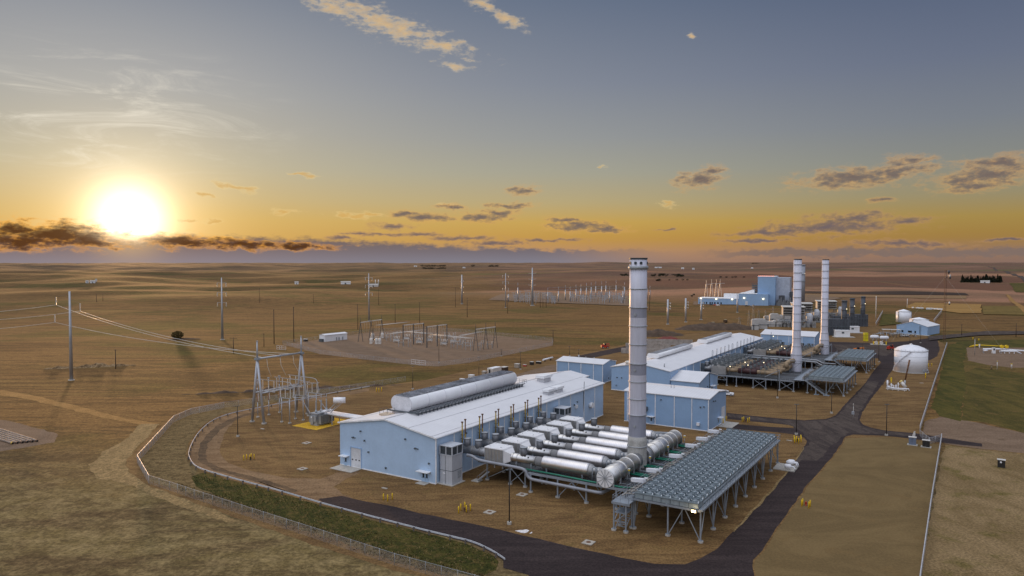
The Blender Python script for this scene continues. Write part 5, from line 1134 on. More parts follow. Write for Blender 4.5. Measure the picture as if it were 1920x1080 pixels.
for k, y in enumerate((23.6, 29.2, 34.8)):
    sw = sthing('disconnect_switch', ['left', 'middle', 'right'][k] + ' horizontal-blade switch on the lower beams of the gantry', 'switch', y, -88.6, 9.9, 'switches on the gantry')
    for x in (-1.4, 1.4, 4.0): m = MB(); insul(m, x, 0, .1, 3.4); m.build('insulator', None, sw)
    m = MB(); m.bar((-2.4, 0, 3.6), (4.6, 0, 3.6), .16); m.build('blade', GM, sw)
    m = MB(); m.bar((-1.8, 0, 0), (4.4, 0, 0), .25); m.build('base_channel', GM, sw)
    bs_ = sthing('bus_stand', ['left', 'middle', 'right'][k] + ' pair-legged bus stand in front of the gantry', 'bus support', y + 1.7, -83.1, 0, 'bus stands before the gantry')
    for x in (0, 3.8): m = MB(); m.use(GM).tube((x, 0, .2), (x, 0, 8.0), .17, n=8); footing(m, x, 0); m.build('leg', None, bs_)
    m = MB(); m.bar((-.8, 0, 8.0), (4.6, 0, 8.0), .24); m.bar((0, 0, 6.6), (3.8, 0, 6.6), .14); m.build('cap_beam', GM, bs_)
    for x in (-.4, 1.9, 4.2): m = MB(); insul(m, x, 0, 8.1, 11.3); m.build('insulator', None, bs_)
    m = MB(); m.bar((-1, 0, 11.4), (4.8, 0, 11.4), .14); m.build('bus_bar', GM, bs_)
    sa_ = sthing('surge_arrester', ['left', 'middle', 'right'][k] + ' single-post arrester on the far side of the gantry', 'arrester', 25.9 + 4.5 * k, -95.6, 0, 'arresters behind the gantry')
    m = MB(); m.use(GM).tube((0, 0, .2), (0, 0, 5.2), .15, n=8); footing(m, 0, 0); m.build('post', None, sa_)
    m = MB(); insul(m, 0, 0, 5.2, 8.6, .28, PORCB); insul(m, .4, 0, 5.4, 8.4, .18); m.build('insulator', None, sa_)
    m = MB(); m.tube((0, 0, 8.6), (0, 0, 9.9), .2, n=8); m.tube((0, 0, 9.9), (0, 0, 12.6), .14, n=8); m.box(-.3, -.3, 12.4, .3, .3, 12.8); m.build('cap', GM, sa_)
bw = sthing('bus_conductor', 'bent aluminium bus tubes from the switches down to the transformer', 'conductor')
m = MB()
for k in range(3):
    y = 24 + k * 5.2; m.path(smooth_line([(-84, y, 13.5), (-79.6, y + 1.6, 13.2), (-78.4, y + 1.8, 12.4), (-77.6, y + 1.6, 9.4), (-76.5, y, 8.6), (-71.5, 28.5 + k * 2.2, 9.0)], 2), .09, 6)
m.bar((-84, 24, 11.5), (-84, 38, 11.5), .12); m.bar((-79.4, 25, 11.5), (-79.4, 38, 11.5), .12); m.bar((-81, 22, 7.2), (-76, 38, 7.2), .14)
m.build('bus_tube', GM, bw)
sheet('yellow_pad', 'yellow gravel bed under the transformer', [SW(23.5, -76.3), SW(23.4, -65.0), SW(39, -65.4), SW(39.3, -74.5), SW(36, -76)], ground_material('ochre_gravel', two((0.40, 0.25, 0.025), (0.50, 0.33, 0.05), None, .2), .95, .3, 2.5), .04, .2, 2)
tx = sthing('power_transformer', 'grey power transformer with finned sides and a round oil tank on yellow gravel', 'transformer', 27.3, -71.6, 0)
m = MB(); m.box(-.3, 0.2, .3, 2.4, 6.6, 3.7); m.box(-.5, 0, 3.7, 2.6, 6.8, 3.95); m.box(-.4, .1, .05, 2.5, 6.7, .3); m.build('main_tank', GREY, tx)
for s in (0, 1):
    for g in range(4):
        m = MB()
        for k in range(5): x = (2.7 + .0) if s else -1.6; y = .5 + g * 1.55 + k * .24; m.box(x, y, .7, x + 1.1, y + .09, 3.4)
        m.box(2.6 if s else -.6, .5 + g * 1.55, 3.2, 3.8 if s else -1.6, 1.55 + g * 1.55, 3.4); m.build('cooling_fins', mat('fin_grey', (0.30, 0.31, 0.32), 0.5, 0.3), tx)
for k in range(3):
    m = MB(); m.use(GREY).tube((.9, 1.2 + k * 2.2, 3.9), (.9, 1.2 + k * 2.2, 4.8), .45, .3, n=10); insul(m, .9, 1.2 + k * 2.2, 4.8, 7.6, .25, GREY); m.use(GM).tube((.9, 1.2 + k * 2.2, 7.6), (.9, 1.2 + k * 2.2, 9.2), .08, n=6); m.build('bushing', None, tx)
m = MB(); m.tube((6.6, 3.2, 8.1), (9.4, 5.6, 8.1), .95, n=20); o = m.build('oil_conservator', TANKW, tx)
m = MB()
for p_, q_ in (((3.0, 2.5, 3.8), (7.4, 3.8, 7.3)), ((3.0, 4.2, 3.8), (8.6, 4.9, 7.3)), ((3.8, 2.8, 3.8), (7.0, 3.6, 7.4)), ((3.6, 5.2, 3.8), (8.9, 5.2, 7.4)), ((4.6, 3.6, 3.4), (7.6, 4.0, 7.3)), ((-1, .3, 3.8), (-3.6, .3, 6.5)), ((-.6, .3, 3.6), (-4, .3, 7)), ((0, 6.5, 3.8), (-3.5, 6.5, 6.8))): m.bar(p_, q_, .14)
m.build('pipework', GM, tx)
m = MB(); m.box(-.1, -.28, .5, 1.0, 0, 3.0); m.box(1.3, -.3, 1.4, 2.3, 0, 3.2); m.build('control_cabinet', GREY, tx)
m = MB(); m.box(.1, -.32, 2.4, .6, -.28, 2.9); m.build('plate', WHITE, tx)
bd = sthing('bus_duct', 'white round bus ducts from the transformer into the engine hall', 'bus duct', 0, 0)
m = MB()
for d in (0, 1.2, 2.4): m.tube((-69.5, 31.2 + d, 3.4), (-30.9, 31.2 + d, 3.4), .42, n=12)
m.build('duct', TANKW, bd); m = MB(); m.box(-70.6, 30.4, 2.9, -68.8, 34.2, 4.2); m.build('junction_box', TANKW, bd)
for x in (-66, -58, -50, -42): m = MB(); m.bar((x, 30.8, 0), (x, 30.8, 2.9), .2); m.bar((x, 34, 0), (x, 34, 2.9), .2); m.bar((x, 30.6, 2.9), (x, 34.2, 2.9), .2); m.build('support', GM, bd)

# ------------------------------------------------------------------ transmission poles and wires
def monopole(label, base, ptop, arms, d0, d1, aw=1.6, white=True, style='pair', group='steel transmission poles'):
    p = GH(*base); dist = p.length; h = (base[1] - ptop) / FPX * p.y * 1.0
    t = thing('transmission_pole', label, 'power pole', p, 0, group)
    m = MB(); m.use(GM).tube((0, 0, 0), (0, 0, h), d0, d1, n=12); m.use(CONC).tube((0, 0, -.3), (0, 0, .3), d0 * 1.7, n=12); m.build('shaft', None, t)
    for z_ in arms:
        z = (base[1] - z_) / FPX * p.y
        if style == 'pair':
            m = MB(); m.bar((-aw, 0, z), (aw, 0, z), .18); m.build('crossarm', GM, t)
            for x in (-aw, aw): m = MB(); insul(m, x, 0, z - 2.6, z, .28); m.build('insulator', None, t)
        elif style == 'right':
            m = MB(); m.bar((0, 0, z), (aw, 0, z + .7), .3); insul(m, aw * .9, 0, z - .6, z + .4, .35); m.build('crossarm', None, t)
        else:
            m = MB(); m.bar((-aw, 0, z + .6), (0, 0, z), .28); m.bar((0, 0, z), (aw, 0, z + .6), .28); m.build('crossarm', PORC, t)
    return t, p, h
MP = [('tallest-looking steel pole at the far left, carrying three slung wires', (134, 713), 545, [], .75, .38),
      ('steel pole with three pairs of white insulators in the left pasture', (417, 637), 520, [530, 548, 567], .85, .3),
      ('steel pole with pairs of insulators rising behind the substation', (692, 603), 512, [520, 534, 549], .8, .3)]
mp1, P1, h1 = monopole(*MP[0])
for b in MP[1:]: monopole(*b, aw=2.9)
monopole('pale steel pole with short right-hand arms left of the far switchyard', (866, 570), 515, [527, 538, 548], 1.1, .7, 2.4, style='right')
monopole('thin steel pole second left of the far switchyard', (948, 577), 512, [516, 528, 540], .7, .3, 3.2)
monopole('broad pale steel pole with three pairs of arms before the far switchyard', (998, 573), 502, [513, 524, 535], 1.6, .6, 4.6, style='vee')
for i, (b, tp) in enumerate((((1252, 608), 561), ((1285.5, 604), 559), ((1314.5, 599.5), 560), ((1382.5, 586), 551), ((1173, 0), 0))):
    if b[1] == 0: continue
    monopole(['leftmost', 'second', 'third', 'rightmost'][i] + ' of the stout pale poles on the grass beyond the far engine hall', b, tp, [tp + 8, tp + 13, tp + 18] if i < 3 else [], .85, .75, 2.4, style='right')
# insulators and wires at the left pole
wt = [(-5.9, 33.0), (4.5, 30.3), (-6.6, 25.4)]
gp_ = [SW(23.5, -88.7, 20.7), SW(29.5, -88.7, 20.7), SW(35.5, -88.7, 20.7)]
for (x, z), s in zip(wt, (-1, 1, -1)): m = MB(); m.use(DKSTEEL).bar((0, 0, z + 5), (x, 0, z + 3.4), .05); insul(m, x, 0, z, z + 3.4, .24); m.build('insulator', None, mp1)
for k, ((x, z), e, nm) in enumerate(zip(wt, gp_, ('upper', 'middle', 'lowest'))):
    pl = thing('power_line', f'{nm} wire slung past the left steel pole to the gantry', 'power line', (0, 0, 0), 0, 'wires to the gantry')
    a_ = P1 + Vector((x, 0, z)); pts = []
    for i in range(25):
        f = i / 24; p = a_.lerp(e, f); p.z -= 4.2 * 4 * f * (1 - f) * .55; pts.append(p)
    m = MB(); m.path(pts, .085, 5); b_ = a_ + Vector((-150, 20, -1 + 0)); pts = []
    for i in range(17): f = i / 16; p = a_.lerp(b_, f); p.z -= 5.0 * 4 * f * (1 - f); pts.append(p)
    m.path(pts, .075, 5); m.build('conductor', WIRE, pl)
# timber poles
WP = [((514, 645), 580, .26, 'tall black pole left of the substation gate'), ((551, 641), 575, .26, 'tall black pole nearest the left end of the white control house'), ((438, 663), 633, .2, 'short timber pole with a small crossarm in the left pasture'), ((495, 650), 625, .18, 'short thin pole left of the two tall black poles'),
      ((217, 692), 655, .2, 'timber pole beside the rubble heap'), ((671, 618), 570, .22, 'timber pole above the substation frames at left'), ((741, 606), 570, .2, 'timber pole behind the middle substation frames'), ((787, 606), 567, .2, 'timber pole behind the substation, right of middle'),
      ((876, 595), 558, .22, 'timber pole right of the substation'), ((854, 576), 538, .2, 'thin timber pole near the short-armed steel pole'), ((952, 588), 558, .26, 'brown pole beside the thin steel pole'), ((710, 572), 542, .2, 'thin timber pole on the left skyline slope'), ((1013, 577), 548, .24, 'leftmost of three brown poles before the switchyard'), ((1018, 577), 552, .2, 'middle of three brown poles before the switchyard'), ((1024, 577), 545, .22, 'rightmost of three brown poles before the switchyard'),
      ((487, 568), 540, .2, 'thin pole on the green rise at left'), ((588, 569), 552, .18, 'thin short pole on the green rise'), ((181, 566), 552, .2, 'distant pole right of the left steel pole'), ((193, 565), 551, .2, 'distant pole next to its twin in the glow'), ((1218, 582), 542, .24, 'brown pole right of the tall near stack'), ((1037, 640), 618, .2, 'lone pole with a thin crossarm right of the substation'),
      ((1642, 602), 555, .3, 'pale slim mast left of the far white tank'), ((1701, 578), 560, .3, 'pale slim mast behind the far white tank'), ((1617, 668), 644, .15, 'thin dark pole beside the cooler field and the road'), ((1803, 630), 608, .18, 'thin dark pole on the right beyond the valve station'), ((1905, 632), 606, .2, 'thin dark pole near the right edge')]
for b, tp, r, lb in WP:
    p = GH(*b); h = (b[1] - tp) / FPX * p.y; t = thing('utility_pole', lb, 'pole', p, 0, 'timber and slim poles')
    m = MB(); m.tube((0, 0, -.2), (0, 0, h), r * 1.15, r * .8, n=8); m.build('shaft', WOOD if 'pale' not in lb else PORC, t)
    m = MB(); w_ = .5 if 'crossarm' not in lb else 2.2; m.bar((-w_, 0, h - .4), (w_, 0, h - .4), .14); m.build('crossarm', WOOD if 'pale' not in lb else PORC, t)
LP = [((955, 983), 878, 'black lamp post standing in the open yard in front of the exhaust deck'), ((446, 819), 760, 'black lamp post inside the left bend of the ring road'), ((1493, 815), 757, 'black lamp post behind the six yellow posts at the junction'), ((1662, 817), 757, 'black lamp post on the right branch of the junction'), ((1559, 775), 735, 'black lamp post between junction and small cooler field'), ((1457.6, 746.5), 692, 'black lamp post in front of the nearer slim stack'),
      ((774, 730), 686, 'black lamp post beyond the roof of the engine hall'), ((823, 680), 632, 'dark lamp post at the near corner of the substation'), ((898, 709), 670, 'dark lamp post beside the white container'), ((976, 693), 659, 'dark lamp post right of the white container'), ((1068, 668), 649, 'dark lamp post left of the blue shed'), ((1085, 667), 655, 'short dark lamp post behind the blue shed'), ((1647.5, 679), 618, 'dark lamp post between the coolers and the fuel tank'), ((1639, 692), 655, 'dark lamp post at the far corner of the coolers'), ((1706, 646), 632, 'dark lamp post behind the fuel tank'), ((1726, 643), 612, 'dark lamp post in front of the small blue building'), ((700, 640), 611, 'slim lamp post among the substation gear'), ((940, 668), 655, 'short lamp post by the rear fence')]
for b, tp, lb in LP:
    p = G(*b); h = (b[1] - tp) / FPX * p.y; t = thing('lamp_post', lb, 'lamp post', p, 0, 'dark lamp posts')
    m = MB(); m.tube((0, 0, .3), (0, 0, h), .13, .09, n=8); m.build('shaft', BLACK, t)
    m = MB(); m.tube((0, 0, 0), (0, 0, .5), .45, n=12, smooth=False); m.build('footing', CONC, t)
    m = MB(); m.box(-.7, -.14, h - .12, -.15, .14, h); m.box(.15, -.14, h - .12, .7, .14, h); m.bar((-.3, 0, h - .1), (.3, 0, h - .1), .08); m.build('lamp_head', DKSTEEL, t)

# ------------------------------------------------------------------ bollards, hydrants and manhole slabs
BOLM = MB(); BOLM.use(YELLOW).lathe([(.13, 0), (.13, 1.38), (.09, 1.46), (.0, 1.48)], (0, 0, 0), 12, cap1=False); b0 = BOLM.build('bollard', None); bol_me = b0.data; bpy.data.objects.remove(b0)
def bollards(places, where, group, s=1.0):
    ps = sorted(places)
    for i, (px, py) in enumerate(ps):
        o = bpy.data.objects.new('bollard', bol_me); COL.objects.link(o); o.location = G(px, py); o.scale = (s, s, s)
        tag(o, f'{lr(i, len(ps))} of {len(ps)} yellow posts {where}' if len(ps) > 1 else f'single stout yellow post {where}', 'bollard', group)
bollards([(457, 863), (462.5, 861.5), (468.5, 862.5), (471, 860), (476.5, 861)], 'in the left yard', 'bollards in the left yard', .95)
bollards([(719, 938), (727, 940), (735.5, 937)], 'by the front road', 'bollards by the front road')
bollards([(860, 962.5), (864, 957.5), (871.5, 954), (874.5, 960.5), (882, 958)], 'round the front hydrant', 'bollards round the front hydrant')
bollards([(1503, 950), (1505, 947.5), (1516.5, 953.5), (1519, 950.5)], 'round the red hydrant on the bare verge', 'bollards on the verge', 1.0)
bollards([(1490, 831), (1493.5, 829), (1497.5, 832), (1502, 829.5), (1489, 827), (1501.5, 826)], 'at the road junction', 'bollards at the junction', 1.15)
bollards([(1391.5, 791.5), (1394.5, 790.5), (1402, 793), (1405, 791.5)], 'behind the coolers', 'bollards behind the coolers', 1.1)
bollards([(706, 735), (710.5, 735.5), (715.5, 734.5)], 'beyond the engine hall roof', 'bollards beyond the hall', 1.2)
bollards([(655, 874), (674.5, 878)], 'beside the roller door', 'bollards beside the roller door', 1.0)
bollards([(1356, 794), (1361, 789.5)], 'at the storehouse door', 'bollards at the storehouse door', 1.1)
bollards([(1741, 688), (1747, 687.5)], 'right of the fuel tank', 'bollards right of the fuel tank', 1.2)
bollards([(1735.5, 709.5)], 'in front of the fuel tank', 'bollard before the fuel tank', 1.7)
for (px, py), lb, mm in (((1511, 948), 'red fire hydrant between yellow posts on the bare verge', RED), ((871, 959), 'dark hydrant between the yellow posts before the air handler', RUSTY), ((1495.5, 828), 'dark valve post among the junction posts', BLACK), ((1398, 791.5), 'brown hydrant behind the coolers', RUSTY), ((469.5, 862.5), 'dark hydrant among the posts in the left yard', BLACK)):
    t = thing('fire_hydrant', lb, 'hydrant', G(px, py))
    m = MB(); m.lathe([(.22, 0), (.22, .08), (.14, .1), (.14, .62), (.2, .64), (.18, .8), (.06, .92)], (0, 0, 0), 12); m.build('barrel', mm, t)
    m = MB(); m.tube((-.3, 0, .5), (.3, 0, .5), .08, n=8); m.tube((0, -.28, .42), (0, 0, .42), .1, n=8); m.build('outlet', mm, t)
for (px, py), lb, r in (((918, 961), 'concrete manhole slab beside the black yard lamp', 1), ((979, 928), 'concrete manhole slab in front of the exhaust deck', 1), ((1103.5, 1018), 'concrete manhole slab near the front road', 1), ((567, 879.5), 'concrete manhole slab in the left yard', 1), ((575, 831), 'concrete manhole slab near the transformer', 1), ((492, 804.5), 'pale slab below the gantry', 0), ((721, 916), 'pale slab near the three front posts', 0), ((1480, 826.5), 'pale slab by the junction', 0), ((1312, 948), 'concrete manhole slab under the coolers', 1), ((1728, 718.5), 'white slab by the long fence', 0)):
    t = thing('manhole', lb, 'manhole', G(px, py), -PHI)
    m = MB(); s_ = 1.0 if r else .75; m.box(-s_, -s_ * (1 if r else .35), .02, s_, s_ * (1 if r else .35), .16); m.build('slab', mat('light_concrete', (0.38, 0.34, 0.29), 0.9, 0, .1, 1.0), t)
    if r: m = MB(); m.lathe([(.45, .16), (.45, .2)], (0, 0, 0), 18); m.build('cover', RUSTY, t)
sheet('stone_chips', 'small ragged pile of white stone chips by the front road', PX((969, 995), (975, 993), (982, 992), (988, 990.5), (992, 993), (990, 997), (984, 998), (978, 997.5)), mat('white_chips', (0.68, 0.64, 0.63), .9, 0, .1, 2, .8, 3), .05, 1.0, 1.0)
sheet('stone_chips', 'tiny ragged patch of white stone chips by the front road', PX((994, 1000), (997, 997), (999, 999.5), (996, 1001)), MATS['white_chips'], .05, .4, 1.0)

# ------------------------------------------------------------------ fuel tank, skids, boxes at the gate
ft = sthing('fuel_tank', 'large white cylindrical fuel tank with shallow domed lid', 'storage tank', 258.2, 80.3)
Hn = 10.1; m = MB(); m.lathe([(7.05, 0), (7.05, Hn)], (0, 0, 0), 56); m.build('shell', TANKW, ft)
m = MB(); m.lathe([(7.2, Hn), (7.2, Hn + .12), (5.6, Hn + 1.2), (3.4, Hn + 2.05), (1.2, Hn + 2.5), (0.01, Hn + 2.55)], (0, 0, 0), 56, cap1=False); m.build('roof', TANKW, ft)
m = MB(); m.lathe([(.6, Hn + 2.4), (.6, Hn + 2.9), (.2, Hn + 3.1)], (0, 0, 0), 12); m.build('roof_vent', WHITE, ft)
m = MB()
for k in range(34):
    t0 = R(-205 + k * 2.6) + PHI; z = .4 + k * .29; m.box(7.1 * math.cos(t0) - .35, 7.1 * math.sin(t0) - .35, z, 7.1 * math.cos(t0) + .3, 7.1 * math.sin(t0) + .3, z + .06)
m.build('spiral_stair', TANKW, ft)
m = MB()
for z in (2.5, 5.0, 7.5): m.lathe([(7.06, z - .03), (7.09, z), (7.06, z + .03)], (0, 0, 0), 56, cap0=False, cap1=False)
m.build('weld_seam', GREY, ft)
m = MB(); m.lathe([(7.6, 0), (7.6, .15)], (0, 0, 0), 40); m.build('ring_foundation', CONC, ft)
for ang in (-66, -44): c_, s_ = math.cos(R(ang) + PHI * .9), math.sin(R(ang) + PHI * .9); m = MB(); m.tube((6.9 * c_, 6.9 * s_, 1.1), (7.5 * c_, 7.5 * s_, 1.1), .62, n=14); m.build('manway', GREY, ft)
m = MB()
for k in range(24): t0 = math.pi * 2 * k / 24; m.bar((7.1 * math.cos(t0), 7.1 * math.sin(t0), Hn), (7.1 * math.cos(t0), 7.1 * math.sin(t0), Hn + .95), .05)
m.build('roof_railing', GREY, ft)
gs = sthing('gas_skid', 'pale gas filter skid with a slanting yellow and white vessel and a tall rusty vent', 'pipe skid', 197.5, 79.0)
m = MB(); m.bar((-3.4, -.6, .5), (4, -.6, .5), .35); m.bar((-3.4, 2, .5), (4, 2, .5), .35); m.bar((-3.2, -.6, .5), (-3.2, 2, .5), .3); m.bar((3.8, -.6, .5), (3.8, 2, .5), .3)
for x in (-2.8, -1, 1, 3.2): m.bar((x, -.6, 0), (x, -.6, .5), .3)
m.build('base_frame', PORC, gs)
m = MB(); m.use(PORC).tube((2.0, .6, 3.4), (3.6, .2, 1.4), .62, n=14); m.use(mat('cream_yellow', (.72, .55, .2), .5)).tube((1.6, .7, 3.9), (2.0, .6, 3.4), .66, n=14); m.build('filter_vessel', None, gs)
m = MB(); m.use(RUSTY).tube((3.2, 1.4, 4.0), (4.6, 2.4, 12.4), .26, .34, n=8); m.use(GREY).tube((3.0, 1.3, .6), (3.2, 1.4, 4.2), .3, n=8); m.build('vent_stack', None, gs)
m = MB()
for x, h, r in ((-3, 3.8, .3), (-2.6, 1.6, .4), (-1.6, 2.6, .2), (-.9, 2.0, .16), (.1, 2.2, .2), (.9, 3.2, .16)): m.tube((x, .3, .4), (x, .3, h), r, n=8); m.tube((x - .5, .3, h * .8), (x + .6, .3, h * .8), r * .6, n=6)
m.path([(-3, .3, 1.0), (-1, -.2, .9), (1, -.3, .9), (3.4, -.3, 1.0), (4.6, -.3, 1.0), (4.8, -.3, .2)], .24, 8); m.build('pipework', TANKW, gs)
m = MB(); m.box(-1.9, .2, 3.4, -1.4, .6, 5.0); m.tube((-1.65, .4, .5), (-1.65, .4, 3.4), .1, n=6); m.build('gauge_box', YELLOW, gs)
for a_, c_, lb, mm, h in ((101.3, 91.2, 'blue-grey equipment cabinet on a pad by the gate', mat('slate_blue', (0.14, 0.17, 0.24), .5), 2.2), (100.6, 94.6, 'black equipment cabinet with pale lid by the gate', BLACK, 1.9)):
    t = sthing('equipment_cabinet', lb, 'cabinet', a_, c_)
    m = MB(); m.box(-.9, -.55, .15, .9, .55, h); m.build('body', mm, t); m = MB(); m.box(-1, -.65, h, 1, .65, h + .14); m.build('lid', PORC, t); m = MB(); m.box(-1.3, -1, .02, 1.3, 1, .16); m.build('base_slab', CONC, t)
    m = MB(); m.box(-.02, -.58, .3, .02, -.55, h - .1); m.build('door_seam', DKSTEEL, t)
t = sthing('gate_motor', 'upright grey gate operator with white sign beside the cabinets', 'gate motor', 105, 91.4)
m = MB(); m.bar((0, 0, 0), (0, 0, 3.0), .3); m.box(-.3, -.3, 1.0, .3, .3, 2.6); m.build('post', GREY, t); m = MB(); m.prism([(-.6, 1.6), (-.1, 3.2), (.25, 3.4), (.25, 1.8)], -.36, -.30, 'xz'); m.build('sign_board', PORC, t)
t = sthing('equipment_cabinet', 'black box with pale lid alone in the patchy grass on the right', 'cabinet', 87.8, 111.8)
m = MB(); m.box(-.8, -.6, 0, .8, .6, 1.9); m.build('body', BLACK, t); m = MB(); m.box(-.9, -.7, 1.9, .9, .7, 2.0); m.build('lid', PORC, t); m = MB(); m.box(-.3, -.64, 1.2, .1, -.6, 1.6); m.build('plate', WHITE, t)
t = sthing('marker_post', 'slim pale marker post with a grey box at the road corner', 'marker post', 131.2, 72.0)
m = MB(); m.tube((0, 0, 0), (0, 0, 4.4), .07, n=6); m.lathe([(.2, 4.2), (.0, 5.0)], (0, 0, 0), 8); m.build('post', PORC, t); m = MB(); m.box(-.5, -.3, 1.2, .3, .3, 2.2); m.build('box', GREY, t)

# ------------------------------------------------------------------ vehicles
def wheel(t, x, y, r=.38, w=.28):
    m = MB(); m.tube((x, y - w / 2, r), (x, y + w / 2, r), r, n=16); o = m.build('wheel', BLACK, t); m = MB(); m.tube((x, y - w / 2 - .02, r), (x, y + w / 2 + .02, r), r * .55, n=12); m.build('rim', GREY, o)
def pickup(label, loc, rz):
    t = thing('pickup_truck', label, 'pickup', loc, rz)
    m = MB(); m.prism([(-2.8, .45), (2.8, .45), (2.85, .95), (2.6, 1.12), (1.3, 1.2), (-2.8, 1.15)], -.95, .95, 'xz'); m.build('body', WHITE, t)
    m = MB(); m.prism([(-.9, 1.15), (1.35, 1.15), (.75, 1.85), (-.65, 1.85)], -.86, .86, 'xz'); c = m.build('cab', WHITE, t)
    m = MB(); m.prism([(-.72, 1.25), (1.1, 1.25), (.68, 1.75), (-.56, 1.75)], -.88, .88, 'xz'); m.prism([(1.24, 1.22), (1.30, 1.24), (.82, 1.78), (.76, 1.78)], -.75, .75, 'xz'); m.build('window', GLASS, c)
    m = MB(); m.box(-2.7, -.8, 1.05, -1.0, .8, 1.17); m.build('bed_liner', BLACK, t)
    for s in (-.6, .6): m = MB(); m.box(2.8, s - .2, .75, 2.88, s + .2, .95); m.build('headlight', GLASS, t)
    m = MB(); m.box(2.8, -.9, .42, 2.95, .9, .62); m.box(-2.95, -.9, .42, -2.8, .9, .62); m.build('bumper', DKSTEEL, t)
    for x in (-1.8, 1.85):
        for y in (-.85, .85): wheel(t, x, y)
    return t
pickup('white pickup half hidden behind the corner of the blue storehouse', SW(149.5, 24.6), R(-22))
pickup('white pickup parked in front of the small blue gabled building', G(1696, 631), R(-80))
def machine(name, label, cat, loc, rz, col, L, boom=True):
    t = thing(name, label, cat, loc, rz)
    m = MB(); m.prism([(-L / 2, .6), (L / 2, .6), (L / 2, 1.4), (L * .2, 1.9), (-L / 2, 1.9)], -1.1, 1.1, 'xz'); m.build('body', col, t)
    m = MB(); m.prism([(-.8, 1.6), (.7, 1.6), (.45, 2.9), (-.6, 2.9)], -.9, .1, 'xz'); c = m.build('cab', BLACK, t); m = MB(); m.box(-.6, -.92, 1.9, .4, -.9, 2.7); m.build('window', GLASS, c)
    for x in (-L * .32, L * .32):
        for y in (-1.05, 1.05): wheel(t, x, y, .6, .5)
    if boom: m = MB(); m.bar((-L * .45, .6, 1.9), (L * .6, .6, 2.6), .5); m.bar((L * .6, .6, 2.6), (L * .68, .6, 1.0), .3); m.build('boom', col, t)
    return t
machine('telehandler', 'orange telehandler parked behind the far cooler field', 'telehandler', G(1609, 660.5), R(-4), ORANGE, 5.4)
machine('boom_lift', 'red boom lift parked left of the fuel tank', 'lift', G(1670, 656), R(25), RED, 4.2)
machine('tractor', 'red machine standing on the dirt left of the rear asphalt', 'machine', G(1134, 653), R(10), RED, 4.5)

# ------------------------------------------------------------------ odd stores along the rear road
def crate(name, label, cat, px, py, d, mm, rz=-PHI, lid=True, z=0):
    t = thing(name, label, cat, G(px, py), rz); m = MB(); m.box(-d[0] / 2, -d[1] / 2, .12, d[0] / 2, d[1] / 2, d[2]); m.build('body', mm, t)
    m = MB(); m.box(-d[0] / 2 - .06, -d[1] / 2 - .06, d[2], d[0] / 2 + .06, d[1] / 2 + .06, d[2] + .12); m.build('lid', PORC if mm != PORC else WHITE, t)
    m = MB()
    for x in (-d[0] * .4, d[0] * .4): m.box(x - .12, -d[1] / 2, 0, x + .12, d[1] / 2, .12)
    m.build('skid', WOOD, t); return t
cn = crate('storage_container', 'white storage container with its dark doorway open', 'container', 927, 701, (3.0, 7.2, 2.9), PORC, -PHI)
m = MB(); m.box(-.7, -3.66, .3, .5, -3.60, 2.4); m.build('doorway', BLACK, cn); m = MB(); m.box(.9, -4.6, .2, 1.0, -3.6, 2.6); m.build('door', PORC, cn)
crate('storage_box', 'brown slatted crate right of the white container', 'crate', 945, 696, (2.6, 3.4, 2.0), WOOD)
crate('storage_box', 'small pale cage crate left of the white container', 'crate', 908, 703, (1.6, 1.8, 1.7), mat('pale_crate', (.33, .28, .23), .8))
crate('storage_box', 'white plastic box beside the dark lamp post', 'crate', 884, 709.5, (2.4, 1.8, 1.5), PORC)
crate('storage_box', 'low white sled box at the left end of the stores', 'crate', 868, 713, (3.0, 1.0, .6), PORC)
crate('storage_box', 'tan pallet box in front of the white container', 'crate', 933, 700.5, (1.8, 1.2, 1.0), mat('pallet_tan', (.34, .22, .12), .8))
crate('storage_box', 'pale frame crate left of the second lamp post', 'crate', 970, 689.5, (2.4, 2.0, 1.9), MATS['pale_crate'])
crate('storage_box', 'red box lying near the second lamp post', 'crate', 984, 687, (1.6, 1.0, .8), RED)
crate('storage_box', 'black drum box right of the red box', 'crate', 997, 684, (1.6, 1.4, 1.5), BLACK)
crate('storage_box', 'second black box further right along the rear stores', 'crate', 1010, 682, (2.6, 1.2, 1.1), BLACK)
t = thing('stored_pipe', 'long white pipe lying on trestles at the right end of the stores', 'pipe', G(1018, 678.5), 0); d = G(1036, 674.5) - G(1018, 678.5); m = MB(); m.tube((0, 0, 1.0), d + Vector((0, 0, 1.2)), .45, n=10); m.build('pipe', TANKW, t)
m = MB()
for f in (.2, .8): m.box(d.x * f - .4, d.y * f - .4, 0, d.x * f + .4, d.y * f + .4, .6)
m.build('trestle', WOOD, t)
# pipes stacked on the laydown patch at the left edge
for k in range(6):
    e_ = G(24 + k * 9.2, 831 - k * .9, .35); s_ = G(-80 + k * 2, 800 - k * 3.4, .35)
    t = thing('stacked_pipe', ['nearest', 'second', 'third', 'fourth', 'fifth', 'farthest'][k] + ' of the six long rusty pipes lying at the left edge', 'pipe', (s_.x, s_.y, 0), 0, 'rusty pipes at the left edge')
    d = e_ - s_; d.z = 0; m = MB(); m.use(mat('pale_rust_pipe', (.26, .20, .16), .7, .1, .2, 1)).tube((0, 0, .34), d + Vector((0, 0, .34)), .32, n=12, cap=False); m.build('pipe', None, t); m = MB(); m.use(BLACK).tube(d * .998 + Vector((0, 0, .34)), d + Vector((0, 0, .34)), .28, n=12); m.use(YELLOW if k == 0 else RUSTY).tube(d * .985 + Vector((0, 0, .34)), d * .995 + Vector((0, 0, .34)), .35, n=12); m.build('end', None, t)

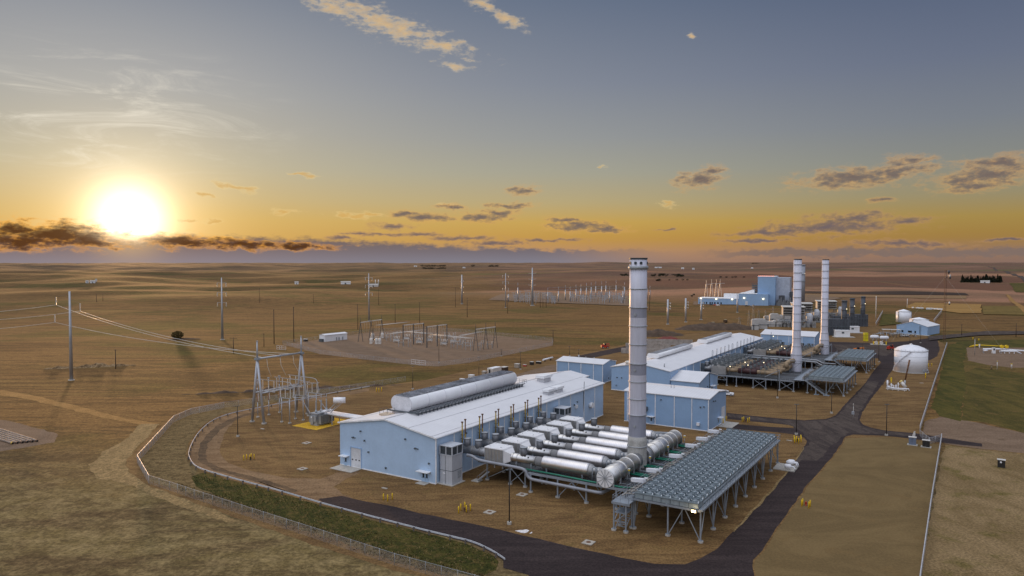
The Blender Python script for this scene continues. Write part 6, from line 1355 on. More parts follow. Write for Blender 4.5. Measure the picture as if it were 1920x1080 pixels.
# ------------------------------------------------------------------ substation on the gravel pad
DKF = mat('dark_frame_steel', (0.075, 0.08, 0.085), .6, .3)
def frame_set(label, bases, tops, aframe):
    P = [G(*b) for b in bases]; t = thing('substation_frame', label, 'steel frame', P[0], 0, 'dark substation frames')
    hs = [(b[1] - tp) / FPX * p.y for b, tp, p in zip(bases, tops, P)]; hm = sum(hs) / len(hs); O = P[0]; m2 = MB()
    for p in P:
        q = p - O; m = MB()
        if aframe:
            d = Vector((.93, .36, 0)) * 1.55
            for s in (-1, 1): m.bar(q + d * s, q + Vector((0, 0, hm)), .3)
            m.bar(q + d * -.5 + Vector((0, 0, hm * .5)), q + d * .5 + Vector((0, 0, hm * .5)), .16); m.tube(q + Vector((0, 0, hm)), q + Vector((0, 0, hm + 3.2)), .15, .1, n=6)
        else: m.bar(q, q + Vector((0, 0, hm + .3)), .55)
        m.build('leg', DKF, t)
    a_, b_ = P[0] - O, P[-1] - O
    m2.bar(a_ + Vector((0, 0, hm)), b_ + Vector((0, 0, hm)), .42, .5); m2.build('crossbeam', PORC, t)
    m3 = MB(); rr = random.Random(len(label))
    for i in range(9):
        p = a_.lerp(b_, (i + .5) / 9) + Vector((0, 0, hm)); m3.path([p, p + Vector((.2, .3, -2.4)), p + Vector((rr.uniform(-.5, .8), .5, -hm * .62))], .05, 4)
    m3.build('dropper', WIRE, t)
frame_set('left row of three dark A-frames with a pale beam in the substation', [(676, 641), (696, 638), (716, 633.5)], [604, 602, 600], True)
frame_set('second dark three-post frame from the left in the substation', [(756, 648), (775.5, 646), (794.5, 643)], [610, 608, 606], False)
frame_set('third dark three-post frame, in the middle of the substation', [(800.5, 652), (820, 649), (838, 646)], [612.5, 610.5, 608.5], False)
frame_set('right row of three dark A-frames with masts in the substation', [(892, 658), (911, 655), (928.5, 652)], [617, 615, 613], True)
def breaker(label, px, py, s=1.0):
    t = thing('circuit_breaker', label, 'breaker', G(px, py), -.38, 'breakers in the substation')
    m = MB(); m.box(-1.7, -.8, 1.0, 1.7, .8, 1.7); m.box(-2.1, -1, .6, -1.7, .6, 2.3)
    for x in (-1.4, 1.4): m.bar((x, 0, 0), (x, 0, 1.0), .25)
    m.build('cabinet', PORC, t)
    for k in (-1.1, 0, 1.1):
        m = MB(); m.use(GREY).tube((k, -.55, 1.8), (k, .55, 1.8), .36, n=10); m.use(PORC).tube((k, .3, 1.8), (k + .5, 1.0, 4.2), .2, .12, n=7); m.tube((k, -.3, 1.8), (k - .4, -1.0, 4.2), .2, .12, n=7); m.build('bushing', None, t)
for i, (p, l) in enumerate((((744, 642.5), 'breaker left of the second frame'), ((763, 638.5), 'breaker behind the second frame'), ((787, 645.5), 'breaker between the two middle frames'), ((806, 641.5), 'breaker behind the third frame'), ((833, 648.5), 'breaker right of the third frame'), ((851, 644), 'rear breaker right of the third frame'))): breaker('pale grey ' + l, *p)
for i, p in enumerate(((696, 644.5), (706, 645), (712, 645), (699, 635), (717, 634))):
    t = thing('voltage_regulator', ['left', 'middle', 'right', 'rear left', 'rear right'][i] + ' pale regulator tank beside the left A-frames', 'regulator', G(*p), 0, 'regulators in the substation')
    m = MB(); m.box(-.9, -.9, .1, .9, .9, 1.2); m.build('base', PORC, t); m = MB(); m.lathe([(.95, 1.2), (1.0, 1.5), (1.0, 3.2), (.6, 3.7)], (0, 0, 0), 14); m.build('tank', PORC, t); m = MB()
    for k in (-.4, .4): m.tube((k, 0, 3.5), (k, 0, 4.8), .13, n=6)
    m.build('bushing', PORC, t)
bus_src = None; rs = random.Random(21)
BSP = [(729, 640), (735, 637), (741, 634), (748, 632), (725, 635), (752, 650), (768, 650), (781, 640), (776, 634), (815, 637), (822, 642), (842, 641), (848, 652), (862, 654), (857, 648), (868, 646), (873, 651), (878, 657), (884, 650), (898, 657), (905, 652), (918, 654), (866, 640), (852, 636), (838, 636), (793, 633)]
for i, p in enumerate(BSP):
    lab = 'thin grey insulator stand among the substation gear'; g = G(*p); rz = -.38 + rs.choice([0, math.pi / 2])
    if bus_src is None:
        t = bus_src = thing('insulator_stand', lab, 'insulator stand', g, rz, 'insulator stands in the substation')
        for x in (-1.6, 1.6): m = MB(); m.use(GREY).bar((x, 0, 0), (x, 0, 2.9), .22); insul(m, x, 0, 2.9, 4.3, .2); m.build('post', None, t)
        m = MB(); m.bar((-2.2, 0, 2.8), (2.2, 0, 2.8), .2); m.bar((-2.6, 0, 4.4), (2.6, 0, 4.4), .12); m.build('bus_bar', GREY, t)
    else: dup(bus_src, g, rz, lab)
t = thing('bus_conductor', 'long pale overhead bus tubes across the substation', 'conductor', (0, 0, 0)); m = MB()
for (p0, p1, z) in (((704, 624), (760, 617.5), 5.5), ((760, 636), (800, 640), 5), ((860, 645), (900, 636), 5.2), ((806, 642), (880, 650), 5), ((728, 640), (790, 632), 5)):
    a_, b_ = G(*p0), G(*p1)
    for d in (0, 1.6, 3.2): m.tube(a_ + Vector((d, d * .6, z)), b_ + Vector((d, d * .6, z)), .12, n=5)
m.build('bus_tube', PORC, t)

# ------------------------------------------------------------------ far switchyard
def yard_pt(px, py): p = GH(px, py); return p
mast_src = None
for i, (px, py, tp) in enumerate(((1027, 566, 543), (1047, 566, 541), (1060, 563, 538), (1069, 566, 541), (1080, 565, 537), (1089, 560, 536), (1099.5, 562, 534), (1108.5, 560, 533), (1117, 558, 531), (1128, 558, 531), (1136, 556, 530), (1143, 568, 541), (1155, 558, 529), (1168, 569, 540), (1171, 562, 532), (1213, 560, 538), (1218.5, 560, 539), (971, 563, 533), (953, 566, 548))):
    p = GH(px, py); d = p.y; h = (py - tp) / FPX * d
    t = thing('switchyard_mast', 'pale tapered lattice mast of the far switchyard', 'mast', p, 0, 'masts of the far switchyard'); t['label'] = f'pale mast of the far switchyard, {["leftmost standing mast of the dense rows","second mast of the dense rows","third mast of the dense rows","fourth mast of the dense rows","fifth mast of the dense rows","sixth mast of the dense rows","seventh mast of the dense rows","eighth mast of the dense rows","ninth mast of the dense rows","tenth mast of the dense rows","eleventh mast of the dense rows","short near mast right of middle","tall mast near the stack","near mast left of the stack","mast touching the stack","left one right of the stack","right one right of the stack","tapered one left of the rows","slim one by the thin steel pole"][i]}'
    m = MB(); m.tube((0, 0, -.5), (0, 0, h * .8), .85, .6, n=8); m.tube((0, 0, h * .8), (0, 0, h + 2.5), .3, .15, n=6); m.build('shaft', GM, t)
    m = MB(); m.bar((-1.8, 0, h * .62), (1.8, 0, h * .62), .35); m.build('crossarm', GM, t)
rs = random.Random(5)
sw_src = None
for i in range(64):
    px = rs.uniform(962, 1172); py = rs.uniform(556, 571) - max(0, (1040 - px) * .02); p = GH(px, py)
    lab = 'thin grey busbar stand in the crowded far switchyard'
    if sw_src is None:
        t = sw_src = thing('busbar_stand', lab, 'busbar stand', p, 0, 'busbar stands of the far switchyard'); m = MB()
        for x in (-3, 0, 3): m.bar((x, 0, -.5), (x, 0, 8.5), .34)
        m.build('post', GM, t); m = MB(); m.bar((-5.5, 0, 8.6), (5.5, 0, 8.6), .3); m.bar((-4, 0, 5.6), (4, 0, 5.6), .22); m.build('bus_bar', GM, t)
    else: dup(sw_src, p, rs.choice([-.3, 1.25]), lab)
for i, (pa, pb) in enumerate((((1027, 541), (1171, 530)), ((1047, 541), (1136, 529)))):
    t = thing('overhead_bus', ['lower', 'upper'][i] + ' thin overhead line strung between the switchyard masts', 'conductor', (0, 0, 0)); a_, b_ = GH(1027, 566), GH(1165, 560); m = MB(); m.bar(a_ + Vector((0, 0, 15 + 3 * i)), b_ + Vector((0, 0, 15 + 3 * i)), .22); m.build('conductor', GM, t)

# ------------------------------------------------------------------ far power block with the square boiler house
p0, p1 = GH(1309, 570.5), GH(1445, 573.0); ex = (p1 - p0); ex.z = 0; Lx = ex.length; rzp = math.atan2(ex.y, ex.x)
pb = thing('power_block', 'far pale blue power block with a tall square boiler house', 'building', (p0.x, p0.y, min(p0.z, p1.z) - .3), rzp)
k_ = Lx / 136.0                                     # metres per surveyed unit along the front
m = MB(); m.box(0, 0, 0, 85 * k_, 26, 8.0); m.build('low_hall', HRSGB, pb)
m = MB(); m.box(78 * k_, -3, 0, 132 * k_, 30, 14.5); m.build('middle_hall', HRSGB, pb)
m = MB(); m.box(111 * k_, 6, 0, 143 * k_, 42, 35); m.build('boiler_house', HRSGB, pb)
m = MB(); m.box(143 * k_, 14, 0, 168 * k_, 40, 34); m.build('boiler_house_side', mat('grey_plant_wall', (.42, .46, .55), .5), pb)
m = MB(); m.box(-.3, -.3, 8.0, 78 * k_, 26.3, 8.4); m.box(111 * k_ - .3, 5.7, 35, 143 * k_ + .3, 42.3, 35.6); m.box(78 * k_ - .2, -3.2, 14.5, 111 * k_, 30.2, 14.9); m.build('roof_edge', TRIM, pb)
m = MB(); m.box(45 * k_, 16, 8.4, 78 * k_, 26, 13.4); m.build('white_loft', WHITE, pb)
m = MB(); m.prism([(80 * k_, 14.9), (100 * k_, 19), (104 * k_, 19), (104 * k_, 14.9)], 8, 20, 'xz'); m.build('raised_roof', WHITE, pb)
m = MB()
for i in range(4): m.box(98 * k_, 20, 15 + i * 2.6, 111 * k_ - .3, 32, 16.6 + i * 2.6); 
for i in range(5): m.bar(((98 + i * 3) * k_, 20, 14.9), ((98 + i * 3) * k_, 20, 27), .5)
m.build('cooling_gear', DKSTEEL, pb)
m = MB()
for x in (3, 10, 15, 22, 26, 31, 37, 43): m.box(x * k_, -.12, 1.2, (x + 2.6) * k_, 0, 3.4)
m.build('window', GLASS, pb); m = MB(); m.box(90 * k_, -3.15, .2, 95 * k_, -3, 5.5); m.build('roller_door', DOORM, pb)
for x, z, y in ((5.5, 7.6, 0), (35, 7.4, 0), (65, 7.4, 0), (88, 9.4, -3), (123, 8.8, -3)): m = MB(); m.cbox((x * k_, y - .5, z), (1.5, .9, 1.0)); m.build('wall_lamp', LAMPG, pb)
m = MB()
for i in range(9): m.box((112 + i * 3.3) * k_, 5.8, 35.6, (114 + i * 3.3) * k_, 6.6, 36.3)
m.build('roof_lamp', mat('dim_red_lamp', (.8, .3, .25), .4, emit=((1, .35, .25), 1.2)), pb)
m = MB(); m.box(168 * k_, 10, 0, 182 * k_, 30, 17); m.box(146 * k_, -2, 0, 176 * k_, 12, 7); m.box(150 * k_, 0, 7, 160 * k_, 9, 13); m.build('boiler_annex', CHARC, pb)
m = MB()
for i in range(14): x = (148 + i * 2.3) * k_; m.bar((x, -2.4, 0), (x, -2.4, 5 + (i * 37 % 7)), .5)
m.build('pipe_bents', GREY, pb)
def far_stack(label, base, tp, w_px, mm=CHARC, ring=True, group='dark exhaust stacks'):
    p = GH(*base); d = p.y; h = (base[1] - tp) / FPX * d; r = w_px / 2 / FPX * d
    t = thing('exhaust_stack', label, 'chimney', p, 0, group); m = MB(); m.lathe([(r, 0), (r, h)], (0, 0, 0), 20); m.build('shell', mm, t)
    m = MB()
    for f in (.55, .74, .985): m.lathe([(r * 1.25, h * f - .3), (r * 1.25, h * f)], (0, 0, 0), 20)
    m.build('gallery', DKSTEEL, t)
    for a_ in (-70,): m = MB(); m.cbox((r * 1.3 * math.cos(R(a_)), r * 1.3 * math.sin(R(a_)), h * .76), (.4, .4, .4)); m.build('stack_lamp', LAMPW, t)
    return t
far_stack('grey stack just behind the nearer slim stack, beside the boiler house', (1504, 566), 496, 9.5, mat('grey_stack_sheet', (.30, .31, .35), .5, .2))
t = thing('storage_tank', 'slim white silo in front of the far boiler house', 'tank', GH(1457, 571.5)); d = 900; m = MB(); m.lathe([(3.1, 0), (3.1, 13), (1.6, 14.5), (.1, 15)], (0, 0, 0), 24, cap1=False); m.build('shell', TANKW, t)
m = MB()
for a_ in range(0, 360, 20): m.bar((3.15 * math.cos(R(a_)), 3.15 * math.sin(R(a_)), 0), (3.15 * math.cos(R(a_)), 3.15 * math.sin(R(a_)), 13), .2)
m.build('rib', GREY, t)
for i, (px, py) in enumerate(((1324, 559), (1334, 557), (1343, 558), (1350, 557))):
    p = GH(px, py); t = thing('dead_end_tower', ['leftmost', 'second', 'third', 'rightmost'][i] + ' pale splayed line tower behind the low blue power block', 'tower', p, 0, 'line towers behind the power block')
    m = MB(); h = 20
    for s in (-1, 1): m.bar((s * 2.4, 0, 0), (s * .5, 0, h), .5)
    m.bar((-1.6, 0, h * .45), (1.6, 0, h * .45), .3); m.bar((0, 0, h), (0, 0, h + 6), .3); m.build('leg', PORC, t); m = MB(); m.bar((-1, 0, h), (6.5, 0, h), .4); m.build('beam', PORC, t)
def car(px, py, mm, lb):
    p = GH(px, py); t = thing('parked_car', lb, 'car', p, rzp + .1, 'cars at the far power block'); m = MB(); m.prism([(-2.2, .35), (2.2, .35), (2.2, .9), (1.2, 1.0), (.6, 1.5), (-1.2, 1.5), (-2.2, 1.0)], -.9, .9, 'xz'); m.build('body', mm, t)
    for x in (-1.3, 1.3): m = MB(); m.tube((x, -.95, .34), (x, .95, .34), .34, n=10); m.build('wheel', BLACK, t)
for i, (px, py) in enumerate(((1334, 572.5), (1341, 573), (1346, 573.2), (1400, 574.5), (1410, 574.8))): car(px, py, [BLACK, RED, WHITE, BLACK, GREY][i], ['black car at the left end of the far power block', 'red car between two cars at the far power block', 'white car at the far power block', 'black car near the far roller door', 'grey car right of the far roller door'][i])

# ------------------------------------------------------------------ gas turbine plant with the dark stacks
def gt_unit(label, px, py, s, gi):
    p = GH(px, py); t = thing('turbine_unit', label, 'gas turbine', p, -.25, 'gas turbine units')
    m = MB(); m.box(-11, -4, 0, 8, 4, 5.2); m.build('enclosure', mat('plant_grey', (.30, .31, .33), .55, .1), t)
    m = MB(); m.box(-7, -5, 9.2, 9, 5, 15.6); o = m.build('filter_house', mat('filter_grey', (.42, .41, .40), .55), t)
    m = MB(); m.add([(-7.6, -5.6, 15.6), (9.6, -5.6, 15.6), (9.6, 5.6, 15.6), (-7.6, 5.6, 15.6), (-7.6, -5.6, 16.0), (9.6, -5.6, 16.0), (9.6, 5.6, 16.4), (-7.6, 5.6, 16.4)], [(0, 1, 2, 3), (4, 5, 6, 7), (0, 1, 5, 4), (1, 2, 6, 5), (2, 3, 7, 6), (3, 0, 4, 7)]); m.build('roof', mat('dull_white_roof', (.55, .53, .50), .5), o)
    m = MB()
    for z in (10.2, 12.2, 14.2): m.box(-6.6, -5.9, z, 8.6, -4.9, z + .9); m.box(8.9, -4.4, z, 9.6, 4.4, z + .9)
    m.build('filter_louvre', BLACK, o)
    m = MB()
    for x in (-6, 0, 8):
        for y in (-4, 4): m.bar((x, y, 0), (x, y, 9.2), .45)
    m.box(-6.3, -4.3, 8.8, 8.3, 4.3, 9.19); m.bar((-6, -4, 1), (0, -4, 8), .25); m.bar((0, -4, 1), (8, -4, 8), .25); m.build('stand', DKSTEEL, t)
    m = MB(); m.lathe([(2.6, 0), (2.6, 9), (1.4, 11)], (13, -2, 0), 18); m.build('silencer_tower', mat('pale_silencer', (.45, .46, .50), .5), t)
    m = MB(); rr = random.Random(gi)
    for i in range(22): x, y = rr.uniform(-18, 16), rr.uniform(-9, -4.5); m.box(x, y, 0, x + rr.uniform(.6, 3), y + rr.uniform(.6, 2), rr.uniform(1, 5.5))
    for i in range(10): x = rr.uniform(-18, 14); m.path([(x, -7, 0), (x, -7, rr.uniform(3, 7)), (x + rr.uniform(3, 8), -7, rr.uniform(3, 7))], .3, 6)
    m.build('auxiliary_gear', mat('mixed_grey_gear', (.26, .255, .25), .55, .2, .25, .4), t)
    return t
gt_unit('nearest grey turbine unit with louvred filter house, between the slim stacks', 1484, 612, 1, 1)
gt_unit('middle grey turbine unit behind the slim stacks', 1500, 603, 1, 2)
gt_unit('farthest grey turbine unit, right of the second slim stack', 1546, 597, 1, 3)
for i, (base, tp) in enumerate((((1582, 629), 563), ((1597, 619), 559), ((1617.5, 612), 555.5))):
    far_stack(['nearest', 'middle', 'farthest'][i] + ' of the three dark turbine stacks right of the slim pale stacks', base, tp, 9.6 - i * .8)
    p = GH(*base); t = thing('exhaust_casing', ['nearest', 'middle', 'farthest'][i] + ' of the black ribbed exhaust boxes at the foot of the dark stacks', 'exhaust box', p, -.2, 'exhaust boxes'); m = MB(); m.box(-14, -2.2, 0, 3.4, 4.0, 11.6 - i); m.build('casing', CHARC, t); m = MB()
    for x in range(-14, 4, 2): m.box(x, -2.6, 0, x + .35, -2.2, 11.6 - i)
    m.box(-14.2, -2.6, 6, 3.6, -2.2, 6.4); m.build('rib', DKSTEEL, t)
for i, (px, py, w_) in enumerate(((1580, 632, 5.2), (1598, 624, 5.4))):
    t = thing('control_cabin', ['nearer', 'farther'][i] + ' white equipment cabin right below the dark stacks', 'cabin', GH(px, py), -.15, 'white cabins'); m = MB(); m.box(-w_, -2, .3, w_ - 1, 2, 4.6); m.build('body', WHITE, t); m = MB(); m.box(-w_ - .2, -2.2, 4.6, w_ - .8, 2.2, 4.8); m.build('lid', TRIM, t); m = MB(); m.box(-1.2, -2.1, 2.6, .4, -2, 3.8); m.build('grille', DKSTEEL, t); m = MB(); m.box(-w_ - 1, -3.5, 0, w_ + 2, 3, .3); m.build('base_slab', CONC, t)
for i, (px, py) in enumerate(((1552, 628), (1623, 640))):
    t = thing('yellow_cabinet', ['tall yellow cabinet beside the second slim stack', 'tall yellow cabinet left of the white propane tanks'][i], 'cabinet', GH(px, py)); m = MB(); m.box(-1.2, -1, .2, 1.2, 1, 5.6); m.build('body', mat('lemon_yellow', (.62, .52, .02), .5), t); m = MB()
    for z in (1.9, 3.7): m.box(-1.24, -1.04, z, 1.24, 1.04, z + .1)
    m.build('seam', OCHRE, t)
gy = [(1404, 612, 30), (1412, 604, 33), (1435, 604, 22), (1449, 602, 27), (1466, 600, 27), (1422, 598, 17), (1386, 610, 16)]
for i, (px, py, hp) in enumerate(gy):
    p = GH(px, py); h = hp / FPX * p.y; t = thing('lattice_mast', ['tall lattice mast at the end of the far hall', 'pointed lattice mast left of the workshop', 'third lattice mast behind the workshop', 'fourth lattice mast behind the workshop', 'fifth lattice mast beside the nearer slim stack', 'short lattice mast between taller ones', 'short lattice mast left of the rest'][i], 'mast', p, 0, 'lattice masts by the turbine plant')
    m = MB()
    for s in ((-1, -1), (1, -1), (1, 1), (-1, 1)): m.bar((s[0] * 1.1, s[1] * 1.1, 0), (s[0] * .2, s[1] * .2, h), .16)
    for k in range(8): z = h * k / 8; w_ = 1.1 - .9 * k / 8; m.bar((-w_, -w_, z), (w_ * .9, -w_ * .9, z + h / 8), .1); m.bar((w_, -w_, z), (w_, w_, z + h / 8), .1)
    m.build('lattice', mat('lattice_steel', (.16, .17, .17), .6, .3), t); m = MB(); m.bar((-2.4, 0, h * .8), (2.4, 0, h * .8), .2); m.build('crossarm', MATS['lattice_steel'], t)
for i, (px, py, sx, sz) in enumerate(((1425, 616, 5, 7.5), (1415, 618, 2.5, 8), (1446, 612, 8, 4), (1452, 606, 4, 8), (1470, 604, 5, 6), (1439, 603, 3, 5), (1462, 612, 6, 5))):
    t = thing('plant_enclosure', ['large rounded grey enclosure left of the workshop roof', 'narrow dark-doored grey enclosure', 'long low grey enclosure behind the workshop', 'tall grey enclosure behind the workshop', 'grey enclosure by the nearer slim stack', 'small distant grey enclosure', 'low pale enclosure above the workshop ridge'][i], 'enclosure', GH(px, py), -.2, 'grey plant enclosures'); m = MB(); m.prism([(-sx, 0), (sx, 0), (sx, sz * .85), (sx * .7, sz), (-sx * .7, sz), (-sx, sz * .85)], -3, 3, 'xz'); m.build('body', MATS['filter_grey'], t); m = MB(); m.box(-sx - .3, -3.3, sz * .42, sx + .3, -3, sz * .46); m.box(-sx * .6, -3.1, 0, -sx * .3, -3, sz * .5); m.build('trim', DKSTEEL, t)
# tanks and small things on the right
def vtank(label, px, py, r_px, tp, conical=True):
    p = GH(px, py); d = p.y; r = r_px / FPX * d; h = (py - tp) / FPX * d; t = thing('storage_tank', label, 'storage tank', p + Vector((0, r, 0))); m = MB(); m.lathe([(r, 0), (r, h)], (0, 0, 0), 36); m.build('shell', TANKW, t); m = MB(); m.lathe([(r * 1.02, h), (r * .5, h * 1.12), (.02, h * 1.22)], (0, 0, 0), 36, cap1=False); m.build('roof', TANKW, t)
    m = MB()
    for a_ in (200, 205, 320): m.bar((r * 1.02 * math.cos(R(a_)), r * 1.02 * math.sin(R(a_)), 0), (r * 1.02 * math.cos(R(a_)), r * 1.02 * math.sin(R(a_)), h), .3)
    m.build('downpipe', GREY, t)
vtank('tall white water tank standing behind the small blue building', 1701, 606, 13.0, 585)
vtank('lower white water tank at the right shoulder of the small blue building', 1732, 619, 16.5, 600)
for i, (px0, px1, py) in enumerate(((1633, 1646, 634), (1651, 1664.5, 635.5))):
    a_, b_ = G(px0 + 1, py + 4, 0), G(px1 - 1, py + 4, 0); t = thing('propane_tank', ['left', 'right'][i] + ' white horizontal pressure tank with rounded ends', 'pressure tank', a_, math.atan2((b_ - a_).y, (b_ - a_).x), 'white pressure tanks'); L = (b_ - a_).length; m = MB(); m.lathe([(.3, -.9), (.9, -.6), (1.2, 0), (1.2, L), (.9, L + .6), (.3, L + .9)], (0, 0, 2.2), 20, 'x'); m.build('vessel', TANKW, t); m = MB()
    for x in (L * .2, L * .8): m.box(x - .2, -.7, 0, x + .2, .7, 1.2)
    m.build('saddle', CONC, t)
t = thing('valve_skid', 'valve skid with two round white pumps and yellow posts on a slab', 'skid', G(1647, 646.5), -.35); m = MB(); m.box(-4.5, -1.5, .02, 4.5, 2.5, .3); m.build('base_slab', CONC, t)
for x in (-1.2, 1.6): m = MB(); m.tube((x, -.8, 1.3), (x, .8, 1.3), 1.0, n=16); m.build('pump', PORC, t)
for x in (-2.8, .1, 4.2): m = MB(); m.box(x - .3, -1.2, .3, x + .3, -.7, 2.2); m.build('post', YELLOW, t)
t = thing('pipe_run', 'tangle of pale pipework left of the small blue building', 'pipework', G(1668, 632)); m = MB(); rr = random.Random(9)
for k in range(12): x = -12 + k * 2.3; m.path([(x, rr.uniform(-3, 4), 0), (x, rr.uniform(-3, 4), rr.uniform(1.5, 4)), (x + rr.uniform(2, 6), rr.uniform(-3, 4), rr.uniform(1.5, 4)), (x + 5, 0, 0)], .22, 6)
m.build('pipe', GREY, t)
t = thing('shade_roof', 'small flat pale roof on posts left of the small blue building', 'canopy', G(1671, 626), -.3); m = MB(); m.box(-6, -2, 3, 6, 2, 3.3); m.build('roof', PORC, t); m = MB()
for x in (-5.5, 0, 5.5):
    for y in (-1.8, 1.8): m.bar((x, y, 0), (x, y, 3), .2)
m.build('post', GREY, t)
# valve station on the right
t = thing('yellow_pipe', 'long yellow gas pipe with a splayed left end at the valve station', 'pipe', (0, 0, 0)); a_, b_ = G(1828, 646.5, 1.4), G(1878, 649, 1.2); c_ = G(1818, 650, .2); m = MB(); m.path([c_, a_ - Vector((0, 0, .1)), a_, b_], .24, 8); m.path([c_ + Vector((1.2, 0, 0)), a_ + Vector((1.5, -1, -.1))], .24, 8); m.build('pipe', YELLOW, t)
vs = thing('valve_station', 'white pipework of the valve station with yellow wheels', 'valve station', G(1880, 662), -.12); m = MB()
m.path([(-9, 3, 0), (-9, 3, 1.8), (-4, 3, 1.9), (2, 3, 1.9), (6, 3, 1.5), (12, 2, 1.2), (13.5, 2, 1.2)], .45, 8); m.path([(-2, -2, 0), (-2, -2, 1.4), (6, -2, 1.4), (8.5, -2.5, 0)], .42, 8); m.path([(-11, -2, 0), (-11, -2, 1.6), (-9, -2, 1.6)], .4, 8); m.tube((13.4, 2, .2), (13.4, 2, 2.6), .7, n=12)
for x in (0, 2.5, 5): m.bar((x, 3, 0), (x, 3, 1.8), .3); m.bar((x, -2, 0), (x, -2, 1.3), .3)
m.build('pipework', TANKW, vs); m = MB()
for x in (1, 3.5): m.tube((x, 3, 2.2), (x, 3, 3.6), .18, n=6); m.tube((x, 2.4, 3.4), (x, 3.6, 3.4), .9, n=12)
m.build('valve_wheel', YELLOW, vs); m = MB(); m.box(-6.6, -2.5, 0, -5, -1.5, 3.2); m.build('cabinet', WHITE, vs); m = MB(); m.box(-6.2, -2.55, 1.8, -5.4, -2.5, 2.8); m.build('plate', GLASS, vs)
for (px, py), lb, h, mm in (((1836.5, 653), 'short white pipe stub left of the valve station', 2.6, TANKW), ((1827.5, 666), 'slim grey pole below the yellow pipe', 9, GREY), ((1859, 693), 'tan marker stub in the olive pasture', 2.4, TANP), ((1869.5, 693.5), 'white and yellow marker post in the olive pasture', 4.2, PORC), ((1896.5, 691), 'thin pale marker post right of the two markers', 2.4, PORC), ((1835, 639), 'small yellow marker in the grass beyond the valve station', 1.5, YELLOW), ((1824, 636), 'second tiny yellow marker left of the first', 1.2, YELLOW)):
    t = thing('marker_post', lb, 'marker post', G(px, py)); r_ = .32 if h < 3 else .16; m = MB(); m.tube((0, 0, 0), (0, 0, h), r_, n=8); m.build('post', mm, t); m = MB(); m.lathe([(r_ * 1.3, 0), (r_ * 1.3, .3)], (0, 0, h - .3), 8); m.build('cap', YELLOW if mm is PORC else mm, t)
# tall guyed lattice tower
p = G(1770, 640); t = thing('radio_tower', 'tall thin lattice tower with dish antennas on the right', 'tower', p); h = 46.5; m = MB()
for a_ in (90, 210, 330): m.bar((.75 * math.cos(R(a_)), .75 * math.sin(R(a_)), 0), (.6 * math.cos(R(a_)), .6 * math.sin(R(a_)), h), .14)
for k in range(30):
    z = k * h / 30
    for a_ in (90, 210, 330): m.bar((.7 * math.cos(R(a_)), .7 * math.sin(R(a_)), z), (.7 * math.cos(R(a_ + 120)), .7 * math.sin(R(a_ + 120)), z + h / 30), .07)
m.build('lattice', RUSTY, t)
for z, r_, mm in ((45, 1.3, CHARC), (41.5, 1.1, CHARC), (42.5, .9, PORC), (25, .9, PORC), (24.4, .8, CHARC)): m = MB(); m.lathe([(.2, 0), (r_ * .8, .35), (r_, .7)], (1.4 + (.9 if z < 44 else 0), 0, z), 14, 'x'); m.bar((0, 0, z), (1.6, 0, z), .2); m.build('dish', mm, t)
m = MB()
for a_, rr_ in ((60, 34), (180, 34), (300, 34)): m.bar((0, 0, h * .9), (rr_ * math.cos(R(a_)), rr_ * math.sin(R(a_)), 0), .03)
m.build('guy_wire', WIRE, t)

# ------------------------------------------------------------------ mounds, rubble, walls, bales
def mound(name, label, px, py, lx, ly, h, mm, rz=0, seed=0, kind=None, rough=.35, n=40):
    bm = bmesh.new(); bmesh.ops.create_grid(bm, x_segments=n, y_segments=max(8, int(n * ly / lx)), size=1)
    for v in bm.verts:
        r = math.hypot(v.co.x, v.co.y); f = max(0, 1 - r * r); q = Vector((v.co.x * lx * .5 + seed * 7.7, v.co.y * ly * .5, seed))
        nz = mnoise.fractal(q * .35, 1.0, 2.0, 4); v.co = Vector((v.co.x * lx, v.co.y * ly, h * (f ** .8) * (1 + rough * nz) - .15))
    me = bpy.data.meshes.new(name); bm.to_mesh(me); bm.free(); me.polygons.foreach_set('use_smooth', [True] * len(me.polygons)); me.materials.append(mm); o = bpy.data.objects.new(name, me); COL.objects.link(o); p = GH(px, py); o.location = p; o.rotation_euler = (0, 0, rz); return tag(o, label, name.replace('_', ' '))
mound('dirt_mound', 'broad dark dirt pile beyond the end of the far engine hall', 1345, 617, 34, 13, 4.6, SOILM, .1, 1)
mound('dirt_mound', 'brown dirt slope left of the far engine hall roof', 1232, 629, 20, 10, 4.0, SOILM, .2, 2)
mound('tarped_heap', 'low heap under a rust-red tarpaulin behind the far engine hall', 1253, 638, 10, 4.5, 2.2, mat('rust_red_tarp', (.15, .028, .018), .7), .05, 3, rough=.6)
mound('rubble_heap', 'long low heap of broken rock beside the left steel pole', 172, 688, 21, 3.0, 1.3, ground_material('rubble', two((.075, .048, .032), (.24, .18, .135), (.30, .25, .21), .35), .95, 1.0, 1.2), .36, 4, rough=1.4, n=70)
mound('soil_ridge', 'dark ragged soil ridge behind the far end of the ring road', 560, 730, 46, 2.2, .8, SOILM, .27, 5, rough=1.8, n=110)
for i, (px, py, L, h) in enumerate(((1215, 656, 26, 3.8), (1213, 648, 22, 3.2), (1252, 647, 30, 3.6), (1232, 664, 40, 3.0))):
    t = thing('retaining_wall', ['left short concrete wall', 'lower rear concrete wall', 'upper pale concrete wall', 'long front concrete wall'][i] + ' behind the far engine hall', 'wall', G(px, py), -.22, 'concrete walls'); m = MB(); m.box(-L / 2, -.3, 0, L / 2, .3, h); m.build('wall', mat('brownish_concrete', (.34, .30, .27), .9, 0, .15, .4), t); m = MB()
    for k in range(int(L / 3)): m.box(-L / 2 + k * 3 + .1, -.42, 0, -L / 2 + k * 3 + .3, -.3, h)
    m.build('pilaster', MATS['brownish_concrete'], t)
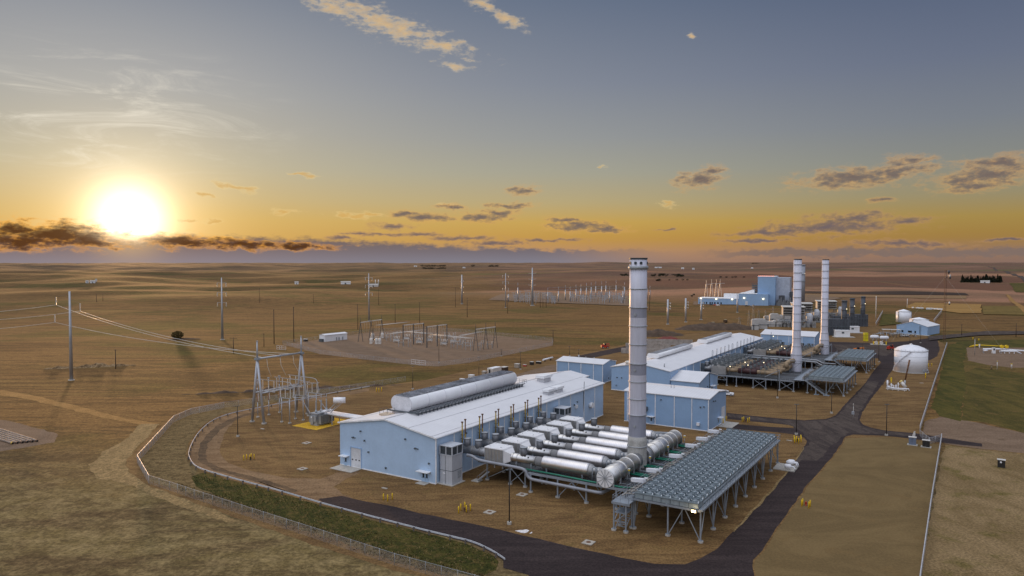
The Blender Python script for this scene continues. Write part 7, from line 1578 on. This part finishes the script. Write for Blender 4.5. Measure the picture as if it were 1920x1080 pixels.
for i, (px, py) in enumerate(((1337, 610), (1360, 605), (1301, 553.5), (1297, 556))):
    t = thing('hay_bale', ['left pale-topped round bale on the grass by the stout poles', 'right pale-topped round bale on the grass by the stout poles', 'dark bale in the far brown field', 'second dark bale in the far brown field'][i], 'hay bale', GH(px, py), .4, 'round bales'); m = MB(); m.use(SOILM).tube((-1.2, 0, 1.3), (1.2, 0, 1.3), 1.35, n=16); m.use(mat('straw_pale', (.5, .42, .28), .9)).box(-1.1, -.8, 2.5, 1.1, .8, 2.75); m.build('bale', None, t)
t = thing('silage_cover', 'row of white wrapped bales along the edge of the stubble field', 'bales', (0, 0, 0)); m = MB(); rr = random.Random(2)
for i in range(26):
    f = i / 25; p = GH(1706 + 70 * f, 578.2 + 4.0 * f); 
    if rr.random() < .72: m.cbox((p.x, p.y, p.z + .9), (rr.uniform(1.5, 4.5), 2, 1.7))
m.build('wrapped_bales', WHITE, t)
t.name = 'bale_row'
mound('dirt_mound', 'small dark mound under the lone tree in the left pasture', 345, 636, 12, 2.4, .9, SOILM, .1, 6)
t = thing('storage_box', 'small dark cube left of the white control house', 'box', G(573, 640)); m = MB(); m.box(-1.2, -1, 0, 1.2, 1, 1.3); m.build('body', BLACK, t); m = MB(); m.box(-1.3, -1.1, 1.3, 1.3, 1.1, 1.6); m.build('lid', PORC, t)

# ------------------------------------------------------------------ trees
LEAF = {}
def leafmat(name, col):
    if name in LEAF: return LEAF[name]
    M = bpy.data.materials.new(name); M.use_nodes = True; n = NT(M.node_tree); o = n.node('ShaderNodeOutputMaterial'); b = n.node('ShaderNodeBsdfPrincipled'); n.l.new(b.outputs[0], o.inputs[0]); b.inputs['Roughness'].default_value = .8; b.inputs['Specular IOR Level'].default_value = .1
    P = n.node('ShaderNodeTexCoord').outputs['Object']; n.put(b.inputs['Base Color'], n.mix(n.ss(n.noise(P, .9, 4, .6), .35, .65), tuple(c * .6 for c in col), tuple(c * 1.5 for c in col))); LEAF[name] = M; return M
def tree_mesh(seed, h, w_, conifer, n=420, col=(.035, .045, .02)):
    rr = random.Random(seed); m = MB()
    for i in range(n):
        if conifer: z = h * (.1 + .9 * rr.random() ** 1.1); rad = w_ * (1 - z / h) * math.sqrt(rr.random()) * (0.75 + .5 * rr.random())
        else:
            u = rr.random(); cz = h * .58; a = rr.random() * 6.28; e = rr.uniform(-1, 1); rad = w_ * math.sqrt(max(0, 1 - e * e)) * (rr.random() ** .35); z = cz + e * h * .42
        a = rr.random() * 6.283; c = Vector((rad * math.cos(a), rad * math.sin(a), z)); s = h * rr.uniform(.03, .075)
        d1 = Vector((rr.gauss(0, 1), rr.gauss(0, 1), rr.gauss(0, .6))).normalized() * s; d2 = Vector((rr.gauss(0, 1), rr.gauss(0, 1), rr.gauss(0, 1))).normalized() * s
        m.add([c - d1, c + d2, c + d1, c - d2], [(0, 1, 2, 3)])
    return m
def tree_kind(name, label, p, h, w_, conifer, seed, col, group=None):
    t = thing(name, label, 'tree', p, 0, group); tree_mesh(seed, h, w_, conifer, 1500 if name == 'round_tree' else 420).build('crown', leafmat(name + '_leaf_' + str(int(col[1] * 1000)), col), t, fixn=False)
    m = MB(); m.path([(0, 0, -.3), (.1, 0, h * .3), (0, .1, h * .8)], [h * .03, h * .022, h * .006], 6)
    for k in range(4): a = k * 1.6; m.bar((0, 0, h * (.3 + .1 * k)), (math.cos(a) * w_ * .5, math.sin(a) * w_ * .5, h * (.45 + .1 * k)), h * .012)
    m.build('trunk', WOOD, t); return t
tree_kind('round_tree', 'lone round olive-brown tree in the left pasture', GH(333, 637), 5.6, 3.9, False, 3, (.085, .062, .022))
protos = [tree_kind('spruce_tree', 'dark conifer of the shelterbelt behind the white farmhouse', GH(1812 + i * 3, 528), 12 + i, 3.6, True, 40 + i, (.022, .026, .015), 'conifers of the shelterbelt') for i in range(4)]
rr = random.Random(8)
for i in range(44):
    px = 1803 + 74 * i / 43 + rr.uniform(-.6, .6); p = GH(px, 529.5 + rr.uniform(-.6, .9)); o = protos[i] if i < 4 else dup(protos[i % 4]); o.location = p; s_ = rr.uniform(.62, 1.3) * 1.2; o.scale = (s_, s_, s_); o.rotation_euler = (0, 0, rr.random() * 6)
bp = [tree_kind('bushy_tree', 'dark bushy tree of the far copse right of the tall stack', GH(1222, 518), 13 + 2 * i, 8, False, 60 + i, (.026, .030, .015), 'trees of the far copse') for i in range(3)]
spots = [(1218 + rr.uniform(0, 66), 516.5 + rr.uniform(-1.8, 2.6)) for _ in range(40)] + [(1163 + rr.uniform(0, 14), 516.5 + rr.uniform(-1, 1)) for _ in range(10)] + [(1230 + rr.uniform(0, 14), 527) for _ in range(4)]
for i, q in enumerate(spots): o = bp[i] if i < 3 else dup(bp[i % 3]); o.location = GH(*q); o.rotation_euler = (0, 0, rr.random() * 6); s_ = rr.uniform(.2, .42); o.scale = (s_ * 1.9, s_ * 1.9, s_ * .95)
lb2 = 'dark tree of the windbreaks along the far horizon'; src = None
for x0, x1, y_, k in ((790, 836, 500.0, 18), (793, 836, 504.5, 16), (885, 889, 500, 2), (916, 935, 500.5, 7), (1410, 1424, 494.5, 6), (1345, 1400, 521, 5), (1250, 1300, 526, 4)):
    for i in range(k):
        q = GH(x0 + (x1 - x0) * (i + rr.random() * .6) / k, y_ + rr.uniform(-.3, .3))
        if src is None: src = tree_kind('windbreak_tree', lb2, q, 14, 9, False, 77, (.024, .026, .017), 'windbreak trees'); o = src
        else: o = dup(src, q)
        s_ = rr.uniform(.7, 1.3) * min(1, (o.location.y + 1) / 6500); o.scale = (s_ * 1.4, s_ * 1.4, s_)
# ------------------------------------------------------------------ farm buildings
def farmhouse(label, px, py, w_px, h, name='farm_building', wall=WHITE, roof=None):
    p = GH(px, py); d = p.y; W = w_px / FPX * d; t = thing(name, label, 'farm building', p, -math.atan2(p.x, p.y)); t.location.x -= W / 2
    gable_walls(W * .45, W, h * .7, h, 'c').build('wall', wall, t); gable_roof(W * .45, W, h * .7, h, 'c', .3, .3).build('roof', roof or mat('weathered_roof', (.42, .39, .36), .6), t); m = MB(); m.box(W * .4, -.2, 0, W * .55, -.05, h * .5); m.build('door', DKSTEEL, t)
farmhouse('white farmhouse in front of the dark conifer belt', 1845.5, 530.5, 15, 6.5)
for x, y, w_, lb in ((163, 531, 5, 'left white house of the lone farm in the glow'), (173, 531, 9, 'long white barn of the lone farm in the glow'), (180, 528, 3, 'small white shed behind the lone farm'), (648, 533, 18, 'long pale shed of the far brown works'), (700, 538, 18, 'tan block of the far brown works'), (779, 500, 6, 'white barn near the first windbreak'), (870, 503, 5, 'pinkish house on the far slope'), (1234, 502.5, 13, 'long white barn right of the tall stack top'), (1280, 504.5, 5, 'white house of the far village right of the tall stack'), (1300, 505.5, 4, 'small white house at the end of the far village'), (1410, 503.5, 4, 'tiny white house beyond the square boiler house'), (556, 533, 7, 'pale house right of the green rise')):
    farmhouse(lb, x, y, w_, 9 if y < 520 else 6, wall=WHITE if 'tan' not in lb else PORC)
for i, (px, tp) in enumerate(((704, 524), (709.5, 524))): far_stack(['left', 'right'][i] + ' pale stub tower of the far brown works', (px, 536), tp, 1.8, PORC, group='towers of the far works')

# ------------------------------------------------------------------ grass tufts and weeds near the front
def tufts(name, label, poly_px, count, h, cols, seed, z=0.02):
    P = [G(*p) for p in poly_px]; rr = random.Random(seed); xs = [p.x for p in P]; ys = [p.y for p in P]; m = MB(); k = 0
    def inside(x, y):
        c = False
        for a_, b_ in zip(P, P[1:] + P[:1]):
            if (a_.y > y) != (b_.y > y) and x < (b_.x - a_.x) * (y - a_.y) / (b_.y - a_.y) + a_.x: c = not c
        return c
    tries = 0
    while k < count and tries < count * 40:
        tries += 1; x, y = rr.uniform(min(xs), max(xs)), rr.uniform(min(ys), max(ys))
        if not inside(x, y) or mnoise.noise(Vector((x * .16, y * .16, seed))) < -.12 + rr.uniform(-.3, .2): continue
        k += 1; m.use(rr.choice(cols))
        for b in range(4):
            a = rr.random() * 6.283; hh = h * rr.uniform(.5, 1.3); w_ = h * rr.uniform(.10, .22); d = Vector((math.cos(a), math.sin(a), 0)); n_ = Vector((-d.y, d.x, 0)); o = Vector((x, y, z)) + d * rr.uniform(0, h * .4)
            m.add([o - n_ * w_, o + n_ * w_, o + d * hh * .5 + Vector((0, 0, hh))], [(0, 1, 2)])
    o = m.build(name, None, fixn=False); return tag(o, label, None, None, 'stuff')
g1, g2, g3 = leafmat('bank_grass', (.042, .042, .010)), leafmat('bank_weed', (.085, .068, .02)), leafmat('dry_stalk', (.23, .165, .075))
tufts('bank_grass', 'dark green weeds on the bank between guard rail and fence', [(362, 893), (420, 898), (520, 924), (673, 969), (800, 1002), (887, 1024), (938, 1053), (930, 1072), (890, 1080), (740, 1039), (607, 995), (473, 951), (366, 911)], 1300, .26, [g1, g2, g2, g3, g3], 3)
tufts('fence_grass', 'dry weeds along both sides of the front fence', [(330, 905), (473, 950), (607, 991), (740, 1034), (890, 1073), (990, 1104), (960, 1112), (740, 1056), (600, 1010), (470, 966), (340, 924)], 1300, .36, [g2, g3, g3], 4)
